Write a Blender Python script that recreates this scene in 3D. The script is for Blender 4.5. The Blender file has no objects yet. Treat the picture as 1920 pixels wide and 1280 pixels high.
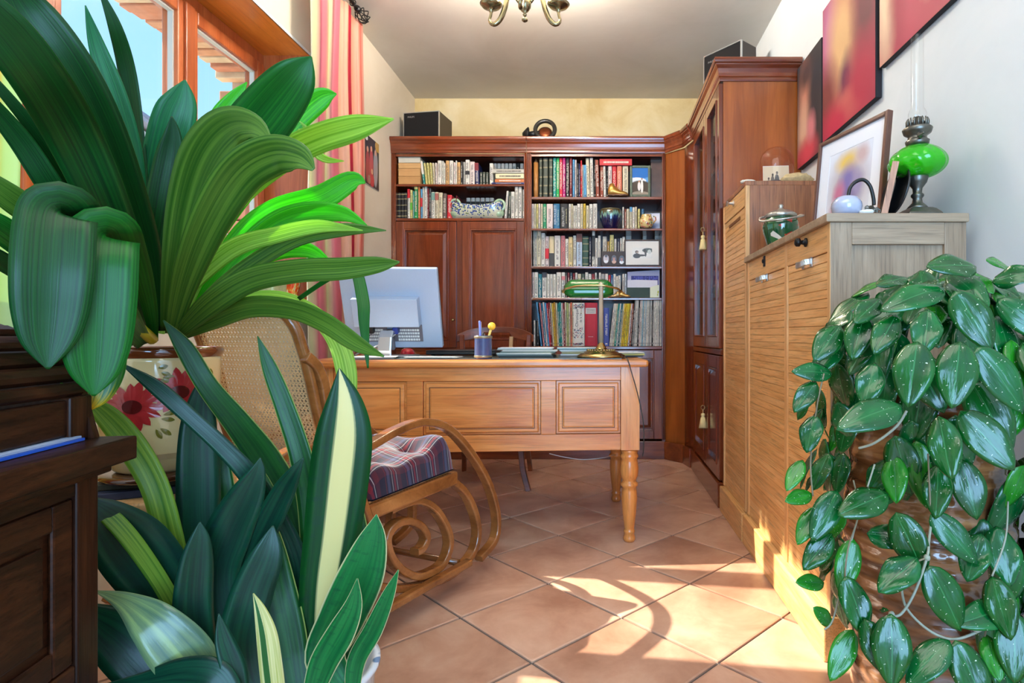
import bpy, bmesh, math, random
from mathutils import Vector, Matrix
random.seed(7)
sc = bpy.context.scene
COL = sc.collection
# ---------------------------------------------------------------- camera, sky, sun, lights, exposure
F = 1097.0; PX = 1126.0; PY = 628.0; EYE = 0.90
cd = bpy.data.cameras.new('camera'); cam = bpy.data.objects.new('camera', cd); COL.objects.link(cam)
cam.location = (0, 0, EYE); cam.rotation_euler = (math.pi/2, 0, 0)
cd.sensor_width = 36; cd.lens = 36*F/1920; cd.shift_x = -166/1920; cd.shift_y = -12/1920
cd.clip_start = 0.05; cd.clip_end = 200
sc.camera = cam
w = bpy.data.worlds.new('sky'); sc.world = w; w.use_nodes = True
nt = w.node_tree; bg = nt.nodes['Background']
tc = nt.nodes.new('ShaderNodeTexCoord'); sp = nt.nodes.new('ShaderNodeSeparateXYZ'); rp = nt.nodes.new('ShaderNodeValToRGB')
nt.links.new(tc.outputs['Generated'], sp.inputs[0]); nt.links.new(sp.outputs['Z'], rp.inputs[0]); nt.links.new(rp.outputs[0], bg.inputs[0])
rp.color_ramp.elements[0].position = 0.0; rp.color_ramp.elements[0].color = (0.40, 0.72, 0.92, 1)
rp.color_ramp.elements[1].position = 0.8; rp.color_ramp.elements[1].color = (0.16, 0.40, 0.80, 1)
bg.inputs[1].default_value = 1.05
sl = bpy.data.lights.new('sun', 'SUN'); so = bpy.data.objects.new('sun', sl); COL.objects.link(so)
sl.energy = 8.5; sl.angle = math.radians(0.6); sl.color = (1, 0.93, 0.80)
so.location = (-6, 3, 6)
so.rotation_euler = Vector((1, -0.14, -0.80)).to_track_quat('-Z', 'Y').to_euler()
LAMP = 26
def area(name, loc, target, sx, sy, power, color, portal=False):
    l = bpy.data.lights.new(name, 'AREA'); o = bpy.data.objects.new(name, l); COL.objects.link(o)
    l.shape = 'RECTANGLE'; l.size = sx; l.size_y = sy; l.energy = power; l.color = color
    o.location = loc; o.rotation_euler = (Vector(target)-Vector(loc)).to_track_quat('-Z', 'Z').to_euler()
    if portal: l.cycles.is_portal = True
    return o
area('garden_door_daylight', (0.35, -1.75, 1.35), (0.5, 3, 1.0), 1.4, 2.1, 80, (0.36, 0.63, 1.0))
area('ceiling_fill', (-0.2, 0.4, 2.72), (-0.2, 1.0, 0.0), 1.8, 1.2, 17, (1.0, 0.93, 0.84))  # warm soft fill added under the ceiling, no fixture stands here
area('window_portal', (-1.90, 2.15, 1.70), (0, 2.15, 1.70), 1.9, 1.4, 1, (1, 1, 1), True)
sc.view_settings.view_transform = 'Standard'; sc.view_settings.look = 'None'
sc.view_settings.gamma = 1; sc.view_settings.use_curve_mapping = False
sc.view_settings.exposure = 0.64
sc.render.film_transparent = False
sc.cycles.max_bounces = 8; sc.cycles.transparent_max_bounces = 12

# ---------------------------------------------------------------- helpers
def P(x, y, z): return Vector(((x-PX)*z/F, z, EYE+(PY-y)*z/F))
def s2l(c):
    return tuple(((v/12.92) if v <= 0.04045 else ((v+0.055)/1.055)**2.4) for v in [k/255 for k in c]) + (1,)
MATS = {}
def newmat(name):
    m = bpy.data.materials.new(name); m.use_nodes = True
    b = m.node_tree.nodes['Principled BSDF']; return m, m.node_tree, b
def N(nt, t, **kw):
    n = nt.nodes.new(t)
    for k, v in kw.items():
        if k in ('operation', 'blend_type', 'data_type', 'noise_dimensions', 'feature', 'wave_type', 'bands_direction', 'interpolation'): setattr(n, k, v)
        else: n.inputs[k].default_value = v
    return n
def plain(name, rgb, rough=0.5, metal=0.0, coat=0.0, spec=0.5, vary=0.0, scale=30, bump=0.0, trans=0.0, sub=0):
    if name in MATS: return MATS[name]
    m, nt, b = newmat(name); L = nt.links
    c = s2l(rgb); b.inputs['Base Color'].default_value = c
    b.inputs['Roughness'].default_value = rough; b.inputs['Metallic'].default_value = metal
    b.inputs['Coat Weight'].default_value = coat; b.inputs['Coat Roughness'].default_value = 0.08
    b.inputs['Specular IOR Level'].default_value = spec
    b.inputs['Transmission Weight'].default_value = trans
    if vary or bump:
        t = N(nt, 'ShaderNodeTexCoord'); n = N(nt, 'ShaderNodeTexNoise', Scale=scale, Detail=5.0)
        L.new(t.outputs['Object'], n.inputs['Vector'])
        if vary:
            mx = N(nt, 'ShaderNodeMix', data_type='RGBA'); L.new(n.outputs[0], mx.inputs[0])
            mx.inputs[6].default_value = tuple(max(0, v*(1-vary)) for v in c[:3])+(1,)
            mx.inputs[7].default_value = tuple(min(1, v*(1+vary)) for v in c[:3])+(1,)
            L.new(mx.outputs[2], b.inputs['Base Color'])
        if bump:
            bp = N(nt, 'ShaderNodeBump', Strength=bump, Distance=0.003); L.new(n.outputs[0], bp.inputs['Height']); L.new(bp.outputs[0], b.inputs['Normal'])
    MATS[name] = m; return m
def wood(name, dark, mid, light, axis='z', scale=1.0, rough=0.35, coat=0.3, stretch=12, pore=0.35, var=0.25):
    if name in MATS: return MATS[name]
    m, nt, b = newmat(name); L = nt.links
    t = N(nt, 'ShaderNodeTexCoord'); oi = N(nt, 'ShaderNodeObjectInfo')
    ad = N(nt, 'ShaderNodeVectorMath', operation='MULTIPLY_ADD')
    cb = N(nt, 'ShaderNodeCombineXYZ'); 
    for k in range(3): L.new(oi.outputs['Random'], cb.inputs[k])
    ad.inputs[1].default_value = (7.3, 5.1, 9.7); L.new(cb.outputs[0], ad.inputs[0]); L.new(t.outputs['Object'], ad.inputs[2])
    mp = N(nt, 'ShaderNodeMapping'); s = [stretch*scale]*3; s['xyz'.index(axis)] = 1.0*scale; mp.inputs['Scale'].default_value = s
    L.new(ad.outputs[0], mp.inputs['Vector'])
    n1 = N(nt, 'ShaderNodeTexNoise', Scale=1.6, Detail=6.0, Roughness=0.6, Distortion=0.9); L.new(mp.outputs[0], n1.inputs['Vector'])
    mp2 = N(nt, 'ShaderNodeMapping'); s2 = [160*scale]*3; s2['xyz'.index(axis)] = 6*scale; mp2.inputs['Scale'].default_value = s2
    L.new(ad.outputs[0], mp2.inputs['Vector'])
    n2 = N(nt, 'ShaderNodeTexNoise', Scale=1.0, Detail=3.0); L.new(mp2.outputs[0], n2.inputs['Vector'])
    r = N(nt, 'ShaderNodeValToRGB'); L.new(n1.outputs[0], r.inputs[0]); e = r.color_ramp.elements
    e[0].position = 0.3; e[0].color = s2l(dark); e[1].position = 0.72; e[1].color = s2l(light); q = e.new(0.5); q.color = s2l(mid)
    rr = N(nt, 'ShaderNodeValToRGB'); L.new(n2.outputs[0], rr.inputs[0]); e = rr.color_ramp.elements
    e[0].position = 0.32; e[0].color = (1-pore,)*3+(1,); e[1].position = 0.5; e[1].color = (1, 1, 1, 1)
    mx = N(nt, 'ShaderNodeMix', data_type='RGBA', blend_type='MULTIPLY'); mx.inputs[0].default_value = 1
    L.new(r.outputs[0], mx.inputs[6]); L.new(rr.outputs[0], mx.inputs[7])
    # object-to-object brightness variation
    mr = N(nt, 'ShaderNodeMapRange'); mr.inputs[3].default_value = 1-var/2; mr.inputs[4].default_value = 1+var/2; L.new(oi.outputs['Random'], mr.inputs[0])
    hs = N(nt, 'ShaderNodeHueSaturation'); L.new(mr.outputs[0], hs.inputs['Value']); L.new(mx.outputs[2], hs.inputs['Color'])
    L.new(hs.outputs[0], b.inputs['Base Color'])
    b.inputs['Roughness'].default_value = rough; b.inputs['Coat Weight'].default_value = coat; b.inputs['Coat Roughness'].default_value = 0.12
    bp = N(nt, 'ShaderNodeBump', Strength=0.25, Distance=0.0015); L.new(n2.outputs[0], bp.inputs['Height']); L.new(bp.outputs[0], b.inputs['Normal'])
    MATS[name] = m; return m
def glass(name, tint=(255, 255, 255), refl=0.08, opac=0.0, rough=0.02):
    if name in MATS: return MATS[name]
    m, nt, b = newmat(name); L = nt.links; nt.nodes.remove(b); out = nt.nodes['Material Output']
    tr = N(nt, 'ShaderNodeBsdfTransparent'); tr.inputs[0].default_value = s2l(tint)
    gl = N(nt, 'ShaderNodeBsdfGlossy'); gl.inputs['Roughness'].default_value = rough
    lw_ = N(nt, 'ShaderNodeLayerWeight'); lw_.inputs[0].default_value = 0.5; mx = N(nt, 'ShaderNodeMixShader')
    pw = N(nt, 'ShaderNodeMath', operation='POWER'); pw.inputs[1].default_value = 4.0; L.new(lw_.outputs['Facing'], pw.inputs[0])
    fr = N(nt, 'ShaderNodeMapRange'); fr.inputs[3].default_value = 0.035; fr.inputs[4].default_value = 0.4; L.new(pw.outputs[0], fr.inputs[0])
    L.new(fr.outputs[0], mx.inputs[0]); L.new(tr.outputs[0], mx.inputs[1]); L.new(gl.outputs[0], mx.inputs[2]); L.new(mx.outputs[0], out.inputs[0])
    MATS[name] = m; return m
def blobs(name, base, items, soft=True, rough=0.35, coat=0.0):
    """picture surface: soft or hard-edged coloured spots laid out in UV; items = (u, v, ru, rv, rgb)"""
    m, nt, b = newmat(name); L = nt.links
    uv = N(nt, 'ShaderNodeUVMap'); cur = None
    nz = N(nt, 'ShaderNodeTexNoise', Scale=7.0, Detail=3.0); L.new(uv.outputs[0], nz.inputs['Vector'])
    ad = N(nt, 'ShaderNodeVectorMath', operation='MULTIPLY_ADD'); ad.inputs[1].default_value = (0.06, 0.06, 0) if soft else (0.015, 0.015, 0)
    L.new(nz.outputs[1], ad.inputs[0]); L.new(uv.outputs[0], ad.inputs[2])
    for (u, v, ru, rv, rgb) in items:
        s = N(nt, 'ShaderNodeVectorMath', operation='SUBTRACT'); s.inputs[1].default_value = (u+0.02, v+0.02, 0); L.new(ad.outputs[0], s.inputs[0])
        d = N(nt, 'ShaderNodeVectorMath', operation='MULTIPLY'); d.inputs[1].default_value = (1/ru, 1/rv, 0); L.new(s.outputs[0], d.inputs[0])
        ln = N(nt, 'ShaderNodeVectorMath', operation='LENGTH'); L.new(d.outputs[0], ln.inputs[0])
        mr = N(nt, 'ShaderNodeMapRange'); mr.inputs[1].default_value = 0.35 if soft else 0.9; mr.inputs[2].default_value = 1.25 if soft else 1.0
        mr.inputs[3].default_value = 1; mr.inputs[4].default_value = 0; L.new(ln.outputs['Value'], mr.inputs[0])
        mx = N(nt, 'ShaderNodeMix', data_type='RGBA'); L.new(mr.outputs[0], mx.inputs[0])
        if cur is None: mx.inputs[6].default_value = s2l(base)
        else: L.new(cur, mx.inputs[6])
        mx.inputs[7].default_value = s2l(rgb); cur = mx.outputs[2]
    L.new(cur, b.inputs['Base Color']); b.inputs['Roughness'].default_value = rough; b.inputs['Coat Weight'].default_value = coat
    return m
def stripes(name, stops, coordv=False, rough=0.8, transl=0.35):
    """fabric striped across its UV u; stops = (pos, rgb)"""
    m, nt, b = newmat(name); L = nt.links; out = nt.nodes['Material Output']
    uv = N(nt, 'ShaderNodeUVMap'); sp = N(nt, 'ShaderNodeSeparateXYZ'); L.new(uv.outputs[0], sp.inputs[0])
    nz = N(nt, 'ShaderNodeTexNoise', Scale=1.0, Detail=4.0); mp = N(nt, 'ShaderNodeMapping'); mp.inputs['Scale'].default_value = (60, 3, 1)
    L.new(uv.outputs[0], mp.inputs[0]); L.new(mp.outputs[0], nz.inputs['Vector'])
    ma = N(nt, 'ShaderNodeMath', operation='MULTIPLY_ADD'); ma.inputs[1].default_value = 0.03; L.new(nz.outputs[0], ma.inputs[0]); L.new(sp.outputs[0], ma.inputs[2])
    r = N(nt, 'ShaderNodeValToRGB'); L.new(ma.outputs[0], r.inputs[0]); e = r.color_ramp.elements
    e[0].position = stops[0][0]; e[0].color = s2l(stops[0][1]); e[1].position = stops[-1][0]; e[1].color = s2l(stops[-1][1])
    for p, c in stops[1:-1]: q = e.new(p); q.color = s2l(c)
    L.new(r.outputs[0], b.inputs['Base Color']); b.inputs['Roughness'].default_value = rough
    tr = N(nt, 'ShaderNodeBsdfTranslucent'); L.new(r.outputs[0], tr.inputs[0]); mx = N(nt, 'ShaderNodeMixShader'); mx.inputs[0].default_value = transl
    L.new(b.outputs[0], mx.inputs[1]); L.new(tr.outputs[0], mx.inputs[2]); L.new(mx.outputs[0], out.inputs[0])
    return m
def leafmat(name, dark, light, stripe=None, tip=None, transl=0.35, rough=0.35, coat=0.25, spec=0.3, specks=False, bumpy=0.25, freq=26, margin=None, bands=False):
    m, nt, b = newmat(name); L = nt.links; out = nt.nodes['Material Output']
    uv = N(nt, 'ShaderNodeUVMap'); sp = N(nt, 'ShaderNodeSeparateXYZ'); L.new(uv.outputs[0], sp.inputs[0])
    mp = N(nt, 'ShaderNodeMapping'); mp.inputs['Scale'].default_value = (freq, 1.3, 1); L.new(uv.outputs[0], mp.inputs[0])
    oi = N(nt, 'ShaderNodeObjectInfo')
    nz = N(nt, 'ShaderNodeTexNoise', Scale=1.0, Detail=4.0, noise_dimensions='4D'); L.new(mp.outputs[0], nz.inputs['Vector'])
    mw = N(nt, 'ShaderNodeMath', operation='MULTIPLY'); mw.inputs[1].default_value = 20; L.new(oi.outputs['Random'], mw.inputs[0]); L.new(mw.outputs[0], nz.inputs['W'])
    r = N(nt, 'ShaderNodeValToRGB'); L.new(nz.outputs[0], r.inputs[0]); e = r.color_ramp.elements
    e[0].position = 0.35; e[0].color = s2l(dark); e[1].position = 0.68; e[1].color = s2l(light)
    cur = r.outputs[0]
    def mixin(fac, rgb):
        nonlocal cur
        mx = N(nt, 'ShaderNodeMix', data_type='RGBA'); L.new(fac, mx.inputs[0]); L.new(cur, mx.inputs[6]); mx.inputs[7].default_value = s2l(rgb); cur = mx.outputs[2]
    if bands:
        mb = N(nt, 'ShaderNodeMapping'); mb.inputs['Scale'].default_value = (2.5, 30, 1); L.new(uv.outputs[0], mb.inputs[0])
        nb = N(nt, 'ShaderNodeTexNoise', Scale=1.0, Detail=3.0); L.new(mb.outputs[0], nb.inputs['Vector'])
        rb = N(nt, 'ShaderNodeMapRange'); rb.inputs[1].default_value = 0.56; rb.inputs[2].default_value = 0.72; rb.inputs[4].default_value = 0.6; L.new(nb.outputs[0], rb.inputs[0])
        mixin(rb.outputs[0], bands)
    if stripe:  # (center, halfwidth, rgb)
        for (c0, hw, rgb) in stripe:
            s = N(nt, 'ShaderNodeMath', operation='SUBTRACT'); s.inputs[1].default_value = c0
            q = N(nt, 'ShaderNodeMath', operation='MULTIPLY_ADD'); q.inputs[1].default_value = 0.10; q.inputs[2].default_value = -0.05
            L.new(nz.outputs[0], q.inputs[0]); q2 = N(nt, 'ShaderNodeMath', operation='ADD'); L.new(q.outputs[0], q2.inputs[0]); L.new(sp.outputs[0], q2.inputs[1])
            L.new(q2.outputs[0], s.inputs[0]); a = N(nt, 'ShaderNodeMath', operation='ABSOLUTE'); L.new(s.outputs[0], a.inputs[0])
            g = N(nt, 'ShaderNodeMapRange'); g.inputs[1].default_value = hw*0.8; g.inputs[2].default_value = hw; g.inputs[3].default_value = 1; g.inputs[4].default_value = 0
            L.new(a.outputs[0], g.inputs[0]); mixin(g.outputs[0], rgb)
    if margin:
        s = N(nt, 'ShaderNodeMath', operation='SUBTRACT'); s.inputs[1].default_value = 0.5; L.new(sp.outputs[0], s.inputs[0])
        a = N(nt, 'ShaderNodeMath', operation='ABSOLUTE'); L.new(s.outputs[0], a.inputs[0])
        g = N(nt, 'ShaderNodeMapRange'); g.inputs[1].default_value = 0.46; g.inputs[2].default_value = 0.485; L.new(a.outputs[0], g.inputs[0]); mixin(g.outputs[0], margin)
    if tip:
        g = N(nt, 'ShaderNodeMapRange'); g.inputs[1].default_value = tip[0]; g.inputs[2].default_value = tip[1]
        q = N(nt, 'ShaderNodeMath', operation='MULTIPLY_ADD'); q.inputs[1].default_value = 0.35; L.new(nz.outputs[0], q.inputs[0]); L.new(sp.outputs[1], q.inputs[2])
        L.new(q.outputs[0], g.inputs[0]); mixin(g.outputs[0], tip[2])
    if specks:
        ob = N(nt, 'ShaderNodeTexCoord'); vo = N(nt, 'ShaderNodeTexNoise', Scale=260.0, Detail=1.0); L.new(ob.outputs['Object'], vo.inputs['Vector'])
        g = N(nt, 'ShaderNodeMapRange'); g.inputs[1].default_value = 0.735; g.inputs[2].default_value = 0.76; L.new(vo.outputs[0], g.inputs[0]); mixin(g.outputs[0], (205, 215, 185))
    L.new(cur, b.inputs['Base Color']); b.inputs['Roughness'].default_value = rough; b.inputs['Coat Weight'].default_value = coat; b.inputs['Coat Roughness'].default_value = 0.15; b.inputs['Specular IOR Level'].default_value = spec
    bp = N(nt, 'ShaderNodeBump', Strength=bumpy, Distance=0.002+0.004*(bumpy > .4)); L.new(nz.outputs[0], bp.inputs['Height']); L.new(bp.outputs[0], b.inputs['Normal']); L.new(bp.outputs[0], b.inputs['Coat Normal'])
    tr = N(nt, 'ShaderNodeBsdfTranslucent')
    hs = N(nt, 'ShaderNodeHueSaturation', Saturation=1.1, Value=2.2, Hue=0.49); L.new(cur, hs.inputs['Color']); L.new(hs.outputs[0], tr.inputs[0])
    mx = N(nt, 'ShaderNodeMixShader'); mx.inputs[0].default_value = transl
    L.new(b.outputs[0], mx.inputs[1]); L.new(tr.outputs[0], mx.inputs[2]); L.new(mx.outputs[0], out.inputs[0])
    MATS[name] = m; return m

MW = {}
def mw(o): return MW.get(o.name, Matrix.Identity(4)) if o else Matrix.Identity(4)
def props(o, label=None, cat=None, group=None, kind=None):
    if label: o['label'] = label
    if cat: o['category'] = cat
    if group: o['group'] = group
    if kind: o['kind'] = kind
    return o
def thing(name, label, cat, loc=(0, 0, 0), rz=0, group=None, rot=None):
    o = bpy.data.objects.new(name, None); COL.objects.link(o); o.empty_display_size = 0.05
    o.location = loc; o.rotation_euler = rot or (0, 0, rz)
    MW[o.name] = Matrix.Translation(loc) @ o.rotation_euler.to_matrix().to_4x4()
    return props(o, label, cat, group)
class MB:
    def __init__(s): s.v = []; s.f = []; s.uv = {}; s.mi = []; s.cur = 0; s.sm = []; s.smooth = False
    def face(s, idx): s.f.append(idx); s.mi.append(s.cur); s.sm.append(s.smooth)
    def mat(s, i): s.cur = i; return s
    def add(s, vs, fs):
        b = len(s.v); s.v += [Vector(p) for p in vs]
        for q in fs: s.face([b+i for i in q])
        return b
    def box(s, x0, x1, y0, y1, z0, z1):
        s.add([(x0,y0,z0),(x1,y0,z0),(x1,y1,z0),(x0,y1,z0),(x0,y0,z1),(x1,y0,z1),(x1,y1,z1),(x0,y1,z1)],
              [(0,3,2,1),(4,5,6,7),(0,1,5,4),(1,2,6,5),(2,3,7,6),(3,0,4,7)]); return s
    def obox(s, O, u, wv, n, u0, u1, w0, w1, n0, n1, taper=0):
        O, u, wv, n = map(Vector, (O, u, wv, n)); t = taper
        def p(a, b, c): return O+u*a+wv*b+n*c
        s.add([p(u0,w0,n0),p(u1,w0,n0),p(u1,w1,n0),p(u0,w1,n0),p(u0+t,w0+t,n1),p(u1-t,w0+t,n1),p(u1-t,w1-t,n1),p(u0+t,w1-t,n1)],
              [(0,3,2,1),(4,5,6,7),(0,1,5,4),(1,2,6,5),(2,3,7,6),(3,0,4,7)]); return s
    def lathe(s, prof, c=(0,0,0), seg=24, M=None, caps=True):
        s.smooth = True; b = len(s.v); c = Vector(c); M = M or Matrix.Identity(4)
        for (r, z) in prof:
            for k in range(seg):
                a = 2*math.pi*k/seg; s.v.append(c + M @ Vector((r*math.cos(a), r*math.sin(a), z)))
        for i in range(len(prof)-1):
            for k in range(seg):
                s.face([b+i*seg+k, b+i*seg+(k+1)%seg, b+(i+1)*seg+(k+1)%seg, b+(i+1)*seg+k])
        if caps:
            if prof[0][0] > 1e-5: s.face([b+k for k in range(seg)][::-1])
            if prof[-1][0] > 1e-5: s.face([b+(len(prof)-1)*seg+k for k in range(seg)])
        s.smooth = False; return s
    def tube(s, pts, r, seg=8, flat=None, up=None, closed=False, caps=True):
        """pts path; r radius or list; flat=(a,b) -> rectangular-ish cross-section half sizes (a along binormal, b along normal)"""
        s.smooth = flat is None; pts = [Vector(p) for p in pts]; n = len(pts); b = len(s.v)
        T = []
        for i in range(n):
            a = pts[(i-1) % n] if closed or i > 0 else pts[0]; c = pts[(i+1) % n] if closed or i < n-1 else pts[-1]
            T.append((c-a).normalized())
        N0 = Vector(up) if up is not None else T[0].orthogonal()
        N0 = (N0-T[0]*N0.dot(T[0])).normalized()
        if flat: sec = [(-1,-.7),(-.8,-1),(.8,-1),(1,-.7),(1,.7),(.8,1),(-.8,1),(-1,.7)]; seg = 8
        for i in range(n):
            if up is not None: N0 = (Vector(up)-T[i]*Vector(up).dot(T[i])).normalized()
            else: N0 = (N0-T[i]*N0.dot(T[i])).normalized()
            B = T[i].cross(N0); rr = r[i] if isinstance(r, (list, tuple)) else r
            for k in range(seg):
                if flat: q = sec[k]; s.v.append(pts[i]+N0*q[0]*flat[0]*rr+B*q[1]*flat[1]*rr)
                else:
                    a = 2*math.pi*k/seg; s.v.append(pts[i]+N0*math.cos(a)*rr+B*math.sin(a)*rr)
        for i in range(n if closed else n-1):
            j = (i+1) % n
            for k in range(seg): s.face([b+i*seg+k, b+i*seg+(k+1)%seg, b+j*seg+(k+1)%seg, b+j*seg+k])
        if caps and not closed:
            s.face([b+k for k in range(seg)][::-1]); s.face([b+(n-1)*seg+k for k in range(seg)])
        s.smooth = False; return s
    def grid(s, fn, nu, nv, smooth=True, closeu=False):
        s.smooth = smooth; b = len(s.v)
        for j in range(nv+1):
            for i in range(nu+1):
                u, v = i/nu, j/nv; s.uv[len(s.v)] = (u, v); s.v.append(Vector(fn(u, v)))
        for j in range(nv):
            for i in range(nu): s.face([b+j*(nu+1)+i, b+j*(nu+1)+i+1, b+(j+1)*(nu+1)+i+1, b+(j+1)*(nu+1)+i])
        s.smooth = False; return s
    def quad(s, a, b_, c, d):
        b = len(s.v); s.v += [Vector(a), Vector(b_), Vector(c), Vector(d)]
        for k, uv in enumerate(((0,0),(1,0),(1,1),(0,1))): s.uv[b+k] = uv
        s.face([b, b+1, b+2, b+3]); return s
    def prism(s, poly, O, u, wv, n, d):
        O, u, wv, n = map(Vector, (O, u, wv, n)); b = len(s.v); k = len(poly)
        s.v += [O+u*p[0]+wv*p[1] for p in poly] + [O+u*p[0]+wv*p[1]+n*d for p in poly]
        s.face(list(range(b, b+k))[::-1]); s.face(list(range(b+k, b+2*k)))
        for i in range(k): s.face([b+i, b+(i+1)%k, b+k+(i+1)%k, b+k+i])
        return s
    def ico(s, c, r, sub=2, scale=(1,1,1), jit=0):
        bm = bmesh.new(); bmesh.ops.create_icosphere(bm, subdivisions=sub, radius=1)
        vs = []
        for q in bm.verts:
            f = 1+random.uniform(-jit, jit); vs.append(Vector(c)+Vector((q.co.x*scale[0], q.co.y*scale[1], q.co.z*scale[2]))*r*f)
        s.smooth = True; s.add(vs, [[q.index for q in fc.verts] for fc in bm.faces]); s.smooth = False; bm.free(); return s
    def build(s, name, mats, parent=None, root=None, bevel=0, solid=0, sub=0, label=None, cat=None, group=None, kind=None, fix=True):
        """vertices are world coordinates, or root-local ones if root is given"""
        me = bpy.data.meshes.new(name)
        S = mw(root)
        if parent is not None: S = mw(parent).inverted() @ S; loc = Vector((0, 0, 0))
        vs = [S @ q for q in s.v]
        if parent is None:
            xs = [q.x for q in vs]; ys = [q.y for q in vs]; zs = [q.z for q in vs]
            loc = Vector(((min(xs)+max(xs))/2, (min(ys)+max(ys))/2, min(zs)))
        me.from_pydata([q-loc for q in vs], [], s.f)
        for m in (mats if isinstance(mats, (list, tuple)) else [mats]): me.materials.append(m)
        me.polygons.foreach_set('material_index', s.mi); me.polygons.foreach_set('use_smooth', s.sm)
        if s.uv:
            ul = me.uv_layers.new(name='uv'); buf = []
            for l in me.loops: buf += s.uv.get(l.vertex_index, (0, 0))
            ul.data.foreach_set('uv', buf)
        if fix and not s.uv:
            bm = bmesh.new(); bm.from_mesh(me); bmesh.ops.recalc_face_normals(bm, faces=bm.faces); bm.to_mesh(me); bm.free()
        me.update()
        o = bpy.data.objects.new(name, me); COL.objects.link(o)
        o.location = loc
        if parent is not None: o.parent = parent; MW[o.name] = mw(parent).copy()
        else: MW[o.name] = Matrix.Translation(loc)
        if bevel:
            md = o.modifiers.new('bevel', 'BEVEL'); md.width = bevel; md.segments = 2; md.limit_method = 'ANGLE'; md.angle_limit = math.radians(40)
        if sub: md = o.modifiers.new('sub', 'SUBSURF'); md.levels = sub; md.render_levels = sub
        if solid: md = o.modifiers.new('solid', 'SOLIDIFY'); md.thickness = solid; md.offset = 0
        return props(o, label, cat, group, kind)
def inst(src, parent, M, name=None, mats=None):
    """copy of a built piece; M = world matrix; mesh data shared"""
    c = src.copy(); COL.objects.link(c)
    if name: c.name = name
    c.parent = parent; c.matrix_local = mw(parent).inverted() @ M; MW[c.name] = M
    for k in ('label', 'category', 'group'): 
        if k in c.keys() and parent is not None: del c[k]
    return c
def cr(pts, n=6, closed=False):
    """Catmull-Rom through tuples of any length"""
    out = []; m = len(pts)
    for i in range(m if closed else m-1):
        p0 = pts[(i-1) % m] if (closed or i > 0) else pts[0]; p1 = pts[i]; p2 = pts[(i+1) % m]; p3 = pts[(i+2) % m] if (closed or i < m-2) else pts[-1]
        for k in range(n):
            t = k/n
            out.append(tuple(0.5*((2*b)+(-a+c)*t+(2*a-5*b+4*c-d)*t*t+(-a+3*b-3*c+d)*t**3) for a, b, c, d in zip(p0, p1, p2, p3)))
    if not closed: out.append(tuple(pts[-1]))
    return out
def text(body, size, mat, parent, O, u, wv, name='lettering', off=0.0005, ext=0.0002, sx=1.0):
    c = bpy.data.curves.new(name, 'FONT'); c.body = body; c.size = size; c.align_x = 'CENTER'; c.align_y = 'CENTER'; c.extrude = ext; c.resolution_u = 2
    o = bpy.data.objects.new(name, c); me = bpy.data.meshes.new_from_object(o); bpy.data.objects.remove(o)
    u = Vector(u).normalized(); wv = Vector(wv).normalized(); n = u.cross(wv)
    S = mw(parent).inverted()
    for q in me.vertices: q.co = S @ (Vector(O)+u*q.co.x*sx+wv*q.co.y+n*(q.co.z+off))
    me.materials.clear(); me.materials.append(mat)
    t = bpy.data.objects.new(name, me); COL.objects.link(t); t.parent = parent; MW[t.name] = mw(parent).copy(); return t

ORD = ['', 'first', 'second', 'third', 'fourth', 'fifth', 'sixth', 'seventh', 'eighth', 'ninth', 'tenth', 'eleventh', 'twelfth', 'thirteenth', 'fourteenth', 'fifteenth', 'sixteenth', 'seventeenth', 'eighteenth', 'nineteenth']
def ordw(n):
    if n < 20: return ORD[n]
    t = {2: 'twent', 3: 'thirt', 4: 'fort', 5: 'fift', 6: 'sixt'}[n//10]
    return t+'ieth' if n % 10 == 0 else t+'y-'+ORD[n % 10]

# ---------------------------------------------------------------- shared materials
def matte(m): b = m.node_tree.nodes['Principled BSDF']; b.inputs['Specular IOR Level'].default_value = .18; b.inputs['Coat Weight'].default_value = .03; return m
cherry = wood('cherry_wood', (92, 36, 14), (116, 50, 22), (138, 66, 32), 'z', 0.9, 0.2, 0.7, 9, 0.15, 0.12)
cherry_h = wood('cherry_wood_cross', (92, 36, 14), (118, 52, 22), (142, 68, 32), 'x', 0.9, 0.2, 0.7, 9, 0.15, 0.12)
cherry_side = wood('cherry_veneer', (128, 62, 18), (150, 78, 26), (170, 94, 36), 'z', 0.7, 0.3, 0.4, 9, 0.12)
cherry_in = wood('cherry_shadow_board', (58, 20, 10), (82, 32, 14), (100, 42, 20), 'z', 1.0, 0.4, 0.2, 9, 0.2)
deskw = wood('honey_cherry', (184, 100, 42), (212, 132, 62), (226, 154, 84), 'x', 0.9, 0.3, 0.35, 7, 0.22, 0.15)
deskv = wood('honey_cherry_upright', (192, 110, 50), (216, 140, 70), (230, 160, 90), 'z', 0.9, 0.3, 0.35, 7, 0.22, 0.15)
oak = wood('golden_oak', (210, 152, 90), (228, 176, 112), (240, 196, 136), 'y', 1.4, 0.42, 0.15, 12, 0.35, 0.14)
oakv = wood('golden_oak_upright', (204, 150, 92), (220, 170, 112), (234, 188, 132), 'z', 1.4, 0.42, 0.15, 12, 0.25, 0.1)
oakgrey = wood('grey_oak', (140, 116, 92), (158, 134, 108), (174, 150, 124), 'z', 1.3, 0.55, 0.05, 12, 0.28, 0.1)  # greyer, darker oak for the panelled end and top board
oakgrey_h = wood('grey_oak_cross', (142, 118, 92), (160, 136, 110), (178, 154, 126), 'x', 1.3, 0.55, 0.05, 12, 0.28, 0.1)
oakdeep = wood('brown_oak_side', (126, 74, 40), (152, 94, 56), (172, 112, 70), 'z', 1.5, 0.4, 0.2, 14, 0.4)
darkoak = matte(wood('dark_oak', (26, 11, 4), (46, 21, 9), (68, 34, 15), 'y', 1.6, 0.42, 0.12, 14, 0.45))
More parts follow.
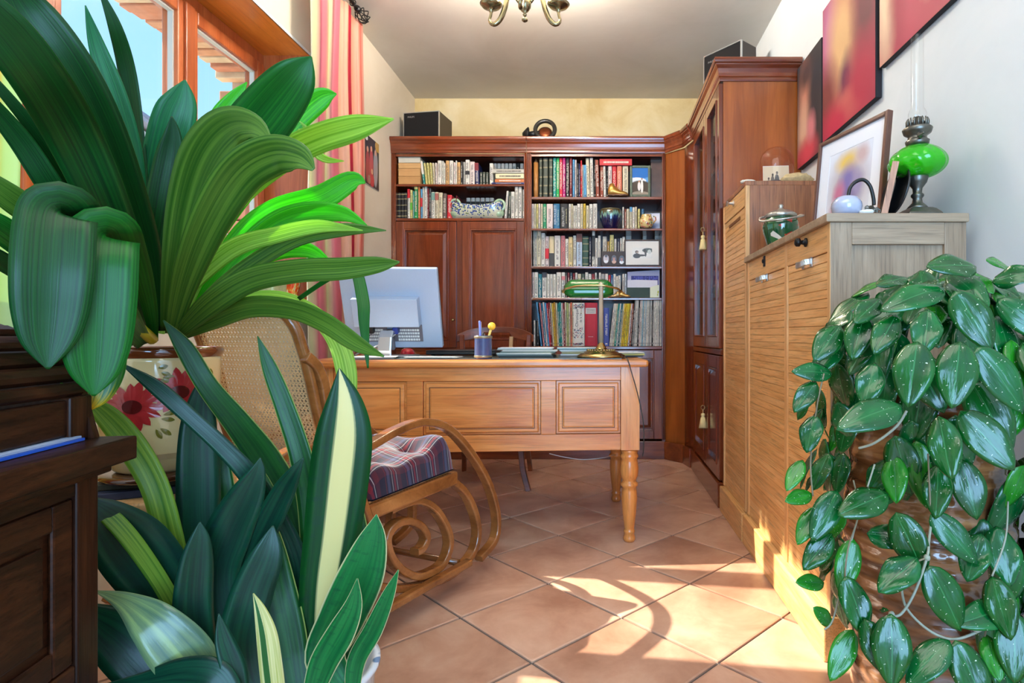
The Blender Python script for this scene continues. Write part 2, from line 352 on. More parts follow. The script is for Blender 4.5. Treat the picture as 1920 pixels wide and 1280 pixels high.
bent = wood('bentwood', (112, 64, 28), (142, 86, 40), (168, 110, 58), 'x', 0.8, 0.2, 0.7, 5, 0.12, 0.1)
winw = wood('window_pine', (168, 78, 34), (196, 100, 50), (214, 122, 68), 'z', 1.0, 0.35, 0.3, 8, 0.15)
soffw = wood('window_lining_pine', (196, 108, 30), (214, 128, 44), (230, 148, 62), 'y', 0.8, 0.35, 0.3, 8, 0.12)
black = plain('black_plastic', (16, 15, 15), 0.45)
brass = plain('aged_brass', (176, 156, 104), 0.25, 1.0)
pewter = plain('antique_pewter', (110, 108, 100), 0.35, 0.9, vary=0.3, scale=60)
silver = plain('brushed_silver', (196, 198, 200), 0.3, 0.9)
white = plain('white_paint', (236, 236, 232), 0.5)
paper = plain('paper_white', (232, 230, 222), 0.8)
ink = plain('print_black', (30, 28, 28), 0.6)
pane = glass('clear_pane')
# ================================================================ THE SETTING
XL, XR, YB, YR, HC = -1.523, 1.05, 4.80, -1.8, 2.84
def plaster(name, c1, c2, c3, sc_=1.3):
    m, nt, b = newmat(name); L = nt.links; t = N(nt, 'ShaderNodeTexCoord')
    n = N(nt, 'ShaderNodeTexNoise', Scale=sc_, Detail=5.0, Roughness=0.62, Distortion=0.8); L.new(t.outputs['Object'], n.inputs['Vector'])
    r = N(nt, 'ShaderNodeValToRGB'); L.new(n.outputs[0], r.inputs[0]); e = r.color_ramp.elements
    e[0].position = .34; e[0].color = s2l(c1); e[1].position = .68; e[1].color = s2l(c3); q = e.new(.5); q.color = s2l(c2)
    L.new(r.outputs[0], b.inputs['Base Color']); b.inputs['Roughness'].default_value = 0.85
    n2 = N(nt, 'ShaderNodeTexNoise', Scale=40.0, Detail=4.0); L.new(t.outputs['Object'], n2.inputs['Vector'])
    bp = N(nt, 'ShaderNodeBump', Strength=0.15, Distance=0.003); L.new(n2.outputs[0], bp.inputs['Height']); L.new(bp.outputs[0], b.inputs['Normal'])
    return m
ochre = plaster('ochre_wash_plaster', (214, 186, 128), (226, 204, 152), (236, 218, 176), 2.2)
cream_w = plaster('cream_plaster', (216, 202, 178), (222, 209, 187), (228, 217, 198))
pale_w = plaster('pale_plaster', (218, 226, 230), (223, 230, 234), (230, 235, 238))
ceil_m = plaster('ceiling_plaster', (212, 206, 194), (218, 212, 201), (224, 219, 209))
def struct(name, mb, m, **k): return mb.build(name, m, kind='structure', **k)

# floor slab (grout) and diagonal tiles as pieces
grout = plain('grey_grout', (98, 90, 84), 0.9, vary=0.2, scale=60)
fl = struct('floor', MB().box(XL-.35, XR+.1, YR-.1, YB+.1, -.08, -.006), grout)
def tilemat(name, cs):
    m, nt, b = newmat(name); L = nt.links; t = N(nt, 'ShaderNodeTexCoord'); oi = N(nt, 'ShaderNodeObjectInfo')
    ad = N(nt, 'ShaderNodeVectorMath', operation='ADD'); L.new(t.outputs['Object'], ad.inputs[0]); L.new(oi.outputs['Location'], ad.inputs[1])
    n = N(nt, 'ShaderNodeTexNoise', Scale=3.2, Detail=7.0, Roughness=0.62, Distortion=0.5); L.new(ad.outputs[0], n.inputs['Vector'])
    r = N(nt, 'ShaderNodeValToRGB'); L.new(n.outputs[0], r.inputs[0]); e = r.color_ramp.elements
    e[0].position = .32; e[0].color = s2l(cs[0]); e[1].position = .70; e[1].color = s2l(cs[2]); q = e.new(.5); q.color = s2l(cs[1])
    mr = N(nt, 'ShaderNodeMapRange'); mr.inputs[3].default_value = .86; mr.inputs[4].default_value = 1.1; L.new(oi.outputs['Random'], mr.inputs[0])
    hs = N(nt, 'ShaderNodeHueSaturation'); L.new(mr.outputs[0], hs.inputs['Value']); L.new(r.outputs[0], hs.inputs['Color']); L.new(hs.outputs[0], b.inputs['Base Color'])
    n3 = N(nt, 'ShaderNodeTexNoise', Scale=14.0, Detail=4.0); L.new(ad.outputs[0], n3.inputs['Vector'])
    rr = N(nt, 'ShaderNodeMapRange'); rr.inputs[3].default_value = .28; rr.inputs[4].default_value = .5; L.new(n3.outputs[0], rr.inputs[0]); L.new(rr.outputs[0], b.inputs['Roughness'])
    bp = N(nt, 'ShaderNodeBump', Strength=0.12, Distance=0.004); L.new(n3.outputs[0], bp.inputs['Height']); L.new(bp.outputs[0], b.inputs['Normal'])
    return m
tm = tilemat('terracotta_tile', ((172, 124, 98), (198, 152, 124), (218, 180, 152)))
TP = 0.3627; hs_ = TP/2-0.0042
proto_tile = None; E0 = Vector((.0672, 2.379)); d1 = Vector((.7071, -.7071)); d2 = Vector((.7071, .7071))
from mathutils.geometry import intersect_point_quad_2d
def clip(poly, ax, lim, keep_less):
    out = []
    for i in range(len(poly)):
        a, b_ = poly[i], poly[(i+1) % len(poly)]
        ia = (a[ax] <= lim) == keep_less; ib = (b_[ax] <= lim) == keep_less
        if ia: out.append(a)
        if ia != ib: t = (lim-a[ax])/(b_[ax]-a[ax]); out.append((a[0]+(b_[0]-a[0])*t, a[1]+(b_[1]-a[1])*t))
    return out
for i in range(-16, 17):
    for j in range(-16, 17):
        c = E0 + d1*TP*(i+.5) + d2*TP*(j+.5)
        if not (XL-.2 < c.x < XR+.25 and .9 < c.y < YB+.3): continue
        full = abs(c.x-(XL+XR)/2) < (XR-XL)/2-.27 and c.y < YB-.27
        if full and proto_tile is None:
            mb = MB(); h = hs_; t_ = .004
            q = [(-h,-h),(h,-h),(h,h),(-h,h)]; o_ = [(p[0]*.7071+p[1]*.7071, -p[0]*.7071+p[1]*.7071) for p in q]
            k = 1-.005/h; mb.add([(p[0],p[1],-.006) for p in o_]+[(p[0],p[1],-.0015) for p in o_]+[(p[0]*k,p[1]*k,0) for p in o_],
                [(0,1,5,4),(1,2,6,5),(2,3,7,6),(3,0,4,7),(4,5,9,8),(5,6,10,9),(6,7,11,10),(7,4,8,11),(8,9,10,11)])
            proto_tile = mb.build('floor_tile', tm, parent=fl, root=None)
            for vv in proto_tile.data.vertices: vv.co = vv.co + fl.location
            proto_tile.location = Vector((c.x, c.y, 0)) - fl.location; MW[proto_tile.name] = Matrix.Translation((c.x, c.y, 0)); continue
        if full: inst(proto_tile, fl, Matrix.Translation((c.x, c.y, 0)) @ Matrix.Rotation(random.choice((0, math.pi/2)), 4, 'Z')); continue
        h = hs_; q = [(-h,-h),(h,-h),(h,h),(-h,h)]; pl = [(c.x+p[0]*.7071+p[1]*.7071, c.y-p[0]*.7071+p[1]*.7071) for p in q]
        pl = clip(clip(clip(pl, 0, XR, True), 0, XL, False), 1, YB, True)
        if len(pl) < 3: continue
        MB().prism(pl, (0,0,-.006), (1,0,0), (0,1,0), (0,0,1), .006).build('floor_tile', tm, parent=fl)
MB().box(XL, XR, YR, .9, -.006, 0).build('floor_near_camera', tm, parent=fl)

struct('ceiling', MB().box(XL-.35, XR+.1, YR-.1, YB+.1, HC, HC+.08), ceil_m)
struct('wall_back', MB().box(XL-.35, XR+.1, YB, YB+.1, 0, HC), ochre)
struct('wall_right', MB().box(XR, XR+.1, YR-.1, YB, 0, HC), pale_w)
rw = MB(); rw.box(XL, -.45, YR-.1, YR, 0, HC); rw.box(-.45, XR, YR-.1, YR, 2.35, HC); struct('wall_rear', rw, cream_w)
# window wall with its opening
WY0, WY1, WZ0, WZ1, XF = 1.22, 3.07, 1.03, 2.36, -1.76
lw = MB(); X0 = XL-.22
lw.box(X0, XL, WY1, YB, 0, HC); lw.box(X0, XL, YR-.1, WY0, 0, HC); lw.box(X0, XL, WY0, WY1, 0, WZ0-.04); lw.box(X0, XL, WY0, WY1, WZ1+.012, HC)
struct('wall_left', lw, cream_w)
# wooden lining of the recess
tr = MB(); tr.box(XF-.02, XL+.004, WY0, WY1, WZ1, WZ1+.012); struct('trim_1', tr, soffw)
tr = MB(); tr.box(XF-.02, XL+.004, WY1-.014, WY1, WZ0, WZ1); struct('trim_2', tr, winw)
tr = MB(); tr.box(XF-.02, XL+.03, WY0-.02, WY1+.01, WZ0-.03, WZ0); struct('trim_3', tr, plain('sill_stone', (206, 196, 182), .4, vary=.08), bevel=.006)
tr = MB(); tr.box(XL, XL+.006, WY0, WY1+.012, WZ1, WZ1+.014); tr.box(XL, XL+.006, WY1, WY1+.014, WZ0, WZ1); struct('trim_4', tr, white)
# window joinery
win = thing('window_1', None, None, (XF, (WY0+WY1)/2, WZ0)); win['kind'] = 'structure'
fr = MB(); fr.box(XF-.06, XF, WY0, WY1, WZ1-.06, WZ1); fr.box(XF-.06, XF, WY0, WY1, WZ0, WZ0+.06)
fr.box(XF-.06, XF, WY1-.036, WY1, WZ0+.06, WZ1-.06); fr.box(XF-.06, XF, WY0, WY0+.06, WZ0+.06, WZ1-.06)
fr.build('window_frame', winw, win, bevel=.004)
def sash(y0, y1, hinge):
    z0, z1 = WZ0+.062, WZ1-.062; x0, x1 = XF-.05, XF+.018; s_ = .058
    m = MB(); m.box(x0, x1, y0, y0+s_, z0, z1); m.box(x0, x1, y1-s_, y1, z0, z1); m.box(x0, x1, y0+s_, y1-s_, z1-s_, z1); m.box(x0, x1, y0+s_, y1-s_, z0, z0+s_+.02)
    sa = m.build('sash', winw, win, bevel=.005)
    p = MB().box(x0+.022, x0+.028, y0+s_-.004, y1-s_+.004, z0+s_+.016, z1-s_+.004).build('pane', pane, sa)
    g = MB(); x = x1-.016
    for a, b_, c_, d_ in ((y0+s_, y0+s_+.008, z0+s_+.02, z1-s_), (y1-s_-.008, y1-s_, z0+s_+.02, z1-s_)): g.box(x0+.03, x, a, b_, c_, d_)
    g.box(x0+.03, x, y0+s_+.008, y1-s_-.008, z1-s_-.008, z1-s_); g.build('glazing_bead', plain('pale_seal', (214, 206, 190), .5), sa)
sash(1.29, 1.83, 0); sash(1.835, 2.47, 0); sash(2.475, 3.032, 1)
cov = MB().box(XF+.018, XF+.03, 2.445, 2.50, WZ0+.065, WZ1-.065).build('cover_strip', winw, win, bevel=.004)
cov2 = MB().box(XF+.018, XF+.03, 1.805, 1.86, WZ0+.065, WZ1-.065).build('cover_strip', winw, win, bevel=.004)
hb = MB(); xh = XF+.031; hy = 1.87; hz = 1.50
hb.box(xh-.012, xh+.006, hy-.018, hy+.018, hz-.05, hz+.05); hb.lathe([(.013,0),(.013,.02)], (xh+.006, hy, hz+.02), 12, Matrix.Rotation(math.pi/2, 4, 'Y'))
hb.tube([(xh+.03, hy, hz+.02), (xh+.045, hy, hz+.012), (xh+.05, hy, hz-.02), (xh+.052, hy+.004, hz-.12)], [.009, .010, .009, .011], 10)
hb.build('window_handle', brass, win)
# baseboards
bbm = plain('tile_skirting', (196, 140, 108), .5, vary=.15, scale=8)
struct('baseboard_left', MB().box(XL, XL+.012, YR, YB, 0, .075), bbm)
struct('baseboard_right', MB().box(XR-.012, XR, YR, YB, 0, .075), bbm)

# ---- outside: brick lintel and jamb, neighbour's house
brickm = [plain('brick_%d' % i, c, .9, vary=.35, scale=18, bump=.5) for i, c in enumerate(((232, 186, 146), (220, 160, 120), (238, 202, 164), (214, 146, 112)))]
mort = plain('pale_mortar', (206, 190, 168), .95, vary=.15)
lt = MB(); lt.box(-2.14, XF-.062, .9, 3.7, WZ1+.07, HC+.1); lt.box(-2.14, XF-.062, 3.40, 3.7, .5, WZ1+.07)
arch = lt.build('wall_outside', mort, kind='structure')
y = .95; k = 0
while y < 3.38:
    dy = .074; dz = random.uniform(-.012, .012); f = min(1, max(0, (3.4-y)/.4)); drop = .08*(1-f)**2
    m = MB().box(-2.17+random.uniform(-.02, .01), XF-.07, y, y+.064, WZ1+.045-drop+dz, WZ1+.08)
    m.build('brick', brickm[k % 4 if random.random() < .7 else random.randrange(4)], arch, bevel=.006); y += dy; k += 1
z = .6
while z < 2.3:
    for (a, b_) in ((-2.17, -1.98), (-1.97, XF-.07)):
        dd = random.uniform(0, .025); MB().box(a, b_, 3.35-dd, 3.41, z, z+.062).build('brick', random.choice(brickm), arch, bevel=.006)
    z += .074
hs = thing('house', "neighbour's white house with a lilac grey tiled roof beyond the window", 'house', (-11.5, 14, 0))
wl = plain('render_white', (236, 232, 226), .9)
MB().prism([(-3, 0), (3, 0), (3, 3.6), (0, 6.3), (-3, 3.6)], (-10.4, 11.2, 0), (.75, .66, 0), (0, 0, 1), (-.66, .75, 0), 7).build('wall', wl, hs)
ru = Vector((.75, .66, 0)); rn = Vector((-.66, .75, 0))
rt = plain('roof_tile_lilac', (168, 156, 168), .7, vary=.3, scale=9)
base = MB()
for sgn in (1, -1):
    for r_ in range(15):
        t0, t1 = r_/15, (r_+1.12)/15
        a = Vector((-10.4, 11.2, 6.42))+ru*sgn*3.5*t0+Vector((0,0,-3.15*t0)); b_ = Vector((-10.4, 11.2, 6.42))+ru*sgn*3.5*t1+Vector((0,0,-3.15*t1+.05))
        base.add([a-rn*.4, a+rn*7.2, b_+rn*7.2, b_-rn*.4, a-rn*.4-Vector((0,0,.08)), a+rn*7.2-Vector((0,0,.08)), b_+rn*7.2-Vector((0,0,.08)), b_-rn*.4-Vector((0,0,.08))], [(0,1,2,3),(4,7,6,5),(0,3,7,4),(1,5,6,2),(2,6,7,3),(0,4,5,1)])
        rowm = MB()
        for q in range(26):
            c0 = a+rn*(-.3+q*.29); c1 = b_+rn*(-.3+q*.29)
            rowm.tube([c0+Vector((0,0,.03)), c1+Vector((0,0,.05))], .07, 6)
        if r_ < 12: rowm.build('roof_tile_row', rt, hs, kind='stuff')
base.build('roof', rt, hs)
MB().tube([Vector((-10.4,11.2,6.46))-rn*.4, Vector((-10.4,11.2,6.46))+rn*7.2], .13, 8).build('ridge_tiles', rt, hs)
MB().box(-14, -2.6, 2, 30, -.3, -.1).build('ground_outside', plain('pale_patio', (212, 204, 186), .9, vary=.15), kind='structure')

# ================================================================ WALL UNIT (bookcases, corner panel, display cabinet)
ZF = 4.27
def BX(x, Z=ZF): return (x-PX)*Z/F
def BH(y, Z=ZF): return EYE+(PY-y)*Z/F
def raised_door(parent, O, u, n, W, H, m, fw=.055, arch_=False, th=.02, panelm=None, name='door'):
    """frame-and-panel door; O lower-left corner on the carcass face, u along width, n outwards"""
    up = (0, 0, 1); d = MB()
    d.obox(O, u, up, n, 0, fw, 0, H, 0, th); d.obox(O, u, up, n, W-fw, W, 0, H, 0, th)
    d.obox(O, u, up, n, fw, W-fw, 0, fw, 0, th); d.obox(O, u, up, n, fw, W-fw, H-fw, H, 0, th)
    mo = .012
    d.obox(O, u, up, n, fw, fw+mo, fw, H-fw, .004, th+.004); d.obox(O, u, up, n, W-fw-mo, W-fw, fw, H-fw, .004, th+.004)
    d.obox(O, u, up, n, fw+mo, W-fw-mo, fw, fw+mo, .004, th+.004); d.obox(O, u, up, n, fw+mo, W-fw-mo, H-fw-mo, H-fw, .004, th+.004)
    dr = d.build(name, m, parent, bevel=.003)
    p = MB(); p.obox(O, u, up, n, fw+mo, W-fw-mo, fw+mo, H-fw-mo, .001, .007); p.obox(O, u, up, n, fw+mo+.008, W-fw-mo-.008, fw+mo+.008, H-fw-mo-.008, .007, .017, taper=.022)
    p.build('door_panel', panelm or m, dr, bevel=.0015); return dr
def crown(parent, path, z0, prof, m, name='cornice', ends=True):
    prof = [(o_*.62, h) for o_, h in prof]
    """profile (out, up) swept along a floor-plan path of (x, y, nx, ny) mitre points"""
    b = MB(); k = len(prof)
    for (x, y, nx, ny) in path:
        for (o_, h) in prof: b.v.append(Vector((x+nx*o_, y+ny*o_, z0+h)))
    for i in range(len(path)-1):
        for j in range(k): b.face([i*k+j, i*k+(j+1) % k, (i+1)*k+(j+1) % k, (i+1)*k+j])
    b.face(list(range(k))[::-1]); b.face([(len(path)-1)*k+j for j in range(k)])
    return b.build(name, m, parent, bevel=.0012)
CP = [(0, 0), (.012, 0), (.016, .008), (.016, .018), (.024, .024), (.026, .04), (.034, .062), (.05, .078), (.052, .084), (.062, .088), (.066, .098), (.066, .108), (.06, .114), (0, .114)]
TOPZ = BH(255, 4.22); CZ = TOPZ-.114
YFR = ZF  # carcass front plane
def fluted(parent, x0, x1, z0, z1, y):
    b = MB(); b.box(x0, x1, y-.012, y+.02, z0, z1)
    n_ = max(2, int((x1-x0)/.011))
    for i in range(n_):
        c = x0+(i+.5)*(x1-x0)/n_; b.tube([(c, y-.012, z0), (c, y-.012, z1)], .0036, 8)
    b.build('fluted_stile', cherry, parent)
PL = BH(820); WB = 4.70
# left unit
Lx0, Lx1 = BX(733), BX(988); Rx0, Rx1 = Lx1, BX(1247)
un = thing('bookcase', 'left cherry bookcase with two open shelves above tall panelled doors, behind the monitor', 'bookcase', ((Lx0+Lx1)/2, 4.45, 0))
c = MB(); c.box(Lx0, Lx0+.022, YFR, WB, 0, CZ); c.box(Lx1-.022, Lx1-.001, YFR, WB, 0, CZ); c.build('side_panel', cherry, un)
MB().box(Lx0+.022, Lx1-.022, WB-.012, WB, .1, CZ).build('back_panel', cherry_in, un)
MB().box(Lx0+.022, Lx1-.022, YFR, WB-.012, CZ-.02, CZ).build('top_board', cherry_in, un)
MB().box(Lx0+.022, Lx1-.022, YFR-.006, YFR+.02, BH(289), CZ-.02).build('top_rail', cherry_h, un, bevel=.002)
fluted(un, Lx0, BX(743), .14, CZ, YFR); fluted(un, BX(984), Lx1-.001, .14, CZ, YFR)
for a, b_ in ((344.6, 349), (408.5, 414)):
    MB().box(Lx0+.022, Lx1-.022, YFR+.004, WB-.012, BH(b_), BH(a)).build('shelf', cherry_h, un, bevel=.004)
MB().box(Lx0, Lx1-.001, YFR-.03, WB-.02, 0, .13).build('plinth', cherry_h, un, bevel=.004)
xm = BX(862)
MB().box(BX(857), BX(867), YFR-.004, YFR+.02, .14, BH(414)).build('centre_stile', cherry, un)
for a, b_ in ((BX(744), BX(856.5)), (BX(867.5), BX(983.5))):
    raised_door(un, (a, YFR, BH(652)), (1,0,0), (0,-1,0), b_-a, BH(416)-BH(652), cherry, .055)
    raised_door(un, (a, YFR, .145), (1,0,0), (0,-1,0), b_-a, BH(658)-.145, cherry, .055)
MB().box(Lx0+.02, Lx1-.02, YFR-.012, YFR+.02, BH(658)+.002, BH(652)-.002).build('waist_rail', cherry_h, un, bevel=.002)
kn = MB(); kn.lathe([(.004, 0), (.004, .012), (.010, .018), (.011, .026), (.005, .032)], (BX(852), YFR-.02, BH(600)), 12, Matrix.Rotation(math.pi/2, 4, 'X')); kn.build('door_knob', brass, un)
crown(un, [(Lx0-.001, YFR-.012, -.4, -1), (Lx1-.001, YFR-.012, 0, -1)], CZ, CP, cherry_h)
# right unit
un2 = thing('bookcase', 'right cherry bookcase with five filled open shelves, beside the corner panel', 'bookcase', ((Rx0+Rx1)/2, 4.45, 0))
c = MB(); c.box(Rx0, Rx0+.022, YFR, WB, 0, CZ); c.box(Rx1-.022, Rx1, YFR, WB, 0, CZ); c.build('side_panel', cherry, un2)
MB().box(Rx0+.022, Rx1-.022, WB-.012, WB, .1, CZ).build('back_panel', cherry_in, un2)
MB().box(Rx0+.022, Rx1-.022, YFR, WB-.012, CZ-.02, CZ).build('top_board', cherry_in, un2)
MB().box(Rx0+.022, Rx1-.022, YFR-.006, YFR+.02, BH(286), CZ-.02).build('top_rail', cherry_h, un2, bevel=.002)
fluted(un2, Rx0, BX(997), .14, CZ, YFR); fluted(un2, BX(1242), Rx1, .14, CZ, YFR)
for a, b_ in ((368.3, 373.5), (427.7, 432), (498.8, 503.6), (557.8, 562.6), (649, 655)):
    MB().box(Rx0+.022, Rx1-.022, YFR+.004, WB-.012, BH(b_), BH(a)).build('shelf', cherry_h, un2, bevel=.004)
MB().box(Rx0+.001, Rx1, YFR-.03, WB-.02, 0, .13).build('plinth', cherry_h, un2, bevel=.004)
for a, b_ in ((BX(998), BX(1119)), (BX(1121), BX(1241))):
    raised_door(un2, (a, YFR, .145), (1,0,0), (0,-1,0), b_-a, BH(656)-.145, cherry, .06)
crown(un2, [(Rx0+.001, YFR-.012, 0, -1), (Rx1, YFR-.012, -.38, -1)], CZ, CP, cherry_h)
# canted corner panel
cp_ = thing('corner_panel', 'narrow plain cherry corner filler joining the bookcase to the glazed cabinet', 'panel', (.56, 4.25, 0))
A = Vector((Rx1+.001, ZF, 0)); B = Vector((.594, 4.13, 0)); C_ = Vector((.634, 3.97, 0))
def slab(mb, a, b_, z0, z1, th):
    u = (b_-a).normalized(); n = Vector((-u.y, u.x, 0)); mb.obox(a, u, (0,0,1), n, 0, (b_-a).length, z0, z1, 0, th)
m = MB(); slab(m, A, B, .12, CZ, .02); m.build('front_board', cherry_side, cp_)
m = MB(); slab(m, B, C_, .12, CZ, .02); m.build('return_board', cherry, cp_)
m = MB(); slab(m, A+Vector((-.012,-.03,0)), B+Vector((-.02,-.025,0)), 0, .13, .02); slab(m, B+Vector((-.02,-.025,0)), C_+Vector((-.03,-.002,0)), 0, .13, .02); m.build('plinth', cherry_h, cp_, bevel=.003)
crown(cp_, [(A.x, A.y-.012, -.38, -1), (B.x-.01, B.y-.01, -.75, -.75), (C_.x-.012, C_.y, -1, -.1)], CZ, CP, cherry_h)
# glazed display cabinet along the right wall
DY0, DY1, DX = 3.05, 3.965, .640
dc = thing('display_cabinet', 'tall cherry display cabinet with two glazed doors and tasselled keys on the right wall', 'cabinet', (.84, 3.5, 0))
MB().box(DX, XR-.006, DY0, DY0+.022, .0, CZ).build('side_panel', cherry_side, dc)
MB().box(DX, XR-.006, DY1-.022, DY1-.002, .0, CZ).build('side_panel', cherry_side, dc)
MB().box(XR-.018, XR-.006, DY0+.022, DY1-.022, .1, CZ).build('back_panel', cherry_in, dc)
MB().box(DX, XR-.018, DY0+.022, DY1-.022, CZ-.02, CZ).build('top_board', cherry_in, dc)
wz = .82
MB().box(DX, XR-.018, DY0+.022, DY1-.022, wz-.02, wz).build('waist_board', cherry_h, dc)
for z in (1.18, 1.5, 1.84): MB().box(DX+.02, XR-.018, DY0+.022, DY1-.022, z, z+.016).build('shelf', cherry_in, dc)
MB().box(DX-.03, XR-.02, DY0-.006, DY1, 0, .13).build('plinth', cherry_h, dc, bevel=.004)
MB().box(DX-.012, DX+.02, DY0, DY1-.002, wz-.025, wz+.005).build('waist_moulding', cherry_h, dc, bevel=.004)
ms = 3.44
MB().box(DX-.004, DX+.018, DY1-.062, DY1-.002, .13, CZ).build('stile', cherry, dc)
for y0, y1 in ((ms+.003, DY1-.064), (DY0+.003, ms-.003)):
    raised_door(dc, (DX, y1, .14), (0,-1,0), (-1,0,0), y1-y0, wz-.03-.14, cherry, .07)
    z0, z1, fw = wz+.01, CZ-.008, .062; d = MB(); O = (DX, y1, z0); H = z1-z0; W = y1-y0; u = (0,-1,0); n = (-1,0,0); up = (0,0,1)
    for a in ((0, fw, 0, H), (W-fw, W, 0, H), (fw, W-fw, 0, fw), (fw, W-fw, H-fw, H)): d.obox(O, u, up, n, *a, 0, .022)
    for a in ((fw, fw+.01, fw, H-fw), (W-fw-.01, W-fw, fw, H-fw), (fw+.01, W-fw-.01, fw, fw+.01), (fw+.01, W-fw-.01, H-fw-.01, H-fw)): d.obox(O, u, up, n, *a, .004, .028)
    dd = d.build('glazed_door', cherry, dc, bevel=.003)
    MB().obox(O, u, up, n, fw-.004, W-fw+.004, fw-.004, H-fw+.004, .006, .010).build('pane', pane, dd)
crown(dc, [(DX-.012, DY1-.002, -1, -.1), (DX-.012, DY0+.003, -1, -1), (XR-.008, DY0+.003, 0, -1)], CZ, CP, cherry_h)
tas = plain('cream_silk', (236, 214, 150), .7); keym = plain('key_brass', (150, 130, 90), .3, 1.0)
def tassel(label, y, z, s_=1.0):
    t = thing('key', label, 'key', (DX-.03, y, z), group=None)
    k = MB(); k.tube([(DX-.022, y, z), (DX-.030, y, z)], .0035, 8); k.tube([(DX-.038+.012*math.cos(a), y, z+.012*math.sin(a)) for a in [i*math.pi/6 for i in range(12)]], .0025, 6, closed=True)
    k.build('key_shaft', keym, t)
    xx = DX-.038; b = MB(); b.tube([(xx, y, z-.01), (xx, y, z-.034)], .002, 6); b.lathe([(.0, -.032), (.011, -.036), (.013, -.045), (.009, -.052), (.011, -.056), (.016, -.075), (.023, -.115), (.020, -.118), (0, -.116)], (xx, y, z), 20)
    for i in range(24):
        a = i*math.pi/12; b.tube([(xx+.012*math.cos(a), y+.012*math.sin(a), z-.06), (xx+.0235*math.cos(a), y+.0235*math.sin(a), z-.121)], .0013, 4)
    b.build('tassel', tas, t)
tassel('brass key with cream tassel in the glazed upper cabinet door', 3.44, 1.52)
tassel('brass key with cream tassel in the lower panelled cabinet door', 3.44, .475)
for i_, (zz_, y_, c_) in enumerate(((1.196, 3.62, (206, 196, 150)), (1.196, 3.26, (150, 170, 190)), (1.516, 3.62, (190, 180, 160)), (1.516, 3.25, (110, 40, 34)), (.8205, 3.6, (214, 206, 190)), (.8205, 3.25, (60, 80, 110)))):
    m = MB(); m.prism([(-.02, 0), (.02, 0), (.021, .004), (.021, .15), (-.021, .15), (-.021, .004)], (.74, y_, zz_), (0,1,0), (1,0,0), (0,0,1), .2+.02*(i_ % 3))
    m.box(.739, .7395, y_-.012, y_+.012, zz_+.05, zz_+.12)
    m.build('book', plain('cabinet_book_%d' % i_, c_, .5), label='%s book behind the glass of the display cabinet, %s shelf, %s door' % (['cream', 'pale blue', 'beige', 'dark red', 'white', 'navy'][i_], ['second', 'second', 'third', 'third', 'lowest', 'lowest'][i_], ['far', 'near'][i_ % 2]), cat='book', group=None)
# ================================================================ BOOKS
BK = {}
def bm_(rgb, rough=.55):
    k = 'cover_%d_%d_%d' % tuple(rgb); return plain(k, rgb, rough, vary=.06, scale=90)
pgm = plain('page_block', (222, 210, 180), .9)
W_ = (226, 220, 206); CRM = (216, 204, 172); YC = (216, 204, 128); PKW = (224, 206, 198); GN = (18, 132, 62); TEAL = (20, 140, 130)
RED = (196, 32, 44); DRED = (118, 24, 34); BLK = (28, 25, 25); NAVY = (28, 36, 84); BLU = (84, 156, 200); DGR = (58, 66, 54); GRY = (168, 166, 158)
ORG = (206, 118, 60); TAN = (206, 160, 100); BRN = (136, 62, 40); PNK = (214, 128, 130); SAL = (214, 120, 90); YEL = (220, 184, 50); MAG = (192, 28, 120)
def cname(c):
    d = {W_: 'white', CRM: 'cream', YC: 'pale yellow', PKW: 'pinkish white', GN: 'green', TEAL: 'teal', RED: 'red', DRED: 'dark red', BLK: 'black', NAVY: 'navy', BLU: 'sky blue', DGR: 'dark green', GRY: 'grey',
         ORG: 'orange', TAN: 'tan', BRN: 'brick brown', PNK: 'pink', SAL: 'salmon', YEL: 'yellow', MAG: 'magenta'}
    return d.get(c, 'coloured')
def dashes(mb, x0, x1, z0, z1, y, rows=1, seed=0, dens=.72):
    r = random.Random(seed); 
    for k in range(rows):
        xa = x0+(x1-x0)*k/rows+(x1-x0)*.2/rows; xb = x0+(x1-x0)*(k+1)/rows-(x1-x0)*.2/rows; z = z1
        while z > z0:
            l = r.choice((.0022, .003, .0045, .006)) if r.random() < .93 else .014
            if r.random() < dens: mb.add([(xa, y, z), (xb, y, z), (xb, y, z-l), (xa, y, z-l)], [(0,1,2,3)])
            z -= l+.0013
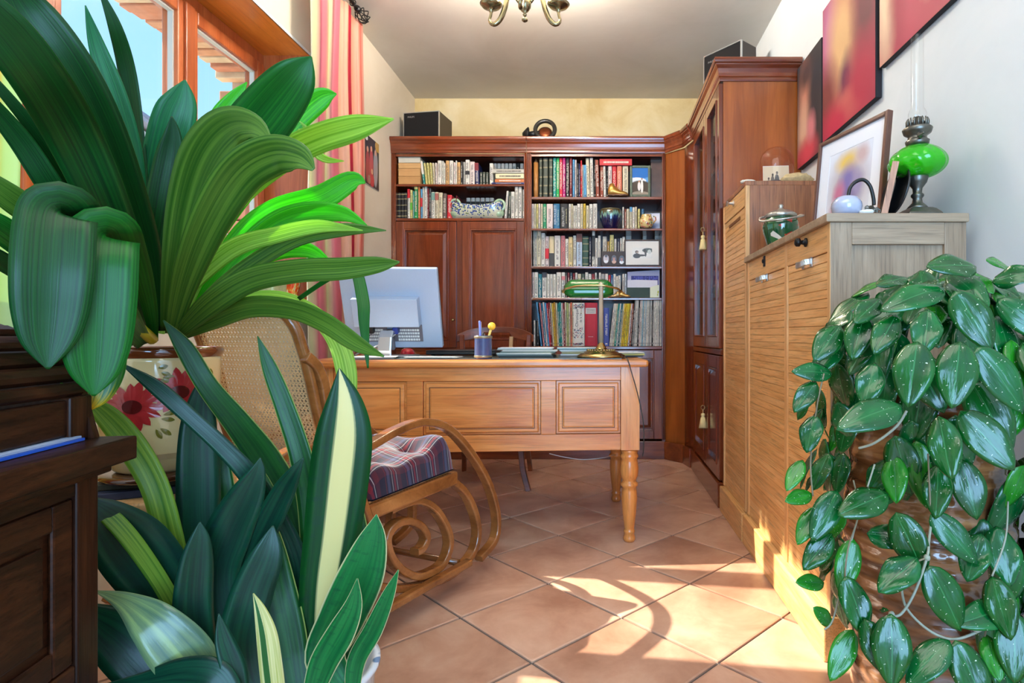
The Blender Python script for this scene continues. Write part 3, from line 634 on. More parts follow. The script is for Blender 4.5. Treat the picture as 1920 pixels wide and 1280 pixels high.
def book(x0, x1, z0, z1, y, col, label, group, lean=0, depth=.15, style=None, th=0, second=None, name='book'):
    """upright book, spine towards the room; lean shears its top sideways"""
    m = MB(); w = x1-x0; g = min(.0008, w*.06); x0 += g; x1 -= g; b = min(.0025, w*.18)
    d = depth
    # rounded spine + two boards (material 0), page block inset (material 1)
    m.prism([(x0, y+.004), (x0+w*.18, y+.0008), ((x0+x1)/2, y), (x1-w*.18, y+.0008), (x1, y+.004), (x1, y+d), (x1-b, y+d), (x1-b, y+.007), (x0+b, y+.007), (x0+b, y+d), (x0, y+d)], (0,0,z0), (1,0,0), (0,1,0), (0,0,1), z1-z0)
    m.mat(1).box(x0+b*.9, x1-b*.9, y+.0065, y+d-.004, z0+.003, z1-.003)
    mats = [bm_(col), pgm]
    if lean:
        for q in m.v: q.x += lean*(q.z-z0)
    o = m.build(name, mats, label=label, cat='book', group=group)
    hh = z1-z0; t = MB(); sx = lambda q: q.x+lean*(q.z-z0); hs_ = hash((round(x0*1e4), round(z0*1e4))) & 0xffff
    tc_ = (84, 78, 74) if sum(col) > 400 else (214, 206, 190)
    if style == 'bands':
        for q in (.08, .1, .28, .3, .5, .52, .74, .76, .92, .94): t.box(x0-.0002, x1+.0002, y-.0008, y+.006, z0+hh*q, z0+hh*q+.0022)
        for q in t.v: q.x += lean*(q.z-z0)
        t.build('gilt_bands', bm_((170, 156, 110), .4), o)
    elif style == 'none': pass
    else:
        if w > .007: c_ = (x0+x1)/2; e_ = min(.0032, w*.22); dashes(t, c_-e_ if w < .022 else c_-.008, c_+e_ if w < .022 else c_+.008, z0+hh*(.12+.2*(hs_ % 7)/7), z0+hh*(.88-.1*(hs_ % 5)/5), y-.0004, 1 if w < .022 else 2, hs_, .85)
        if w > .007: t.box(x0+w*.3, x1-w*.3, y-.0004, y, z0+hh*.04, z0+hh*.075); 
        if not t.v: t = None
        else:
            for q in t.v: q.x += lean*(q.z-z0)
            t.build('spine_print', bm_(tc_), o, kind='stuff')
    if second:  # (fraction range, colour): a coloured block on the spine
        (a, b2, c2) = second; q = MB(); q.box(x0-.0002, x1+.0002, y-.0005, y+.006, z0+hh*a, z0+hh*b2)
        for v_ in q.v: v_.x += lean*(v_.z-z0)
        q.build('spine_block', bm_(c2), o)
    return o
def row(items, sx, ox, sy, oy, base_px, shelf, group, Zs=4.30, depth=.16, n0=0):
    """items: (x0, x1, ytop, colour, [lean], [style], [second]) in a close-up's pixels; ox + sx*x is the photograph's pixel"""
    z0 = BH(base_px, ZF)+.0002; out = []
    for i, it in enumerate(items):
        x0 = BX(ox+sx*it[0], Zs); x1 = BX(ox+sx*it[1], Zs); z1 = BH(oy+sy*it[2], Zs)
        lean = it[4] if len(it) > 4 else 0; st = it[5] if len(it) > 5 else None; se = it[6] if len(it) > 6 else None
        kind = 'hardback' if (z1-z0) > .21 else 'paperback'
        if 'magazines' in group: kind = 'magazine'
        lab = '%s%s %s, %s from the left %s' % ('slim ' if x1-x0 < .014 else 'thick ' if x1-x0 > .024 else '', cname(it[3]), kind, ordw(i+1+n0), shelf)
        out.append(book(x0, x1, z0, z1, Zs-random.uniform(0, .008), it[3], lab, group, lean, depth*random.uniform(.9, 1), st, second=se))
    return out
k = .140625
row([(450,480,228,TEAL,-.12,None,(.45,1,W_)),(485,512,255,YC,-.1),(518,545,250,YC,-.08),(553,578,250,YC,-.06),(583,608,250,CRM,-.05),(615,640,250,PKW,-.03),(644,698,222,W_),(703,722,225,W_),(726,748,260,W_),(752,796,222,TAN),(800,850,222,W_),(856,880,245,PKW),(882,902,222,W_),(905,948,245,TAN),(953,982,235,BLK),(985,1012,240,GRY),(1016,1070,212,W_,0,None,(.4,.55,BLK)),(1073,1136,235,PKW),(1146,1200,250,NAVY,-.04,None,(.65,1,DRED)),(1207,1240,375,DGR),(1245,1282,375,DGR),(1286,1322,375,DGR),(1337,1384,258,W_)],
    k, 730, k, 270, 344.3, 'on the upper left shelf', 'books on the upper left shelf')
# small white boxes behind, and the lying stack
z0 = BH(344.3)+.0005
for i in range(8):
    a, b_ = BX(730+k*(1386+i*51), 4.40), BX(730+k*(1386+i*51+46), 4.40)
    book(a, b_, z0, BH(270+k*258, 4.40), 4.40, W_ if i != 6 else BLK, '%s small volume behind the lying stack, %s from the left' % ('white' if i != 6 else 'black', ordw(i+1)), 'small volumes behind the lying stack', 0, .1)
def lying(x0, x1, z0, z1, y, col, label, group, depth=.17, cat='book', name='book'):
    m = MB(); m.box(x0, x1, y, y+.003, z0, z1); m.box(x0, x1, y, y+depth, z0, z0+.002); m.box(x0, x1, y, y+depth, z1-.002, z1); m.mat(1).box(x0+.003, x1-.003, y+.003, y+depth-.003, z0+.002, z1-.002)
    o = m.build(name, [bm_(col), pgm], label=label, cat=cat, group=group); t = MB()
    if z1-z0 > .008:
        r = random.Random(int(z0*1e4)); x = x0+.03
        while x < x1-.03:
            l = r.uniform(.003, .011); t.box(x, x+l, y-.0004, y, z0+(z1-z0)*.35, z0+(z1-z0)*.62); x += l+.002
        t.build('spine_print', bm_((60, 50, 44) if sum(col) > 400 else (220, 210, 196)), o, kind='stuff')
    return o
ly = [(1372, 1805, 516, 498, (70, 82, 150), 'blue'), (1415, 1805, 490, 442, ORG, 'orange'), (1420, 1805, 440, 368, (222, 214, 170), 'pale cream'), (1380, 1805, 354, 296, (186, 182, 168), 'grey')]
zz = z0
for i, (a, b_, y1, y0, c, nm) in enumerate(ly):
    h = (y1-y0)*k*4.29/F; lying(BX(730+k*a, 4.29), BX(730+k*b_, 4.29), zz, zz+h, 4.275, c, '%s book lying %s in the upper left shelf stack' % (nm, ['lowest', 'second from the bottom', 'third from the bottom', 'on top'][i]), 'flat stack of books on the upper left shelf', .10); zz += h+.0004
# four cardboard boxes
for i, (a, b_, c) in enumerate(((528, 427, (196, 148, 92)), (424, 324, (202, 154, 98)), (321, 248, (204, 160, 104)), (244, 160, (206, 200, 182)))):
    h0 = z0 + (528-a)*k*4.28/F; h1 = z0+(528-b_)*k*4.28/F; bx = MB(); x0_, x1_ = BX(730+k*115, 4.28)+.003, BX(730+k*410, 4.28)
    bx.box(x0_, x1_, 4.28, 4.56, h0, h1-.001); o = bx.build('storage_box', plain('card_%d' % i, c, .8, vary=.08), bevel=.002, label=['lowest tan card box in the stack at the end of the upper left shelf', 'second tan card box up in the shelf-end stack', 'third box up in the stack, thin tan card', 'pale grey card box on top of the shelf-end stack'][i], cat='box', group='card boxes stacked at the shelf end')
    MB().box(x0_-.001, x1_+.001, 4.279, 4.561, h1-.016, h1-.0006).build('box_lid', plain('card_%d' % i, c, .8), o, bevel=.001)
GLD = (178, 158, 84)
row([(66,100,650,BLK,0,'bands'),(106,150,650,BLK,0,'bands'),(154,196,650,BLK,0,'bands'),(200,238,650,BLK,0,'bands'),(241,275,600,W_,0,None,(.7,1,RED)),(279,308,612,YC,0,None,(.3,.55,(90,170,50))),(312,333,630,TEAL),(336,380,570,GN,0,None,(.92,1,YC)),(384,410,570,ORG),(414,440,600,BLU,0,None,(.4,.7,RED)),(443,462,580,W_),(466,502,555,W_),(506,528,592,DRED),(531,555,585,(70,66,66)),(558,605,640,W_,0,None,(.7,.98,(110,150,140))),(609,655,640,CRM,0,None,(.7,.95,(160,90,80))),(659,708,648,CRM),(713,765,660,(96,78,70)),(771,833,678,RED),(838,852,690,DRED,.18)],
    k, 730, k, 270, 408.2, 'on the second left shelf', 'books on the second left shelf')
zs = BH(408.2)+.0005
for i, a in enumerate((1025, 1088, 1150, 1215, 1280, 1337)):
    book(BX(730+k*a, 4.46), BX(730+k*(a+54), 4.46), zs, BH(270+k*716, 4.46), 4.46, W_, 'white volume with dark square behind the flowered trough vase, %s from left' % ordw(i+1), 'white volumes behind the trough vase', 0, .12, 'none', second=(.6, .85, BLK))
row([(1532,1562,625,W_,.08),(1585,1612,640,DGR,.04),(1620,1668,635,W_),(1674,1716,560,W_),(1720,1765,560,W_),(1777,1803,605,W_)], k, 730, k, 270, 408.2, 'right of the trough vase', 'books right of the trough vase')
k = .14583
rowt = row([(214,250,115,DGR,0,'bands'),(262,325,110,DGR,0,'bands'),(338,384,105,DGR,0,'bands'),(391,431,88,TEAL,0,None,None),(432,471,88,(30,176,84)),(472,511,90,(214,40,60)),(512,551,90,MAG),(556,601,95,BLK),(603,637,97,DRED),(641,668,130,BLU),(671,694,133,PKW),(697,717,180,BLK),(719,740,185,NAVY),(743,765,145,RED),(767,782,200,W_),(784,822,200,BLU),(824,868,115,CRM,-.03),(872,914,68,W_,-.02),(919,940,130,BLK),(944,990,135,BRN,-.03),(996,1036,220,(140,60,36)),(1041,1074,180,W_,-.02),(1078,1097,200,BLK),(1100,1148,205,PKW),(1152,1208,215,RED,0,'none'),(1212,1276,212,SAL,0,'none'),(1286,1358,195,CRM)],
    k, 980, k, 280, 368.0, 'on the top right shelf', 'books on the top right shelf')
z0 = BH(368.0)+.0005
tt = lambda s, zx, y0, y1, sz, m, nm='spine_title': None
zt = BH(280+k*205, 4.28)+.0005
o = lying(BX(980+k*988, 4.285), BX(980+k*1405, 4.285), zt, BH(280+k*120, 4.285), 4.285, (190, 24, 34), 'bright red hardback lying flat across the tops of the upright books', None, .16)
# volumes whose titles can be read
def title(o_, txt, x, z, size, col, y=4.2905, vert=True, sx=1.0):
    return text(txt, size, bm_(col), o_, (x, y, z), (0,0,1) if vert else (1,0,0), (-1,0,0) if vert else (0,0,1), 'title', sx=sx)
ty = 4.289
oo = [q for q in COL.objects if q.name.startswith('book')]
def find(lab): 
    for q in oo:
        if q.get('label', '').startswith(lab): return q
title(rowt[24], 'MARCO POLO', BX(980+k*1180, 4.29), BH(280+k*400, 4.29), .021, (240, 226, 206), ty)
title(rowt[25], 'MARCO POLO', BX(980+k*1244, 4.29), BH(280+k*400, 4.29), .021, (240, 226, 206), ty)
# wooden tube at the end of the shelf
t = thing('wooden_tube', 'tan wooden tube with pointed cap standing at the left end of the top right shelf', 'tube', (BX(980+k*172, 4.33), 4.33, z0))
cx = BX(980+k*172, 4.33); hw = .018
MB().lathe([(hw, z0), (hw, z0+.08), (hw*.96, z0+.082), (hw, z0+.084), (hw, BH(280+k*175, 4.33))], (cx, 4.33, 0), 20).build('tube_body', plain('tube_wood', (190, 128, 66), .5, vary=.12), t)
zt_ = BH(280+k*175, 4.33); MB().lathe([(hw, zt_), (hw*.5, zt_+.018), (hw*.35, zt_+.03), (0, zt_+.031)], (cx, 4.33, 0), 20).build('tube_cap', plain('tube_cap', (104, 70, 38), .5), t)
rowt = row([(121,145,700,PKW),(147,173,700,CRM),(176,200,700,YC),(203,229,700,PKW,0,None,(0,.2,GRY)),(232,261,700,CRM),(263,304,700,(24,138,88)),(307,389,700,PKW),(397,476,700,(32,104,142),0,'none'),(484,586,700,BLK,0,'none'),(591,621,700,W_),(624,647,700,CRM),(650,673,722,W_),(675,700,722,W_),(702,742,700,W_),(745,777,700,CRM),(780,811,700,YEL),(815,852,722,CRM),(857,901,705,W_),(905,959,700,W_)],
    k, 980, k, 280, 427.4, 'on the second right shelf', 'books on the second right shelf')
oo = [q for q in COL.objects if q.name.startswith('book')]
b1, b2 = rowt[7], rowt[8]
b1['label'] = 'thick blue paperback with white author lettering, eighth from left on the second right shelf'
zc = (BH(280+k*700, 4.29)+BH(427.4))/2
title(b1, 'KEN FOLLETT', BX(980+k*418, 4.29), zc+.01, .025, (232, 236, 238), ty, sx=.92); title(b1, 'Le Code Rebecca', BX(980+k*455, 4.29), zc-.01, .016, (216, 226, 200), ty)
title(b2, 'KEN FOLLETT', BX(980+k*522, 4.29), zc-.005, .025, (232, 228, 220), ty, sx=.92); title(b2, 'un monde sans fin', BX(980+k*560, 4.29), zc, .015, (216, 206, 150), ty)
row([(1282,1304,740,W_),(1311,1332,765,BRN),(1336,1370,765,CRM),(1376,1408,740,CRM,0,None,(.78,1,BLU)),(1412,1441,745,W_),(1444,1470,740,CRM),(1481,1510,765,YC),(1524,1562,765,(50,96,130))], k, 980, k, 280, 427.4, 'right of the blue glazed bowl', 'books right of the blue bowl')
row([(135,155,100,W_),(158,180,100,W_),(182,235,85,CRM),(238,288,115,W_),(290,338,158,PKW,0,None,(.27,.6,(206,20,36))),(341,405,158,(222,204,160),0,'none',(0,.45,(60,58,56))),(409,486,150,W_),(491,545,150,PNK),(548,588,190,W_),(591,643,165,(224,200,140)),(648,688,148,W_),(692,765,125,(190,206,222),0,None,(.75,1,(110,62,50))),(768,848,160,(38,74,58),0,'bands'),(851,886,170,(30,32,52)),(892,931,105,W_,0,None,(.3,.9,BLK)),(933,965,180,W_),(968,1005,150,W_,0,None,(0,.3,(60,64,70))),(1028,1082,160,(198,192,176)),(1088,1116,225,(190,140,56)),(1120,1172,140,YC),(1178,1208,190,W_),(1213,1250,185,(40,44,64)),(1253,1278,180,W_),(1281,1317,165,W_)],
    k, 980, k, 420, 498.4, 'on the third right shelf', 'books on the third right shelf', 4.34)
for i, (a, b_, tp) in enumerate(((1326, 1398, 150), (1512, 1562, 145), (1700, 1762, 122), (1780, 1800, 130))):
    book(BX(980+k*a, 4.5), BX(980+k*b_, 4.5), BH(498.4)+.0005, BH(420+k*tp, 4.5), 4.5, W_, 'white book top showing above the framed black and white print, %s from left' % ordw(i+1), 'books behind the framed print', .08 if i == 1 else 0, .12)
row([(126,148,620,PKW),(151,198,620,W_),(202,247,643,(24,112,128)),(250,308,620,W_,0,None,(.8,1,(50,50,62))),(313,348,643,W_),(351,388,643,W_),(391,428,643,W_),(433,495,620,W_),(499,545,620,W_,0,None,(.7,.85,PNK)),(549,573,625,(70,62,60)),(576,606,625,(110,42,50)),(610,640,625,(60,80,90)),(644,672,630,DRED),(676,704,625,W_),(708,752,640,CRM),(756,800,640,(60,80,70)),(804,842,620,W_),(846,884,640,W_),(888,926,640,DRED),(930,954,625,W_),(958,976,640,BLK),(980,1008,625,W_),(1012,1056,640,GRY),(1060,1098,640,W_),(1102,1132,655,RED),(1136,1163,655,(40,100,150)),(1166,1200,640,W_),(1203,1226,670,W_),(1229,1262,660,W_),(1282,1306,640,W_),(1310,1336,640,(206,210,214))],
    k, 980, k, 420, 557.5, 'on the fourth right shelf', 'books on the fourth right shelf')
mags1 = [W_, BLK, BLU, PNK, (36,110,140), PKW, BLU, (190,40,60), DRED, CRM, YEL, (206,150,50), CRM, (24,124,120), TEAL, PKW, DRED, CRM, (170,180,110), CRM, SAL, CRM]
it = []
for i, c in enumerate(mags1):
    t_ = i/(len(mags1)-1); xb = 142+(495)*t_+0*(1-t_)+62*(1-t_)**1.2*min(1, t_*8); w_ = 22.5-3*(1-t_)
    it.append((xb, xb+w_, 345 if i == 0 else 120+8*math.sin(i*2.1), c, -(.115*(1-t_)) if i > 1 else 0))
row(it, k, 980, k, 550, 648.6, 'on the lowest right shelf', 'magazines on the lowest right shelf', 4.29, .2)
z5 = BH(648.6)+.0005
c1 = book(BX(980+k*642, 4.285), BX(980+k*796, 4.285), z5, BH(550+k*120, 4.285), 4.284, W_, 'very thick white chronicle volume with vertical title and photo collages on its spine', None, 0, .2, 'none')
xx0, xx1 = BX(980+k*646, 4.285), BX(980+k*792, 4.285)
zf = lambda y_: BH(550+k*y_, 4.285)
title(c1, 'Chronique', (xx0+xx1)/2-.012, zf(315), .030, (26, 24, 28), 4.2836); title(c1, 'de la Ve', (xx0+xx1)/2+.016, zf(310), .022, (26, 24, 28), 4.2836); 
col_ = MB(); r_ = random.Random(3)
for (ya, yb) in ((130, 200), (430, 580), (630, 665)):
    for q in range(70):
        a = r_.uniform(xx0, xx1-.008); z_ = r_.uniform(zf(yb), zf(ya)-.006); s_ = r_.uniform(.003, .008); y_ = 4.2832-q*1e-5
        col_.mat(q % 4); col_.add([(a, y_, z_), (a+s_, y_, z_), (a+s_, y_, z_+s_*.8), (a, y_, z_+s_*.8)], [(0,1,2,3)])
col_.build('spine_collage', [bm_((40,40,46)), bm_((60,110,140)), bm_((120,120,124)), bm_((170,60,66))], c1, kind='stuff')
c2 = book(BX(980+k*800, 4.285), BX(980+k*962, 4.285), z5, BH(550+k*120, 4.285), 4.283, (178, 18, 38), 'very thick plain crimson chronicle volume with a white title label', None, 0, .2, 'none')
xa, xb = BX(980+k*808, 4.283), BX(980+k*942, 4.283)
lb = MB().box(xa, xb, 4.2822, 4.2835, zf(262), zf(185)).build('title_label', bm_((206, 196, 186)), c2)
text('Chronique', .013, bm_((40, 34, 34)), c2, ((xa+xb)/2, 4.2820, zf(212)), (1,0,0), (0,0,1), 'title'); text("de l'humanité", .010, bm_((40, 34, 34)), c2, ((xa+xb)/2, 4.2820, zf(238)), (1,0,0), (0,0,1), 'title')
text('Larousse', .010, bm_((236, 220, 214)), c2, ((xa+xb)/2, 4.2826, zf(555)), (1,0,0), (0,0,1), 'title')
it = [(1040, 1112, 185, (62, 76, 150), .0)]
row(it, k, 980, k, 550, 648.6, 'on the lowest right shelf beside the lamp pole', 'blue book by the lamp pole', 4.29, .18)
mags2 = [W_, W_, CRM, TEAL, W_, (24,96,110), CRM, YEL, YEL, (226,210,60), YEL, PKW, BRN, BLK]
it = []
for i, c in enumerate(mags2): it.append((1112+i*21.5, 1112+(i+1)*21.5-1, 130, c, .105-.002*i))
row(it, k, 980, k, 550, 648.6, 'among the magazines leaning right', 'magazines leaning right on the lowest right shelf', 4.29, .2)
mags3 = [GRY, W_, W_, BLK, PKW, W_, (150,190,200), W_, (190,204,206), W_, W_, GRY, W_, BLK, W_, W_, W_, W_, GRY, W_]
it = []
for i, c in enumerate(mags3): it.append((1415+i*18.6, 1415+(i+1)*18.6-1, 88, c, .05*(1-i/19)))
row(it, k, 980, k, 550, 648.6, 'in the white block at the right end', 'white magazines at the right end of the lowest shelf', 4.29, .2)

# ================================================================ ORNAMENTS ON THE SHELVES
def frame(name, label, c, w_, h_, fw, fm, pic, th=.015, tilt=.12, rz=0, cat='picture frame', mat_=None, mw_=0, group=None, roll=0, foot=True):
    """free-standing or hung frame: c = bottom centre, faces -Y before rz"""
    t = thing(name, label, cat, c, group=group, rot=None); t.rotation_mode = 'XYZ'
    R = Matrix.Rotation(rz, 4, 'Z') @ Matrix.Rotation(-tilt, 4, 'X') @ Matrix.Rotation(roll, 4, 'Y')
    t.rotation_euler = R.to_euler(); MW[t.name] = Matrix.Translation(c) @ R
    m = MB(); x = w_/2
    m.box(-x, -x+fw, 0, th, 0, h_); m.box(x-fw, x, 0, th, 0, h_); m.box(-x+fw, x-fw, 0, th, 0, fw); m.box(-x+fw, x-fw, 0, th, h_-fw, h_)
    m.build('frame_moulding', fm, t, root=t, bevel=min(.003, fw*.2))
    MB().box(-x+fw*.5, x-fw*.5, th*.5, th*.95, fw*.5, h_-fw*.5).build('backing', black, t, root=t)
    xi = x-fw; 
    if mw_:
        mm = MB(); y = th*.42
        mm.box(-xi, -xi+mw_, y, y+.001, fw, h_-fw); mm.box(xi-mw_, xi, y, y+.001, fw, h_-fw); mm.box(-xi+mw_, xi-mw_, y, y+.001, fw, fw+mw_); mm.box(-xi+mw_, xi-mw_, y, y+.001, h_-fw-mw_, h_-fw)
        mm.build('passe_partout', mat_ or paper, t, root=t); xi -= mw_
    e = fw+mw_; y = th*.46
    MB().quad((-xi, y, e), (xi, y, e), (xi, y, h_-e), (-xi, y, h_-e)).build('picture', pic, t, root=t)
    if foot: MB().obox((0, th, 0), (1,0,0), (0, math.sin(.35+tilt*.2), math.cos(.35)), (0,1,0), -.012, .012, .004, h_*.6, 0, .002).build('easel_foot', black, t, root=t)
    return t
SKIN = (206, 158, 128)
ph1 = blobs('photo_couple_sky', (96, 160, 216), [(.5,.88,.9,.3,(40,110,190)),(.3,.5,.6,.14,(226,236,244)),(.5,.12,.9,.42,(74,66,56)),(.5,.02,.6,.1,(150,140,124)),(.42,.3,.10,.18,(236,232,226)),(.42,.49,.045,.04,SKIN),(.6,.3,.085,.26,(240,238,232)),(.6,.58,.045,.04,(150,104,80))], False, .2)
frame('photo_frame', 'marbled green photo frame showing two people in white on a hill', (BX(980+k*1512, 4.29), 4.285, z0), .152, .235, .018, plain('marbled_green', (86, 100, 82), .4, vary=.6, scale=60), ph1, rz=.02, tilt=.06)
bxd = thing('picture_box', 'dark brown marbled upright box behind the mountain photo', 'box', (BX(1225.5, 4.36), 4.36, z0)); MB().box(BX(980+k*1640, 4.36)+.002, BX(1241, 4.36)-.004, 4.34, 4.5, z0, BH(280+k*145, 4.36)).build('box_body', plain('marbled_brown', (74, 50, 42), .3, coat=.5, vary=.6, scale=25), bxd, bevel=.004)
MB().box(BX(980+k*1640, 4.36)+.0, BX(1241, 4.36)-.002, 4.337, 4.502, BH(280+k*175, 4.36), BH(280+k*140, 4.36)).build('box_lid', plain('box_lid_grey', (92, 78, 70), .4, vary=.3), bxd, bevel=.003)
gold = plain('gilded_leather', (190, 142, 70), .28, .75, vary=.3, scale=70)
def shoe(cx, y, z, s_, label, flip=1, m=gold, group=None):
    t = thing('baby_shoe', label, 'shoe', (cx, y, z)); b = MB()
    secs = [(-.5,.30,.36,.02),(-.42,.40,.62,.0),(-.25,.42,.66,0),(-.1,.40,.44,0),(.1,.40,.30,0),(.3,.42,.24,0),(.45,.36,.18,0),(.52,.18,.10,.02)]
    def f(u, v):
        i = min(len(secs)-2, int(v*(len(secs)-1))); q = v*(len(secs)-1)-i; a = secs[i]; c = secs[i+1]
        x = a[0]+(c[0]-a[0])*q; wd = (a[1]+(c[1]-a[1])*q)*.42; h = a[2]+(c[2]-a[2])*q; an = 2*math.pi*u
        return (cx+flip*x*s_, y+wd*s_*math.cos(an)*(1-.25*max(0, math.sin(an))), z+s_*(h/2+h/2*math.sin(an)))
    b.grid(f, 16, 21); b.uv = {}; b.build('upper', m, t)
    s = MB(); s.prism([(cx+flip*x_*s_, y+y_*s_) for x_, y_ in ((-.5,-.12),(-.3,-.16),(0,-.14),(.25,-.18),(.45,-.15),(.54,0),(.45,.15),(.25,.18),(0,.14),(-.3,.16),(-.5,.12))], (0,0,z), (1,0,0), (0,1,0), (0,0,1), s_*.06); s.build('sole', plain('dark_sole', (96, 62, 30), .5), t)
    l = MB(); 
    for q in range(4): xx = cx+flip*(-.06+q*.07)*s_; zz_ = z+s_*(.5-.07*q); l.tube([(xx, y-.13*s_, zz_-.1*s_), (xx+.02*s_, y-.05*s_, zz_), (xx, y+.1*s_, zz_)], .012*s_, 5)
    l.tube([(cx+flip*.0*s_+.05*s_*math.cos(a_), y-.08*s_, z+.5*s_+.05*s_*math.sin(a_)) for a_ in [i_*math.pi/4 for i_ in range(8)]], .01*s_, 5, closed=True); l.build('laces', plain('gilt_lace', (214, 178, 110), .35, .6), t)
shoe(BX(980+k*1225, 4.27), 4.262, z0, .145, 'gilded baby shoe standing before the red books on the top right shelf')
z4 = BH(557.5)+.0005
shoe(BX(980+k*1310, 4.27), 4.268, z4, .082, 'gilded baby shoe with its toe to the right beside the green lamp shade')
shoe(BX(980+k*1185, 4.27), 4.282, z4, .075, 'striped gilded baby shoe half hidden behind the green lamp shade', -1, plain('gilded_leather_striped', (170, 136, 84), .3, .6, vary=.7, scale=120))
z3 = BH(498.4)+.0005; z2 = BH(427.4)+.0005
# drip-glazed blue bowl
m, nt_, b_ = newmat('drip_glaze_blue'); L = nt_.links; tc_ = N(nt_, 'ShaderNodeTexCoord'); mp = N(nt_, 'ShaderNodeMapping'); mp.inputs['Scale'].default_value = (60, 60, 6); L.new(tc_.outputs['Object'], mp.inputs[0])
nz = N(nt_, 'ShaderNodeTexNoise', Scale=1.0, Detail=3.0); L.new(mp.outputs[0], nz.inputs[0]); sp_ = N(nt_, 'ShaderNodeSeparateXYZ'); L.new(tc_.outputs['Object'], sp_.inputs[0])
ma = N(nt_, 'ShaderNodeMath', operation='MULTIPLY_ADD'); ma.inputs[1].default_value = .13; L.new(nz.outputs[0], ma.inputs[0]); L.new(sp_.outputs[2], ma.inputs[2])
rp_ = N(nt_, 'ShaderNodeValToRGB'); mr_ = N(nt_, 'ShaderNodeMapRange'); mr_.inputs[1].default_value = .06; mr_.inputs[2].default_value = .21; L.new(ma.outputs[0], mr_.inputs[0]); L.new(mr_.outputs[0], rp_.inputs[0])
e = rp_.color_ramp.elements; e[0].position = .35; e[0].color = s2l((16, 18, 62)); e[1].position = .95; e[1].color = s2l((84, 70, 40)); q = e.new(.6); q.color = s2l((24, 40, 84)); q = e.new(.72); q.color = s2l((112, 166, 150)); q = e.new(.82); q.color = s2l((70, 76, 60))
L.new(rp_.outputs[0], b_.inputs[0]); b_.inputs['Roughness'].default_value = .12; b_.inputs['Coat Weight'].default_value = 1; glaze = m
bw = thing('glazed_bowl', 'round dark blue drip-glazed bowl on the second right shelf', 'bowl', (BX(980+k*1132, 4.30), 4.31, z2)); 
MB().lathe([(.045, 0), (.05, .004), (.064, .03), (.078, .07), (.083, .105), (.081, .13), (.074, .143), (.07, .143), (.076, .13), (.078, .105), (.07, .05), (.03, .012), (0, .01)], (0,0,0), 36).build('bowl_body', glaze, bw, root=bw)
MB().lathe([(.071, .14), (.075, .144), (.071, .148), (.067, .144), (.071, .14)], (0,0,0), 36, caps=False).build('bowl_rim', plain('olive_rim', (120, 116, 78), .2, coat=.8), bw, root=bw)
bw.location.y = 4.325; bw.scale = (1, .85, 1)
# small flowered jug
flow = plain('flowered_china', (206, 172, 96), .2, coat=.8)
m, nt_, b_ = newmat('flowered_enamel'); L = nt_.links; tc_ = N(nt_, 'ShaderNodeTexCoord'); v_ = N(nt_, 'ShaderNodeTexVoronoi', Scale=85.0); L.new(tc_.outputs['Object'], v_.inputs[0]); sp_ = N(nt_, 'ShaderNodeSeparateColor'); L.new(v_.outputs['Color'], sp_.inputs[0])
rp_ = N(nt_, 'ShaderNodeValToRGB'); rp_.color_ramp.interpolation = 'CONSTANT'; L.new(sp_.outputs[0], rp_.inputs[0]); e = rp_.color_ramp.elements; e[0].color = s2l((222, 196, 130)); e[1].position = .5; e[1].color = s2l((200, 150, 70))
for p_, c_ in ((.62, (150, 60, 40)), (.7, (230, 214, 160)), (.82, (70, 110, 90)), (.9, (214, 120, 110))): q = e.new(p_); q.color = s2l(c_)
L.new(rp_.outputs[0], b_.inputs[0]); b_.inputs['Roughness'].default_value = .15; b_.inputs['Coat Weight'].default_value = .8; flow = m
jg = thing('flowered_jug', 'small squat flowered china jug before the seascape photo', 'jug', (BX(980+k*1590, 4.28), 4.275, z2))
MB().lathe([(.03, 0), (.045, .012), (.052, .035), (.05, .058), (.042, .078), (.036, .088), (.038, .098), (.034, .098), (.031, .088), (.03, .02), (0, .012)], (0,0,0), 28).build('jug_body', flow, jg, root=jg)
MB().tube([(.048, 0, .085), (.066, 0, .082), (.07, 0, .06), (.05, 0, .035)], .005, 8).build('jug_handle', flow, jg, root=jg); jg.scale = (1, .8, 1)
ph2 = blobs('photo_sea', (206, 212, 226), [(.5,.25,.9,.35,(130,146,176)),(.2,.1,.5,.25,(70,76,90)),(.7,.7,.5,.3,(236,232,240))], True, .2)
frame('photo_frame', 'dark framed pale seascape photo behind the flowered jug', (BX(980+k*1668, 4.33), 4.34, z2), .125, .135, .007, black, ph2, rz=-.1, tilt=.1)
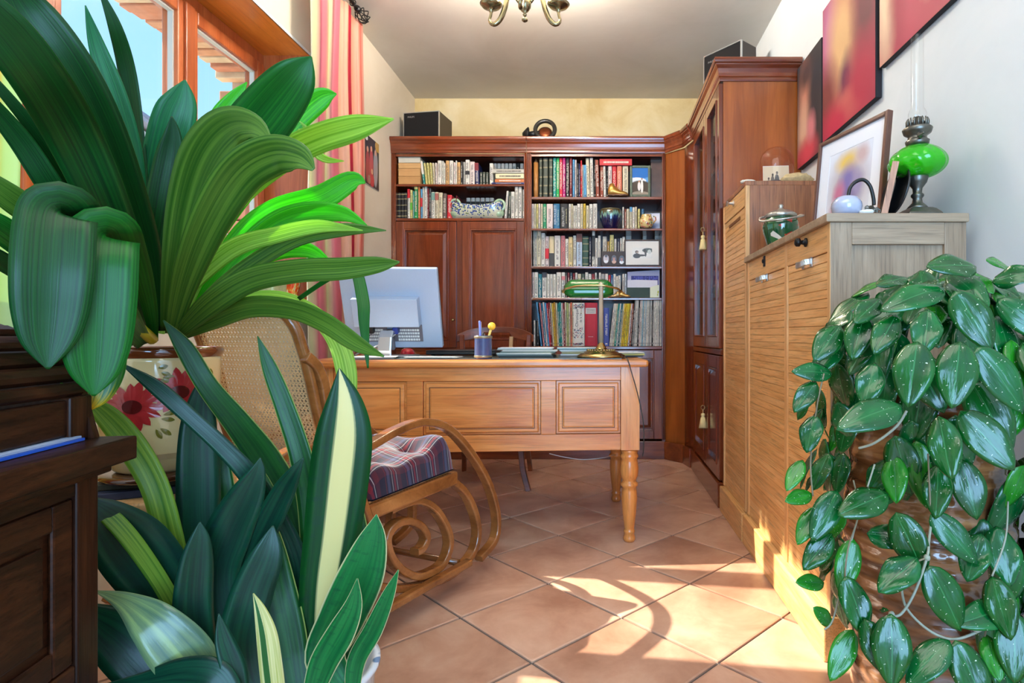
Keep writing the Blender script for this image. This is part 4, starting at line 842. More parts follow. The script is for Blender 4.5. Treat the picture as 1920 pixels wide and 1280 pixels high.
# triple portrait frame
tf = thing('triple_photo_frame', 'low dark brown frame with three oval portraits on the third right shelf', 'picture frame', (BX(980+k*1170, 4.285), 4.28, z3), rz=.0)
MB().obox((-.09, 0, 0), (1,0,-.0), (0,0,1), (0,1,0), 0, .178, 0, .108, 0, .008).build('frame_board', plain('dark_brown_leather', (52, 34, 26), .5), tf, root=tf, bevel=.003)
for i, (a, c_) in enumerate(((-.056, (206, 180, 168)), (.002, (170, 110, 80)), (.058, (150, 100, 76)))):
    pb = blobs('portrait_%d' % i, (60, 44, 38) if i else (196, 180, 176), [(.5,.1,.45,.3,(226,222,216) if i != 1 else (200,150,110)),(.5,.55,.22,.28,c_),(.5,.82,.26,.16,(62,42,30)),(.42,.58,.04,.03,(60,40,34)),(.58,.58,.04,.03,(60,40,34)),(.5,.42,.08,.03,(150,70,64))], False, .3)
    q = MB(); b0 = len(q.v); 
    for j in range(20):
        an = 2*math.pi*j/20; q.uv[len(q.v)] = (.5+.5*math.cos(an), .5+.5*math.sin(an)); q.v.append(Vector((a+.021*math.cos(an), -.0012, .052+.032*math.sin(an)-i*.003)))
    q.face(list(range(b0, b0+20))); q.build('portrait', pb, tf, root=tf)
    MB().tube([(a+.022*math.cos(j*math.pi/10), -.001, .052-i*.003+.033*math.sin(j*math.pi/10)) for j in range(20)], .0014, 5, closed=True).build('oval_rim', plain('dark_bronze', (90, 62, 44), .4, .6), tf, root=tf)
ph3 = blobs('print_man', (226, 226, 220), [(.78,.72,.3,.22,(70,82,78)),(.85,.6,.1,.2,(196,204,198)),(.62,.7,.05,.2,(40,40,40)),(.22,.22,.2,.24,(46,46,48)),(.4,.26,.28,.1,(50,50,50)),(.22,.58,.09,.14,(52,44,42)),(.24,.55,.06,.1,(150,130,120)),(.66,.42,.05,.3,(60,58,56))], False, .2)
pr = frame('framed_print', 'framed black and white print of a gesturing man on a wide white mount', (BX(980+k*1537, 4.285), 4.28, z3), .262, .196, .010, plain('dark_walnut', (60, 38, 24), .4), ph3, tilt=.05, mw_=.048)
# cards and papers on shelf four
cards = [(1348, 1760, 605, 935, (196, 190, 214), .02, 'large lilac envelope at the back of the card stack on the fourth right shelf'), (1395, 1745, 665, 935, (34, 36, 116), .0, 'deep blue patterned card in the card stack'), (1345, 1735, 715, 935, (222, 218, 226), -.01, 'white torn envelope in the middle of the card stack'), (1338, 1640, 815, 932, (34, 56, 38), .0, 'dark green postcard at the front of the card stack'), (1638, 1755, 800, 930, (226, 230, 200), .03, 'small white card with yellow and green flowers')]
for i, (a, b_, y0_, y1_, c_, tl, lab) in enumerate(cards):
    yy = 4.33-i*.012; x0_, x1_ = BX(980+k*a, yy), BX(980+k*b_, yy); zt_ = BH(420+k*y0_, yy); o = MB().add; mb_ = MB()
    mb_.prism([(x0_, 0), (x1_, 0), (x1_, zt_-z4+tl*.4), (x0_+(x1_-x0_)*.3, zt_-z4), (x0_, zt_-z4-abs(tl)*.3)] , (0, yy, z4), (1,0,0), (0,0,1), (0,1,0), .0015)
    o = mb_.build('greeting_card', bm_(c_), label=lab, cat='card', group=None)
    if i == 1: t_ = MB(); dashes(t_, x0_+.004, x1_-.004, zt_-.03, zt_-.004, yy-.0006, 14, 5); t_.build('card_pattern', bm_((90, 94, 190)), o, kind='stuff')
    if i == 4: MB().ico((x1_-.008, yy-.001, z4+.04), .006, 1, (1,.1,2)).ico((x1_-.012, yy-.001, z4+.02), .005, 1, (1,.1,1.6)).build('flower_print', bm_((190, 196, 60)), o)
# long trough vase
m, nt_, b_ = newmat('blue_floral_glaze'); L = nt_.links; tc_ = N(nt_, 'ShaderNodeTexCoord'); v_ = N(nt_, 'ShaderNodeTexVoronoi', Scale=95.0); L.new(tc_.outputs['Object'], v_.inputs[0]); sp_ = N(nt_, 'ShaderNodeSeparateXYZ'); L.new(tc_.outputs['Object'], sp_.inputs[0])
sc2 = N(nt_, 'ShaderNodeSeparateColor'); L.new(v_.outputs['Color'], sc2.inputs[0])
mr_ = N(nt_, 'ShaderNodeMapRange'); mr_.inputs[1].default_value = .01; mr_.inputs[2].default_value = .085; mr_.inputs[3].default_value = .05; mr_.inputs[4].default_value = .95; L.new(sp_.outputs[2], mr_.inputs[0])
ls = N(nt_, 'ShaderNodeMath', operation='LESS_THAN'); L.new(sc2.outputs[0], ls.inputs[0]); L.new(mr_.outputs[0], ls.inputs[1])
g = N(nt_, 'ShaderNodeMath', operation='LESS_THAN'); g.inputs[1].default_value = .6; L.new(v_.outputs['Distance'], g.inputs[0]); mu = N(nt_, 'ShaderNodeMath', operation='MULTIPLY'); L.new(ls.outputs[0], mu.inputs[0]); L.new(g.outputs[0], mu.inputs[1])
rp_ = N(nt_, 'ShaderNodeValToRGB'); rp_.color_ramp.interpolation = 'CONSTANT'; L.new(sc2.outputs[1], rp_.inputs[0]); e = rp_.color_ramp.elements; e[0].color = s2l((36, 62, 132)); e[1].position = .8; e[1].color = s2l((110, 130, 80)); q = e.new(.55); q.color = s2l((70, 104, 170))
mx = N(nt_, 'ShaderNodeMix', data_type='RGBA'); L.new(mu.outputs[0], mx.inputs[0]); mx.inputs[6].default_value = s2l((212, 216, 188)); L.new(rp_.outputs[0], mx.inputs[7]); L.new(mx.outputs[2], b_.inputs[0]); b_.inputs['Roughness'].default_value = .15; b_.inputs['Coat Weight'].default_value = .8; floral = m
kx = .140625; tv = thing('trough_vase', 'long boat-shaped vase with blue flowers and pale green looped ends, second left shelf', 'vase', (BX(730+kx*1170, 4.30), 4.31, zs))
xL, xR = BX(730+kx*820, 4.30)-tv.location.x, BX(730+kx*1525, 4.30)-tv.location.x; Lh = (xR-xL)/2
def tvf(u, v):
    x = xL*.94+(xR-xL)*.94*v; q = (x/Lh); hz = .094+.036*q*q; wy = .055*math.sqrt(max(.02, 1-q**4)); an = math.pi*(1.0+u)   # half shell open on top
    return (x, wy*math.cos(an), hz*(1+math.sin(an))*.98+.001)
b = MB(); b.grid(tvf, 18, 26); b.uv = {}; b.build('vase_body', floral, tv, root=tv, solid=.005)
for sg, rr in ((-1, .043), (1, .040)):
    pts = [(sg*(Lh*.84)+.038*math.cos(a)*1.0, 0, .098+rr*math.sin(a)) for a in [i*math.pi/9 for i in range(18)]]
    MB().tube(pts, .011, 10, closed=True).build('loop_handle', plain('celadon_glaze', (170, 196, 160), .15, coat=.8), tv, root=tv)
    b = MB(); b.ico((sg*Lh*.80, 0, .040), .040, 2, (1.1,.9,.95)); b.build('end_bulge', plain('celadon_glaze', (170, 196, 160), .15, coat=.8), tv, root=tv)
# ---- on top of the bookcase
zt = TOPZ
def speaker(label, loc, rz, w_, d_, h_):
    t = thing('loudspeaker', label, 'speaker', loc, rz)
    MB().box(-w_/2, w_/2, 0, d_, 0, h_).build('cabinet_shell', plain('speaker_wood', (46, 34, 30), .4), t, root=t, bevel=.004)
    MB().box(-w_/2+.006, w_/2-.006, -.012, 0, .006, h_-.006).build('grille', plain('grille_cloth', (14, 12, 12), .95), t, root=t, bevel=.003)
    fr_ = MB()
    for a in ((-w_/2, -w_/2+.006, 0, h_), (w_/2-.006, w_/2, 0, h_), (-w_/2+.006, w_/2-.006, 0, .005), (-w_/2+.006, w_/2-.006, h_-.006, h_)): fr_.box(a[0], a[1], -.013, 0, a[2], a[3])
    fr_.build('silver_trim', silver, t, root=t); R = MW[t.name]; O = R @ Vector((-w_*.28, -.0125, h_*.84)); uu = (R.to_3x3() @ Vector((1,0,0)))
    text('PHILIPS', .017, silver, t, O, uu, (0,0,1), 'badge'); return t
speaker('black loudspeaker with silver trim on top of the left bookcase', (BX(791, 4.36), 4.36, zt), -.16, .285, .22, .225)
speaker('black loudspeaker with silver trim on top of the tall display cabinet', (.758, 3.62, zt), -.87, .29, .14, .335)
hn = thing('old_horn', 'black and copper antique horn lying on top of the bookcase', 'horn', (BX(1022, 4.33), 4.33, zt))
hx = BX(1022, 4.33); copper = plain('old_copper', (150, 84, 54), .35, .9, vary=.4, scale=40)
MB().tube([(hx+.072*math.cos(a), 4.33+.02*math.sin(a), zt+.084+.072*math.sin(a)) for a in [i*math.pi/14 for i in range(28)]], .016, 10, closed=True).build('horn_ring', plain('black_enamel', (40, 38, 34), .35, coat=.3), hn)
MB().lathe([(.02, -.02), (.05, 0), (.052, .03), (.03, .04), (0, .042)], (hx+.0, 4.35, zt+.05), 20, Matrix.Rotation(1.2, 4, 'X')).build('copper_cup', copper, hn)
cxh = BX(987, 4.33); Mr = Matrix.Rotation(math.pi/2, 4, 'Y')
MB().lathe([(.012, -.03), (.03, -.012), (.052, .012), (.05, .018), (.02, .02), (.025, .06), (.025, .11)], (cxh, 4.34, zt+.054), 12, Mr).build('black_mouthpiece', black, hn)
MB().tube([(hx+.03, 4.36, zt+.03), (hx+.12, 4.37, zt+.02), (hx+.2, 4.37, zt+.008)], [.018, .012, .006], 8).build('horn_handle', black, hn)
# ================================================================ DESK
DT = math.atan2(.066, .998); DL = Vector((-1.194, 2.43, 0))
dk = thing('desk', 'honey cherry writing desk with three raised panels and turned legs', 'desk', (DL.x, DL.y, 0), DT)
Wd, Dd, zt0, zt1, zap = 1.365, .70, .760, .795, .405
def uu(px): return (px-587)/612*Wd
t = MB(); t.box(-.045, Wd+.035, -.035, Dd+.035, zt0+.004, zt1); dtop = t.build('desk_top', deskw, dk, root=dk, bevel=.010)
MB().box(.06, Wd-.07, .06, Dd-.06, zt1, zt1+.0025).build('leather_inlay', plain('desk_leather', (74, 84, 80), .35, coat=.3), dtop, root=dk)
legp = [(.036, zap-.002), (.039, zap-.012), (.034, zap-.018), (.040, zap-.028), (.040, zap-.036), (.034, zap-.044), (.037, zap-.056), (.041, zap-.085), (.039, zap-.115), (.030, zap-.135), (.029, zap-.142), (.038, zap-.150), (.038, zap-.160), (.030, zap-.168), (.033, zap-.185), (.035, zap-.215), (.030, zap-.28), (.022, zap-.345), (.020, zap-.350), (.025, zap-.356), (.025, zap-.364), (.021, zap-.368), (.026, zap-.385), (.027, zap-.395), (.020, 0)]
for (lx, ly) in ((.04, .04), (Wd-.04, .04), (.04, Dd-.04), (Wd-.04, Dd-.04)):
    m = MB(); m.box(lx-.04, lx+.04, ly-.04, ly+.04, zap, zt0+.004); m.lathe(legp, (lx, ly, 0), 24); m.build('leg', deskv, dk, root=dk, bevel=0)
f = MB(); y0, y1 = .006, .03
f.box(.08, Wd-.08, y0, y1, .705, zt0+.004); f.box(.08, Wd-.08, y0, y1, zap, .475)
for a, b_ in ((uu(757), uu(787)), (uu(1009), uu(1038))): f.box(a, b_, y0, y1, .475, .705)
f.build('front_frame', deskw, dk, root=dk, bevel=.0025)
for a, b_ in ((.08, uu(757)), (uu(787), uu(1009)), (uu(1038), Wd-.08)):
    p = MB(); O = (a, y1-.008, .475); p.obox(O, (1,0,0), (0,0,1), (0,-1,0), .002, b_-a-.002, .002, .228, 0, .004)
    q = p.build('panel', deskw, dk, root=dk)
    e_ = MB(); 
    e_.obox(O, (1,0,0), (0,0,1), (0,-1,0), .009, b_-a-.009, .009, .221, .004, .012, taper=.004); 
    e_.build('panel_border', deskw, q, root=dk, bevel=.002)
    e_ = MB(); e_.obox(O, (1,0,0), (0,0,1), (0,-1,0), .030, b_-a-.030, .030, .200, .0121, .016, taper=.005)
    e_.build('raised_field', deskw, q, root=dk, bevel=.0015)
    gr = MB(); g_ = plain('dark_groove_line', (62, 30, 12), .7)  # thin dark strips framing each raised field
    for (u0, u1, w0, w1) in ((.026, b_-a-.026, .026, .0285), (.026, b_-a-.026, .2015, .204), (.026, .0285, .0285, .2015), (b_-a-.0285, b_-a-.026, .0285, .2015)): gr.obox(O, (1,0,0), (0,0,1), (0,-1,0), u0, u1, w0, w1, .0115, .0128)
    gr.build('groove', g_, q, root=dk)
for xx in (.03, Wd-.03):
    m = MB(); m.box(xx-.012, xx+.012, .08, Dd-.08, zap, zt0+.004); m.build('side_apron', deskw, dk, root=dk, bevel=.002)
m = MB(); m.box(.08, Wd-.08, Dd-.03, Dd-.006, .62, zt0+.004); m.build('rear_apron', deskw, dk, root=dk, bevel=.002)
for a, b_ in ((.09, .44), (.92, Wd-.09)): MB().box(a, b_, .05, Dd-.032, zap+.01, .618).build('drawer_box', deskw, dk, root=dk)
DM = MW[dk.name]; ZD = zt1+.0028
def onD(px, Z, h=ZD): return Vector(((px-PX)*Z/F, Z, h))
# ---- monitor (seen from behind)
mz = 2.80; mb0 = onD(742, 2.83, ZD)
mo = thing('computer_monitor', 'silver grey flat computer monitor seen from behind at the left of the desk', 'monitor', tuple(mb0), .06)
mg = plain('speckled_silver_plastic', (176, 192, 212), .45, .1, vary=.16, scale=700)
th_ = .36; Rm = Matrix.Translation((0, 0, .04)) @ Matrix.Rotation(th_, 4, 'X')   # top leans towards the room
def tilt(mb, R):
    for i, q in enumerate(mb.v): mb.v[i] = R @ q
    return mb
tilt(MB().box(-.225, .225, 0, .03, 0, .395), Rm).build('screen_housing', mg, mo, root=mo, bevel=.006)
tilt(MB().box(-.225, .225, .0302, .034, 0.0, .395), Rm).build('screen_bezel', black, mo, root=mo, bevel=.002)
tilt(MB().box(-.165, .135, -.055, -.0002, .125, .262), Rm).build('rear_cover', mg, mo, root=mo, bevel=.003)
b = tilt(MB().box(-.14, -.03, -.004, -.0002, .035, .12).box(.0, .135, -.003, -.0002, .035, .12), Rm); b.build('port_recess', plain('port_grey', (112, 106, 112), .6), mo, root=mo)
st = MB(); r_ = random.Random(2)
for (xa, xb) in ((-.135, -.055), (.02, .12)):
    for j in range(4):
        x = xa
        while x < xb: l = r_.uniform(.004, .012); st.box(x, x+l, -.0052, -.0042, .04+j*.016, .051+j*.016); x += l+.002
tilt(st, Rm).build('port_labels', white, mo, root=mo, kind='stuff')
b = tilt(MB().box(-.028, .002, -.03, -.0003, -.0, .10), Rm); b.build('hinge_block', plain('hinge_grey', (130, 126, 134), .4, .3), mo, root=mo, bevel=.003)
b = MB(); b.tube([(-.012, -.055, .115), (-.012, -.095, .118), (-.012, -.125, .09), (-.012, -.135, .03), (-.012, -.13, .008)], 1, flat=(.03, .006), up=(1,0,0)); b.build('stand_arm', silver, mo, root=mo)
MB().box(-.12, .10, -.16, .06, 0, .008).build('stand_base', silver, mo, root=mo, bevel=.003)
b = tilt(MB().box(.005, .030, -.04, -.001, .085, .118), Rm); b.build('video_plug', plain('plug_blue', (48, 66, 150), .4), mo, root=mo, bevel=.003)
b = tilt(MB().box(-.105, -.085, -.035, -.001, .085, .118), Rm); b.build('power_plug', black, mo, root=mo, bevel=.003)
def wire(name, label, pts, r, m, n_=8, cat='cable'): 
    o = MB().tube([tuple(p) for p in cr([tuple(p) for p in pts], n_)], r, 6).build(name, m, label=label, cat=cat); return o
pl = MW[mo.name] @ Rm @ Vector((.017, -.04, .085)); p2 = MW[mo.name] @ Rm @ Vector((-.095, -.035, .085))
wire('cable', 'pale thick video cable running from the blue monitor plug to the desk', [pl, pl+Vector((-.02, -.03, -.02)), pl+Vector((-.08, -.05, -.06)), Vector((pl.x-.13, pl.y-.05, ZD+.03)), Vector((pl.x-.2, pl.y, ZD+.004)), Vector((pl.x-.28, pl.y+.04, ZD+.004))], .0036, plain('cable_grey', (190, 186, 184), .5))
wire('cable', 'thin grey power cable hanging from the back of the monitor', [p2, p2+Vector((-.02, -.02, -.03)), Vector((p2.x-.05, p2.y-.02, ZD+.02)), Vector((p2.x-.10, p2.y, ZD+.003))], .002, plain('cable_dark', (96, 92, 96), .5))
# white thing behind monitor edge
pb = thing('desk_speaker', 'small pale pink plastic speaker behind the left edge of the monitor', 'speaker', tuple(onD(648, 2.98)))
MB().box(-.05, .035, 0, .05, 0, .16).build('speaker_body', plain('pale_pink_plastic', (214, 190, 198), .4), pb, root=pb, bevel=.015)
MB().lathe([(.026, 0), (.026, .003), (0, .004)], (-.008, 0, .09), 20, Matrix.Rotation(math.pi/2, 4, 'X')).build('speaker_cone', plain('cone_grey', (150, 140, 146), .6), pb, root=pb)
# mouse
ms_ = thing('computer_mouse', 'small red computer mouse beside the monitor stand', 'mouse', tuple(onD(764, 3.0)), .2)
def mf(u, v):
    a = 2*math.pi*u; r = math.sin(math.pi*v/2)**.8; return (.036*r*math.cos(a), .05*r*math.sin(a), .036*math.cos(math.pi*v/2)**.8+.001)
b = MB(); b.grid(mf, 20, 8); b.uv = {}; b.build('mouse_shell', plain('mouse_red', (196, 30, 48), .25, coat=.6), ms_, root=ms_)
MB().ico((0, -.022, .031), .006, 1).build('scroll_wheel', black, ms_, root=ms_)
# keyboard / laptop
kb = thing('laptop', 'closed flat black laptop lying at the back of the desk behind the pen cup', 'laptop', tuple(onD(872, 2.98)), .03)
MB().box(-.17, .17, -.11, .12, .006, .020).build('laptop_base', black, kb, root=kb, bevel=.004)
MB().box(-.17, .17, -.11, .12, .0205, .028).build('laptop_lid', plain('lid_dark', (30, 32, 36), .3), kb, root=kb, bevel=.003)
b = MB()
for sx in (-.14, .14):
    for sy in (-.08, .09): b.lathe([(.01, 0), (.01, .0058)], (sx, sy, 0), 10)
b.build('rubber_feet', black, kb, root=kb)
# pen cup and pens
pcx, pcz = 906, 2.56; pc = thing('pen_cup', 'blue pen cup with patterned rims at the front of the desk', 'cup', tuple(onD(pcx, pcz)))
MB().lathe([(0, .002), (.037, .0), (.038, .006), (.037, .096), (.038, .1), (.035, .1), (.034, .01), (0, .008)], (0,0,0), 32).build('cup_body', plain('cup_blue', (62, 78, 120), .35, coat=.4, vary=.25, scale=50), pc, root=pc)
for z in (.004, .088): MB().lathe([(.0385, z), (.0395, z+.001), (.0395, z+.009), (.0385, z+.010), (.0380, z+.005)], (0,0,0), 32, caps=False).build('rim_band', plain('rim_gold', (150, 140, 110), .35, .5, vary=.5, scale=200), pc, root=pc)
def pen(name, label, dx, dy, tx, ty, h, r, m, ball=None):
    b0 = onD(pcx, pcz, ZD+.012)+Vector((dx, dy, 0)); b1 = onD(pcx, pcz, ZD+h)+Vector((tx, ty, 0)); t = thing(name, label, 'pen', tuple(b0))
    MB().tube([b0, b0.lerp(b1, .1), b0.lerp(b1, .97), b1], [r*.4, r, r, r*.7], 10).build('barrel', m, t)
    if ball: MB().ico(b1+(b1-b0).normalized()*ball[0]*.8, ball[0], 3).build('ball_top', ball[1], t)
    else: MB().tube([b0.lerp(b1, .6)+Vector((r*1.2, 0, 0)), b0.lerp(b1, .97)+Vector((r*1.5, 0, 0))], .0012, 5).build('clip', silver, t)
pen('pen', 'blue and white pen standing upright in the blue cup', -.008, 0, -.016, 0, .165, .0045, plain('pen_blue', (120, 136, 226), .3))
pen('pencil', 'yellow stick with round yellow ball top leaning right in the blue cup', 0, .01, .034, .0, .128, .005, plain('pencil_yellow', (240, 214, 110), .4), (.017, plain('ball_yellow', (250, 204, 60), .4)))
pen('ballpoint', 'short dark pen at the back of the blue cup', .0, .015, -.004, .02, .112, .004, black)
# paper stacks: each sheet bundle is its own piece
def stack(cx, Z, w_, d_, hs_list, cols, label, group, rz=0):
    z = ZD
    for i, (h, c) in enumerate(zip(hs_list, cols)):
        a = rz+random.uniform(-.07, .07); o = onD(cx, Z, z)+Vector((random.uniform(-.012, .012), random.uniform(-.01, .01), 0))
        m = MB(); q = 5
        for j in range(q):
            k_ = random.uniform(-.004, .004); hz = h/q
            m.box(-w_/2+k_, w_/2+k_, -d_/2+k_, d_/2-k_, j*hz, (j+1)*hz*.98)
        Mx = Matrix.Translation(o) @ Matrix.Rotation(a, 4, 'Z'); m.v = [Mx @ v for v in m.v]
        m.build('magazine' if h > .003 else 'paper_sheet', bm_(c, .7), label=label(i), cat='magazine' if h > .003 else 'paper', group=group); z += h+.0003
nm_ = ['lowest', 'second up', 'third up', 'fourth up', 'fifth up', 'sixth up', 'topmost']
cs_ = [(60,64,60), (150,160,150), (214,214,204), (120,132,120), (226,222,210), (176,184,172), (216,220,222)]
stack(990, 2.72, .245, .17, [.009, .006, .006, .006, .006, .006, .004], cs_, lambda i: '%s magazine in the loose stack right of the pen cup' % nm_[i], 'loose magazine stack beside the pen cup')
cs2 = [(120,116,112), (226,222,214), (186,166,96), (206,200,176), (228,226,220), (90,176,168), (214,228,226)]
stack(1087, 2.86, .19, .16, [.006, .007, .006, .006, .008, .003, .004], cs2, lambda i: '%s item of the paper stack left of the lamp base' % nm_[i], 'paper stack beside the lamp', .05)
stack(1172, 2.82, .15, .15, [.006, .006, .005, .003], [(70,70,70), (214,206,120), (222,216,150), (232,232,226)], lambda i: '%s leaflet in the small pile right of the lamp base' % ['lowest', 'second', 'third', 'topmost'][i], 'leaflets right of the lamp', .25)
stack(700, 2.58, .2, .15, [.003, .002, .002], [(206,206,200), (110,112,112), (222,224,224)], lambda i: '%s of the papers before the monitor stand' % ['lowest', 'middle one', 'topmost'][i], 'papers before the monitor', .2)
stack(815, 2.62, .22, .13, [.002, .002, .002], [(96,100,98), (212,214,212), (190,196,192)], lambda i: '%s sheet left of the pen cup' % ['lowest', 'middle', 'topmost'][i], 'sheets left of the pen cup', -.1)
# banker's lamp
lz = 2.67; lp = onD(1127, lz); bl = thing('bankers_lamp', 'brass desk lamp with long green glass shade', 'lamp', tuple(lp))
MB().lathe([(0, 0), (.108, 0), (.112, .004), (.110, .010), (.098, .016), (.094, .020), (.082, .022), (.076, .028), (.060, .031), (.050, .034), (.030, .037), (.022, .046), (.018, .056), (.012, .064), (.010, .068)], (0,0,0), 40).build('lamp_base', brass, bl, root=bl)
b = MB()
for i in range(28): a = i*math.pi/14; b.ico((.062*math.cos(a), .062*math.sin(a), .034), .0055, 1)
b.build('beaded_ring', brass, bl, root=bl)
hp = BH(537, lz)-ZD; MB().lathe([(.0105, .06), (.0098, hp-.01), (.012, hp-.006), (.013, hp), (.014, hp+.008), (.008, hp+.016), (.004, hp+.02), (0, hp+.021)], (0,0,0), 20).build('pole', plain('satin_brass', (206, 200, 176), .42, .55), bl, root=bl)
def lx(px, Z=lz): return (px-1127)*Z/F
ap = [(lx(1055), .05, hp-.018), (lx(1062), .02, hp-.008), (lx(1085), -.004, hp+.002), (0, -.010, hp+.004), (lx(1140), -.004, hp+.0), (lx(1158), .02, hp-.008), (lx(1164), .05, hp-.018)]
MB().tube(cr(ap, 5), .005, 10).build('yoke', brass, bl, root=bl)
b = MB(); b.ico(ap[0], .009, 2); b.ico(ap[-1], .008, 2); b.build('pivot_knob', brass, bl, root=bl)
gsh = newmat('green_cased_glass'); m, nt_, b_ = gsh; b_.inputs[0].default_value = s2l((8, 132, 46)); b_.inputs['Roughness'].default_value = .08; b_.inputs['Coat Weight'].default_value = 1
tr_ = N(nt_, 'ShaderNodeBsdfTranslucent'); tr_.inputs[0].default_value = s2l((30, 190, 70)); mx = N(nt_, 'ShaderNodeMixShader'); mx.inputs[0].default_value = .35; nt_.links.new(b_.outputs[0], mx.inputs[1]); nt_.links.new(tr_.outputs[0], mx.inputs[2]); nt_.links.new(mx.outputs[0], nt_.nodes['Material Output'].inputs[0]); green_glass = m
s0, s1 = lx(1056), lx(1150); sm_ = (s0+s1)/2; sw = (s1-s0)/2
def shf(u, v):
    e_ = abs(2*u-1); xx = sm_+sw*(2*u-1); rr = 1-.55*max(0, (e_-.62)/.38)**2.2
    a = math.radians(205-(205+10)*v)-math.radians(8)
    return (xx, .092+.062*rr*math.cos(a)*1.05, hp-.022+.062*rr*math.sin(a)+.008*(1-rr))
b = MB(); b.grid(shf, 36, 16); b.uv = {}; b.build('glass_shade', green_glass, bl, root=bl, solid=.003)
MB().tube([(lx(1089), .06, hp-.05), (lx(1089), .06, hp-.115)], .0011, 5).ico((lx(1089), .06, hp-.12), .003, 1).build('pull_chain', brass, bl, root=bl)
c0 = onD(1163, 2.62, ZD+.006)
ex = DM @ Vector((Wd-.012, -.037, zt1)); 
wire('cable', 'black lamp cable hanging over the front right edge of the desk', [lp+Vector((.09, -.02, .012)), Vector((ex.x-.06, ex.y+.06, ZD+.006)), ex+Vector((-.045, 0, .004)), ex+Vector((-.028, -.008, -.05)), ex+Vector((.0, -.006, -.15)), ex+Vector((.022, -.004, -.26)), ex+Vector((.026, .01, -.36)), ex+Vector((.024, .06, -.42))], .0022, plain('flex_black', (44, 46, 44), .5))
q0 = P(1035, 851, 2.62)
wire('cable', 'thin white cable sagging below the desk apron', [P(1030, 850, 2.60), P(1055, 856, 2.62), P(1092, 861, 2.64), P(1130, 858, 2.68), P(1152, 852, 2.9)], .0017, plain('cable_white', (196, 196, 190), .5))

# ---- chair behind the desk
chz = 3.62; chx = (918-PX)*chz/F; ch = thing('desk_chair', 'dark cherry desk chair with curved top rail behind the desk', 'chair', (chx, chz, 0), 0)
chw = wood('chair_cherry', (84, 38, 18), (112, 54, 26), (142, 76, 42), 'x', 1.0, .4, .15, 8, .15)
b = MB(); pts = []
for i in range(25):
    v = -1+2*i/24; pts.append((v*.25, .20-.06*v*v*0-.10*(abs(v)**2)*-1*0 + .06*(1-v*v), 0, v))
for (q, nn) in ((0, 0),):
    sec = []
    for (x, y, _, v) in pts:
        top = .955-.055*abs(v)**3; bot = .885-.02*abs(v)**2+(.05*max(0, 1-abs(abs(v)-.0)/.45)**1*0); bot = .845+.035*math.cos(v*math.pi)**2*(abs(v) < .5)+ (0 if abs(v) < .5 else .0)
        bot = .895 - .045*min(1, abs(v)/.55)**2*0 + (.02 if abs(v) < .35 else -.01-.03*((abs(v)-.35)/.65))
        sec.append((x, y, top, min(bot, top-.02)))
    for (x, y, t_, bo) in sec: b.v += [Vector((x, y-.011, bo)), Vector((x, y+.011, bo)), Vector((x, y+.011, t_)), Vector((x, y-.011, t_))]
    for i in range(len(sec)-1):
        for j in range(4): b.face([i*4+j, i*4+(j+1) % 4, i*4+4+(j+1) % 4, i*4+4+j])
    b.face([0, 1, 2, 3]); b.face([len(sec)*4-4+j for j in (3, 2, 1, 0)])
b.build('top_rail', chw, ch, root=ch, bevel=.004)
for sx in (-1, 1):
    MB().tube(cr([(sx*.22, .20, .90), (sx*.21, .20, .7), (sx*.20, .18, .46), (sx*.205, .21, .22), (sx*.22, .27, 0)], 5), 1, flat=(.014, .017), up=(1,0,0)).build('rear_leg', chw, ch, root=ch)
    MB().tube(cr([(sx*.20, -.2, .45), (sx*.215, -.2, .3), (sx*.235, -.215, .12), (sx*.27, -.24, 0)], 5), 1, flat=(.016, .016), up=(1,0,0)).build('front_leg', chw, ch, root=ch)
    MB().tube([(sx*.10, .225, .89), (sx*.085, .20, .47)], 1, flat=(.012, .006), up=(1,0,0)).build('back_slat', plain('pale_slat', (190, 150, 96), .4), ch, root=ch)
MB().box(-.22, .22, -.22, .2, .44, .475).build('seat', chw, ch, root=ch, bevel=.012)
MB().box(-.19, .19, -.19, -.165, .40, .44).build('seat_rail', chw, ch, root=ch); MB().box(-.19, .19, .165, .19, .66, .70).build('back_rail', chw, ch, root=ch, bevel=.003)

# ================================================================ OAK TAMBOUR CABINETS
handle_m = plain('cast_aluminium', (206, 206, 204), .28, .9); iron = plain('black_iron', (34, 32, 32), .4, .7)
def tambour(parent, y0, y1, z0, z1, x, pitch=.0255):
    n_ = int(round((z1-z0)/pitch)); p = (z1-z0)/n_; first = None
    for i in range(n_):
        z = z0+(i+.5)*p
        if first is None:
            m = MB(); h = p/2-.0003; m.prism([(-h, .0015), (-h+.0012, -.0002), (h-.0012, -.0002), (h, .0015), (h, .012), (-h, .012)], (x, y0, z), (0,0,1), (1,0,0), (0,1,0), y1-y0)
            for q in m.v: q -= Vector((x, (y0+y1)/2, z))
            me = m.build('tambour_slat', oak, parent, root=None); 
            # re-centre: vertices local to its own middle
            S = mw(parent).inverted()
            for v_, q in zip(me.data.vertices, m.v): v_.co = q
            me.location = S @ Vector((x, (y0+y1)/2, z)); MW[me.name] = Matrix.Translation((x, (y0+y1)/2, z)); first = me
        else:
            c = inst(first, parent, Matrix.Translation((x+random.uniform(-.0004, .0004), (y0+y1)/2, z)))
    MB().box(x+.013, x+.018, y0, y1, z0, z1).build('curtain_backing', plain('black_gap', (40, 24, 14), .9), parent)
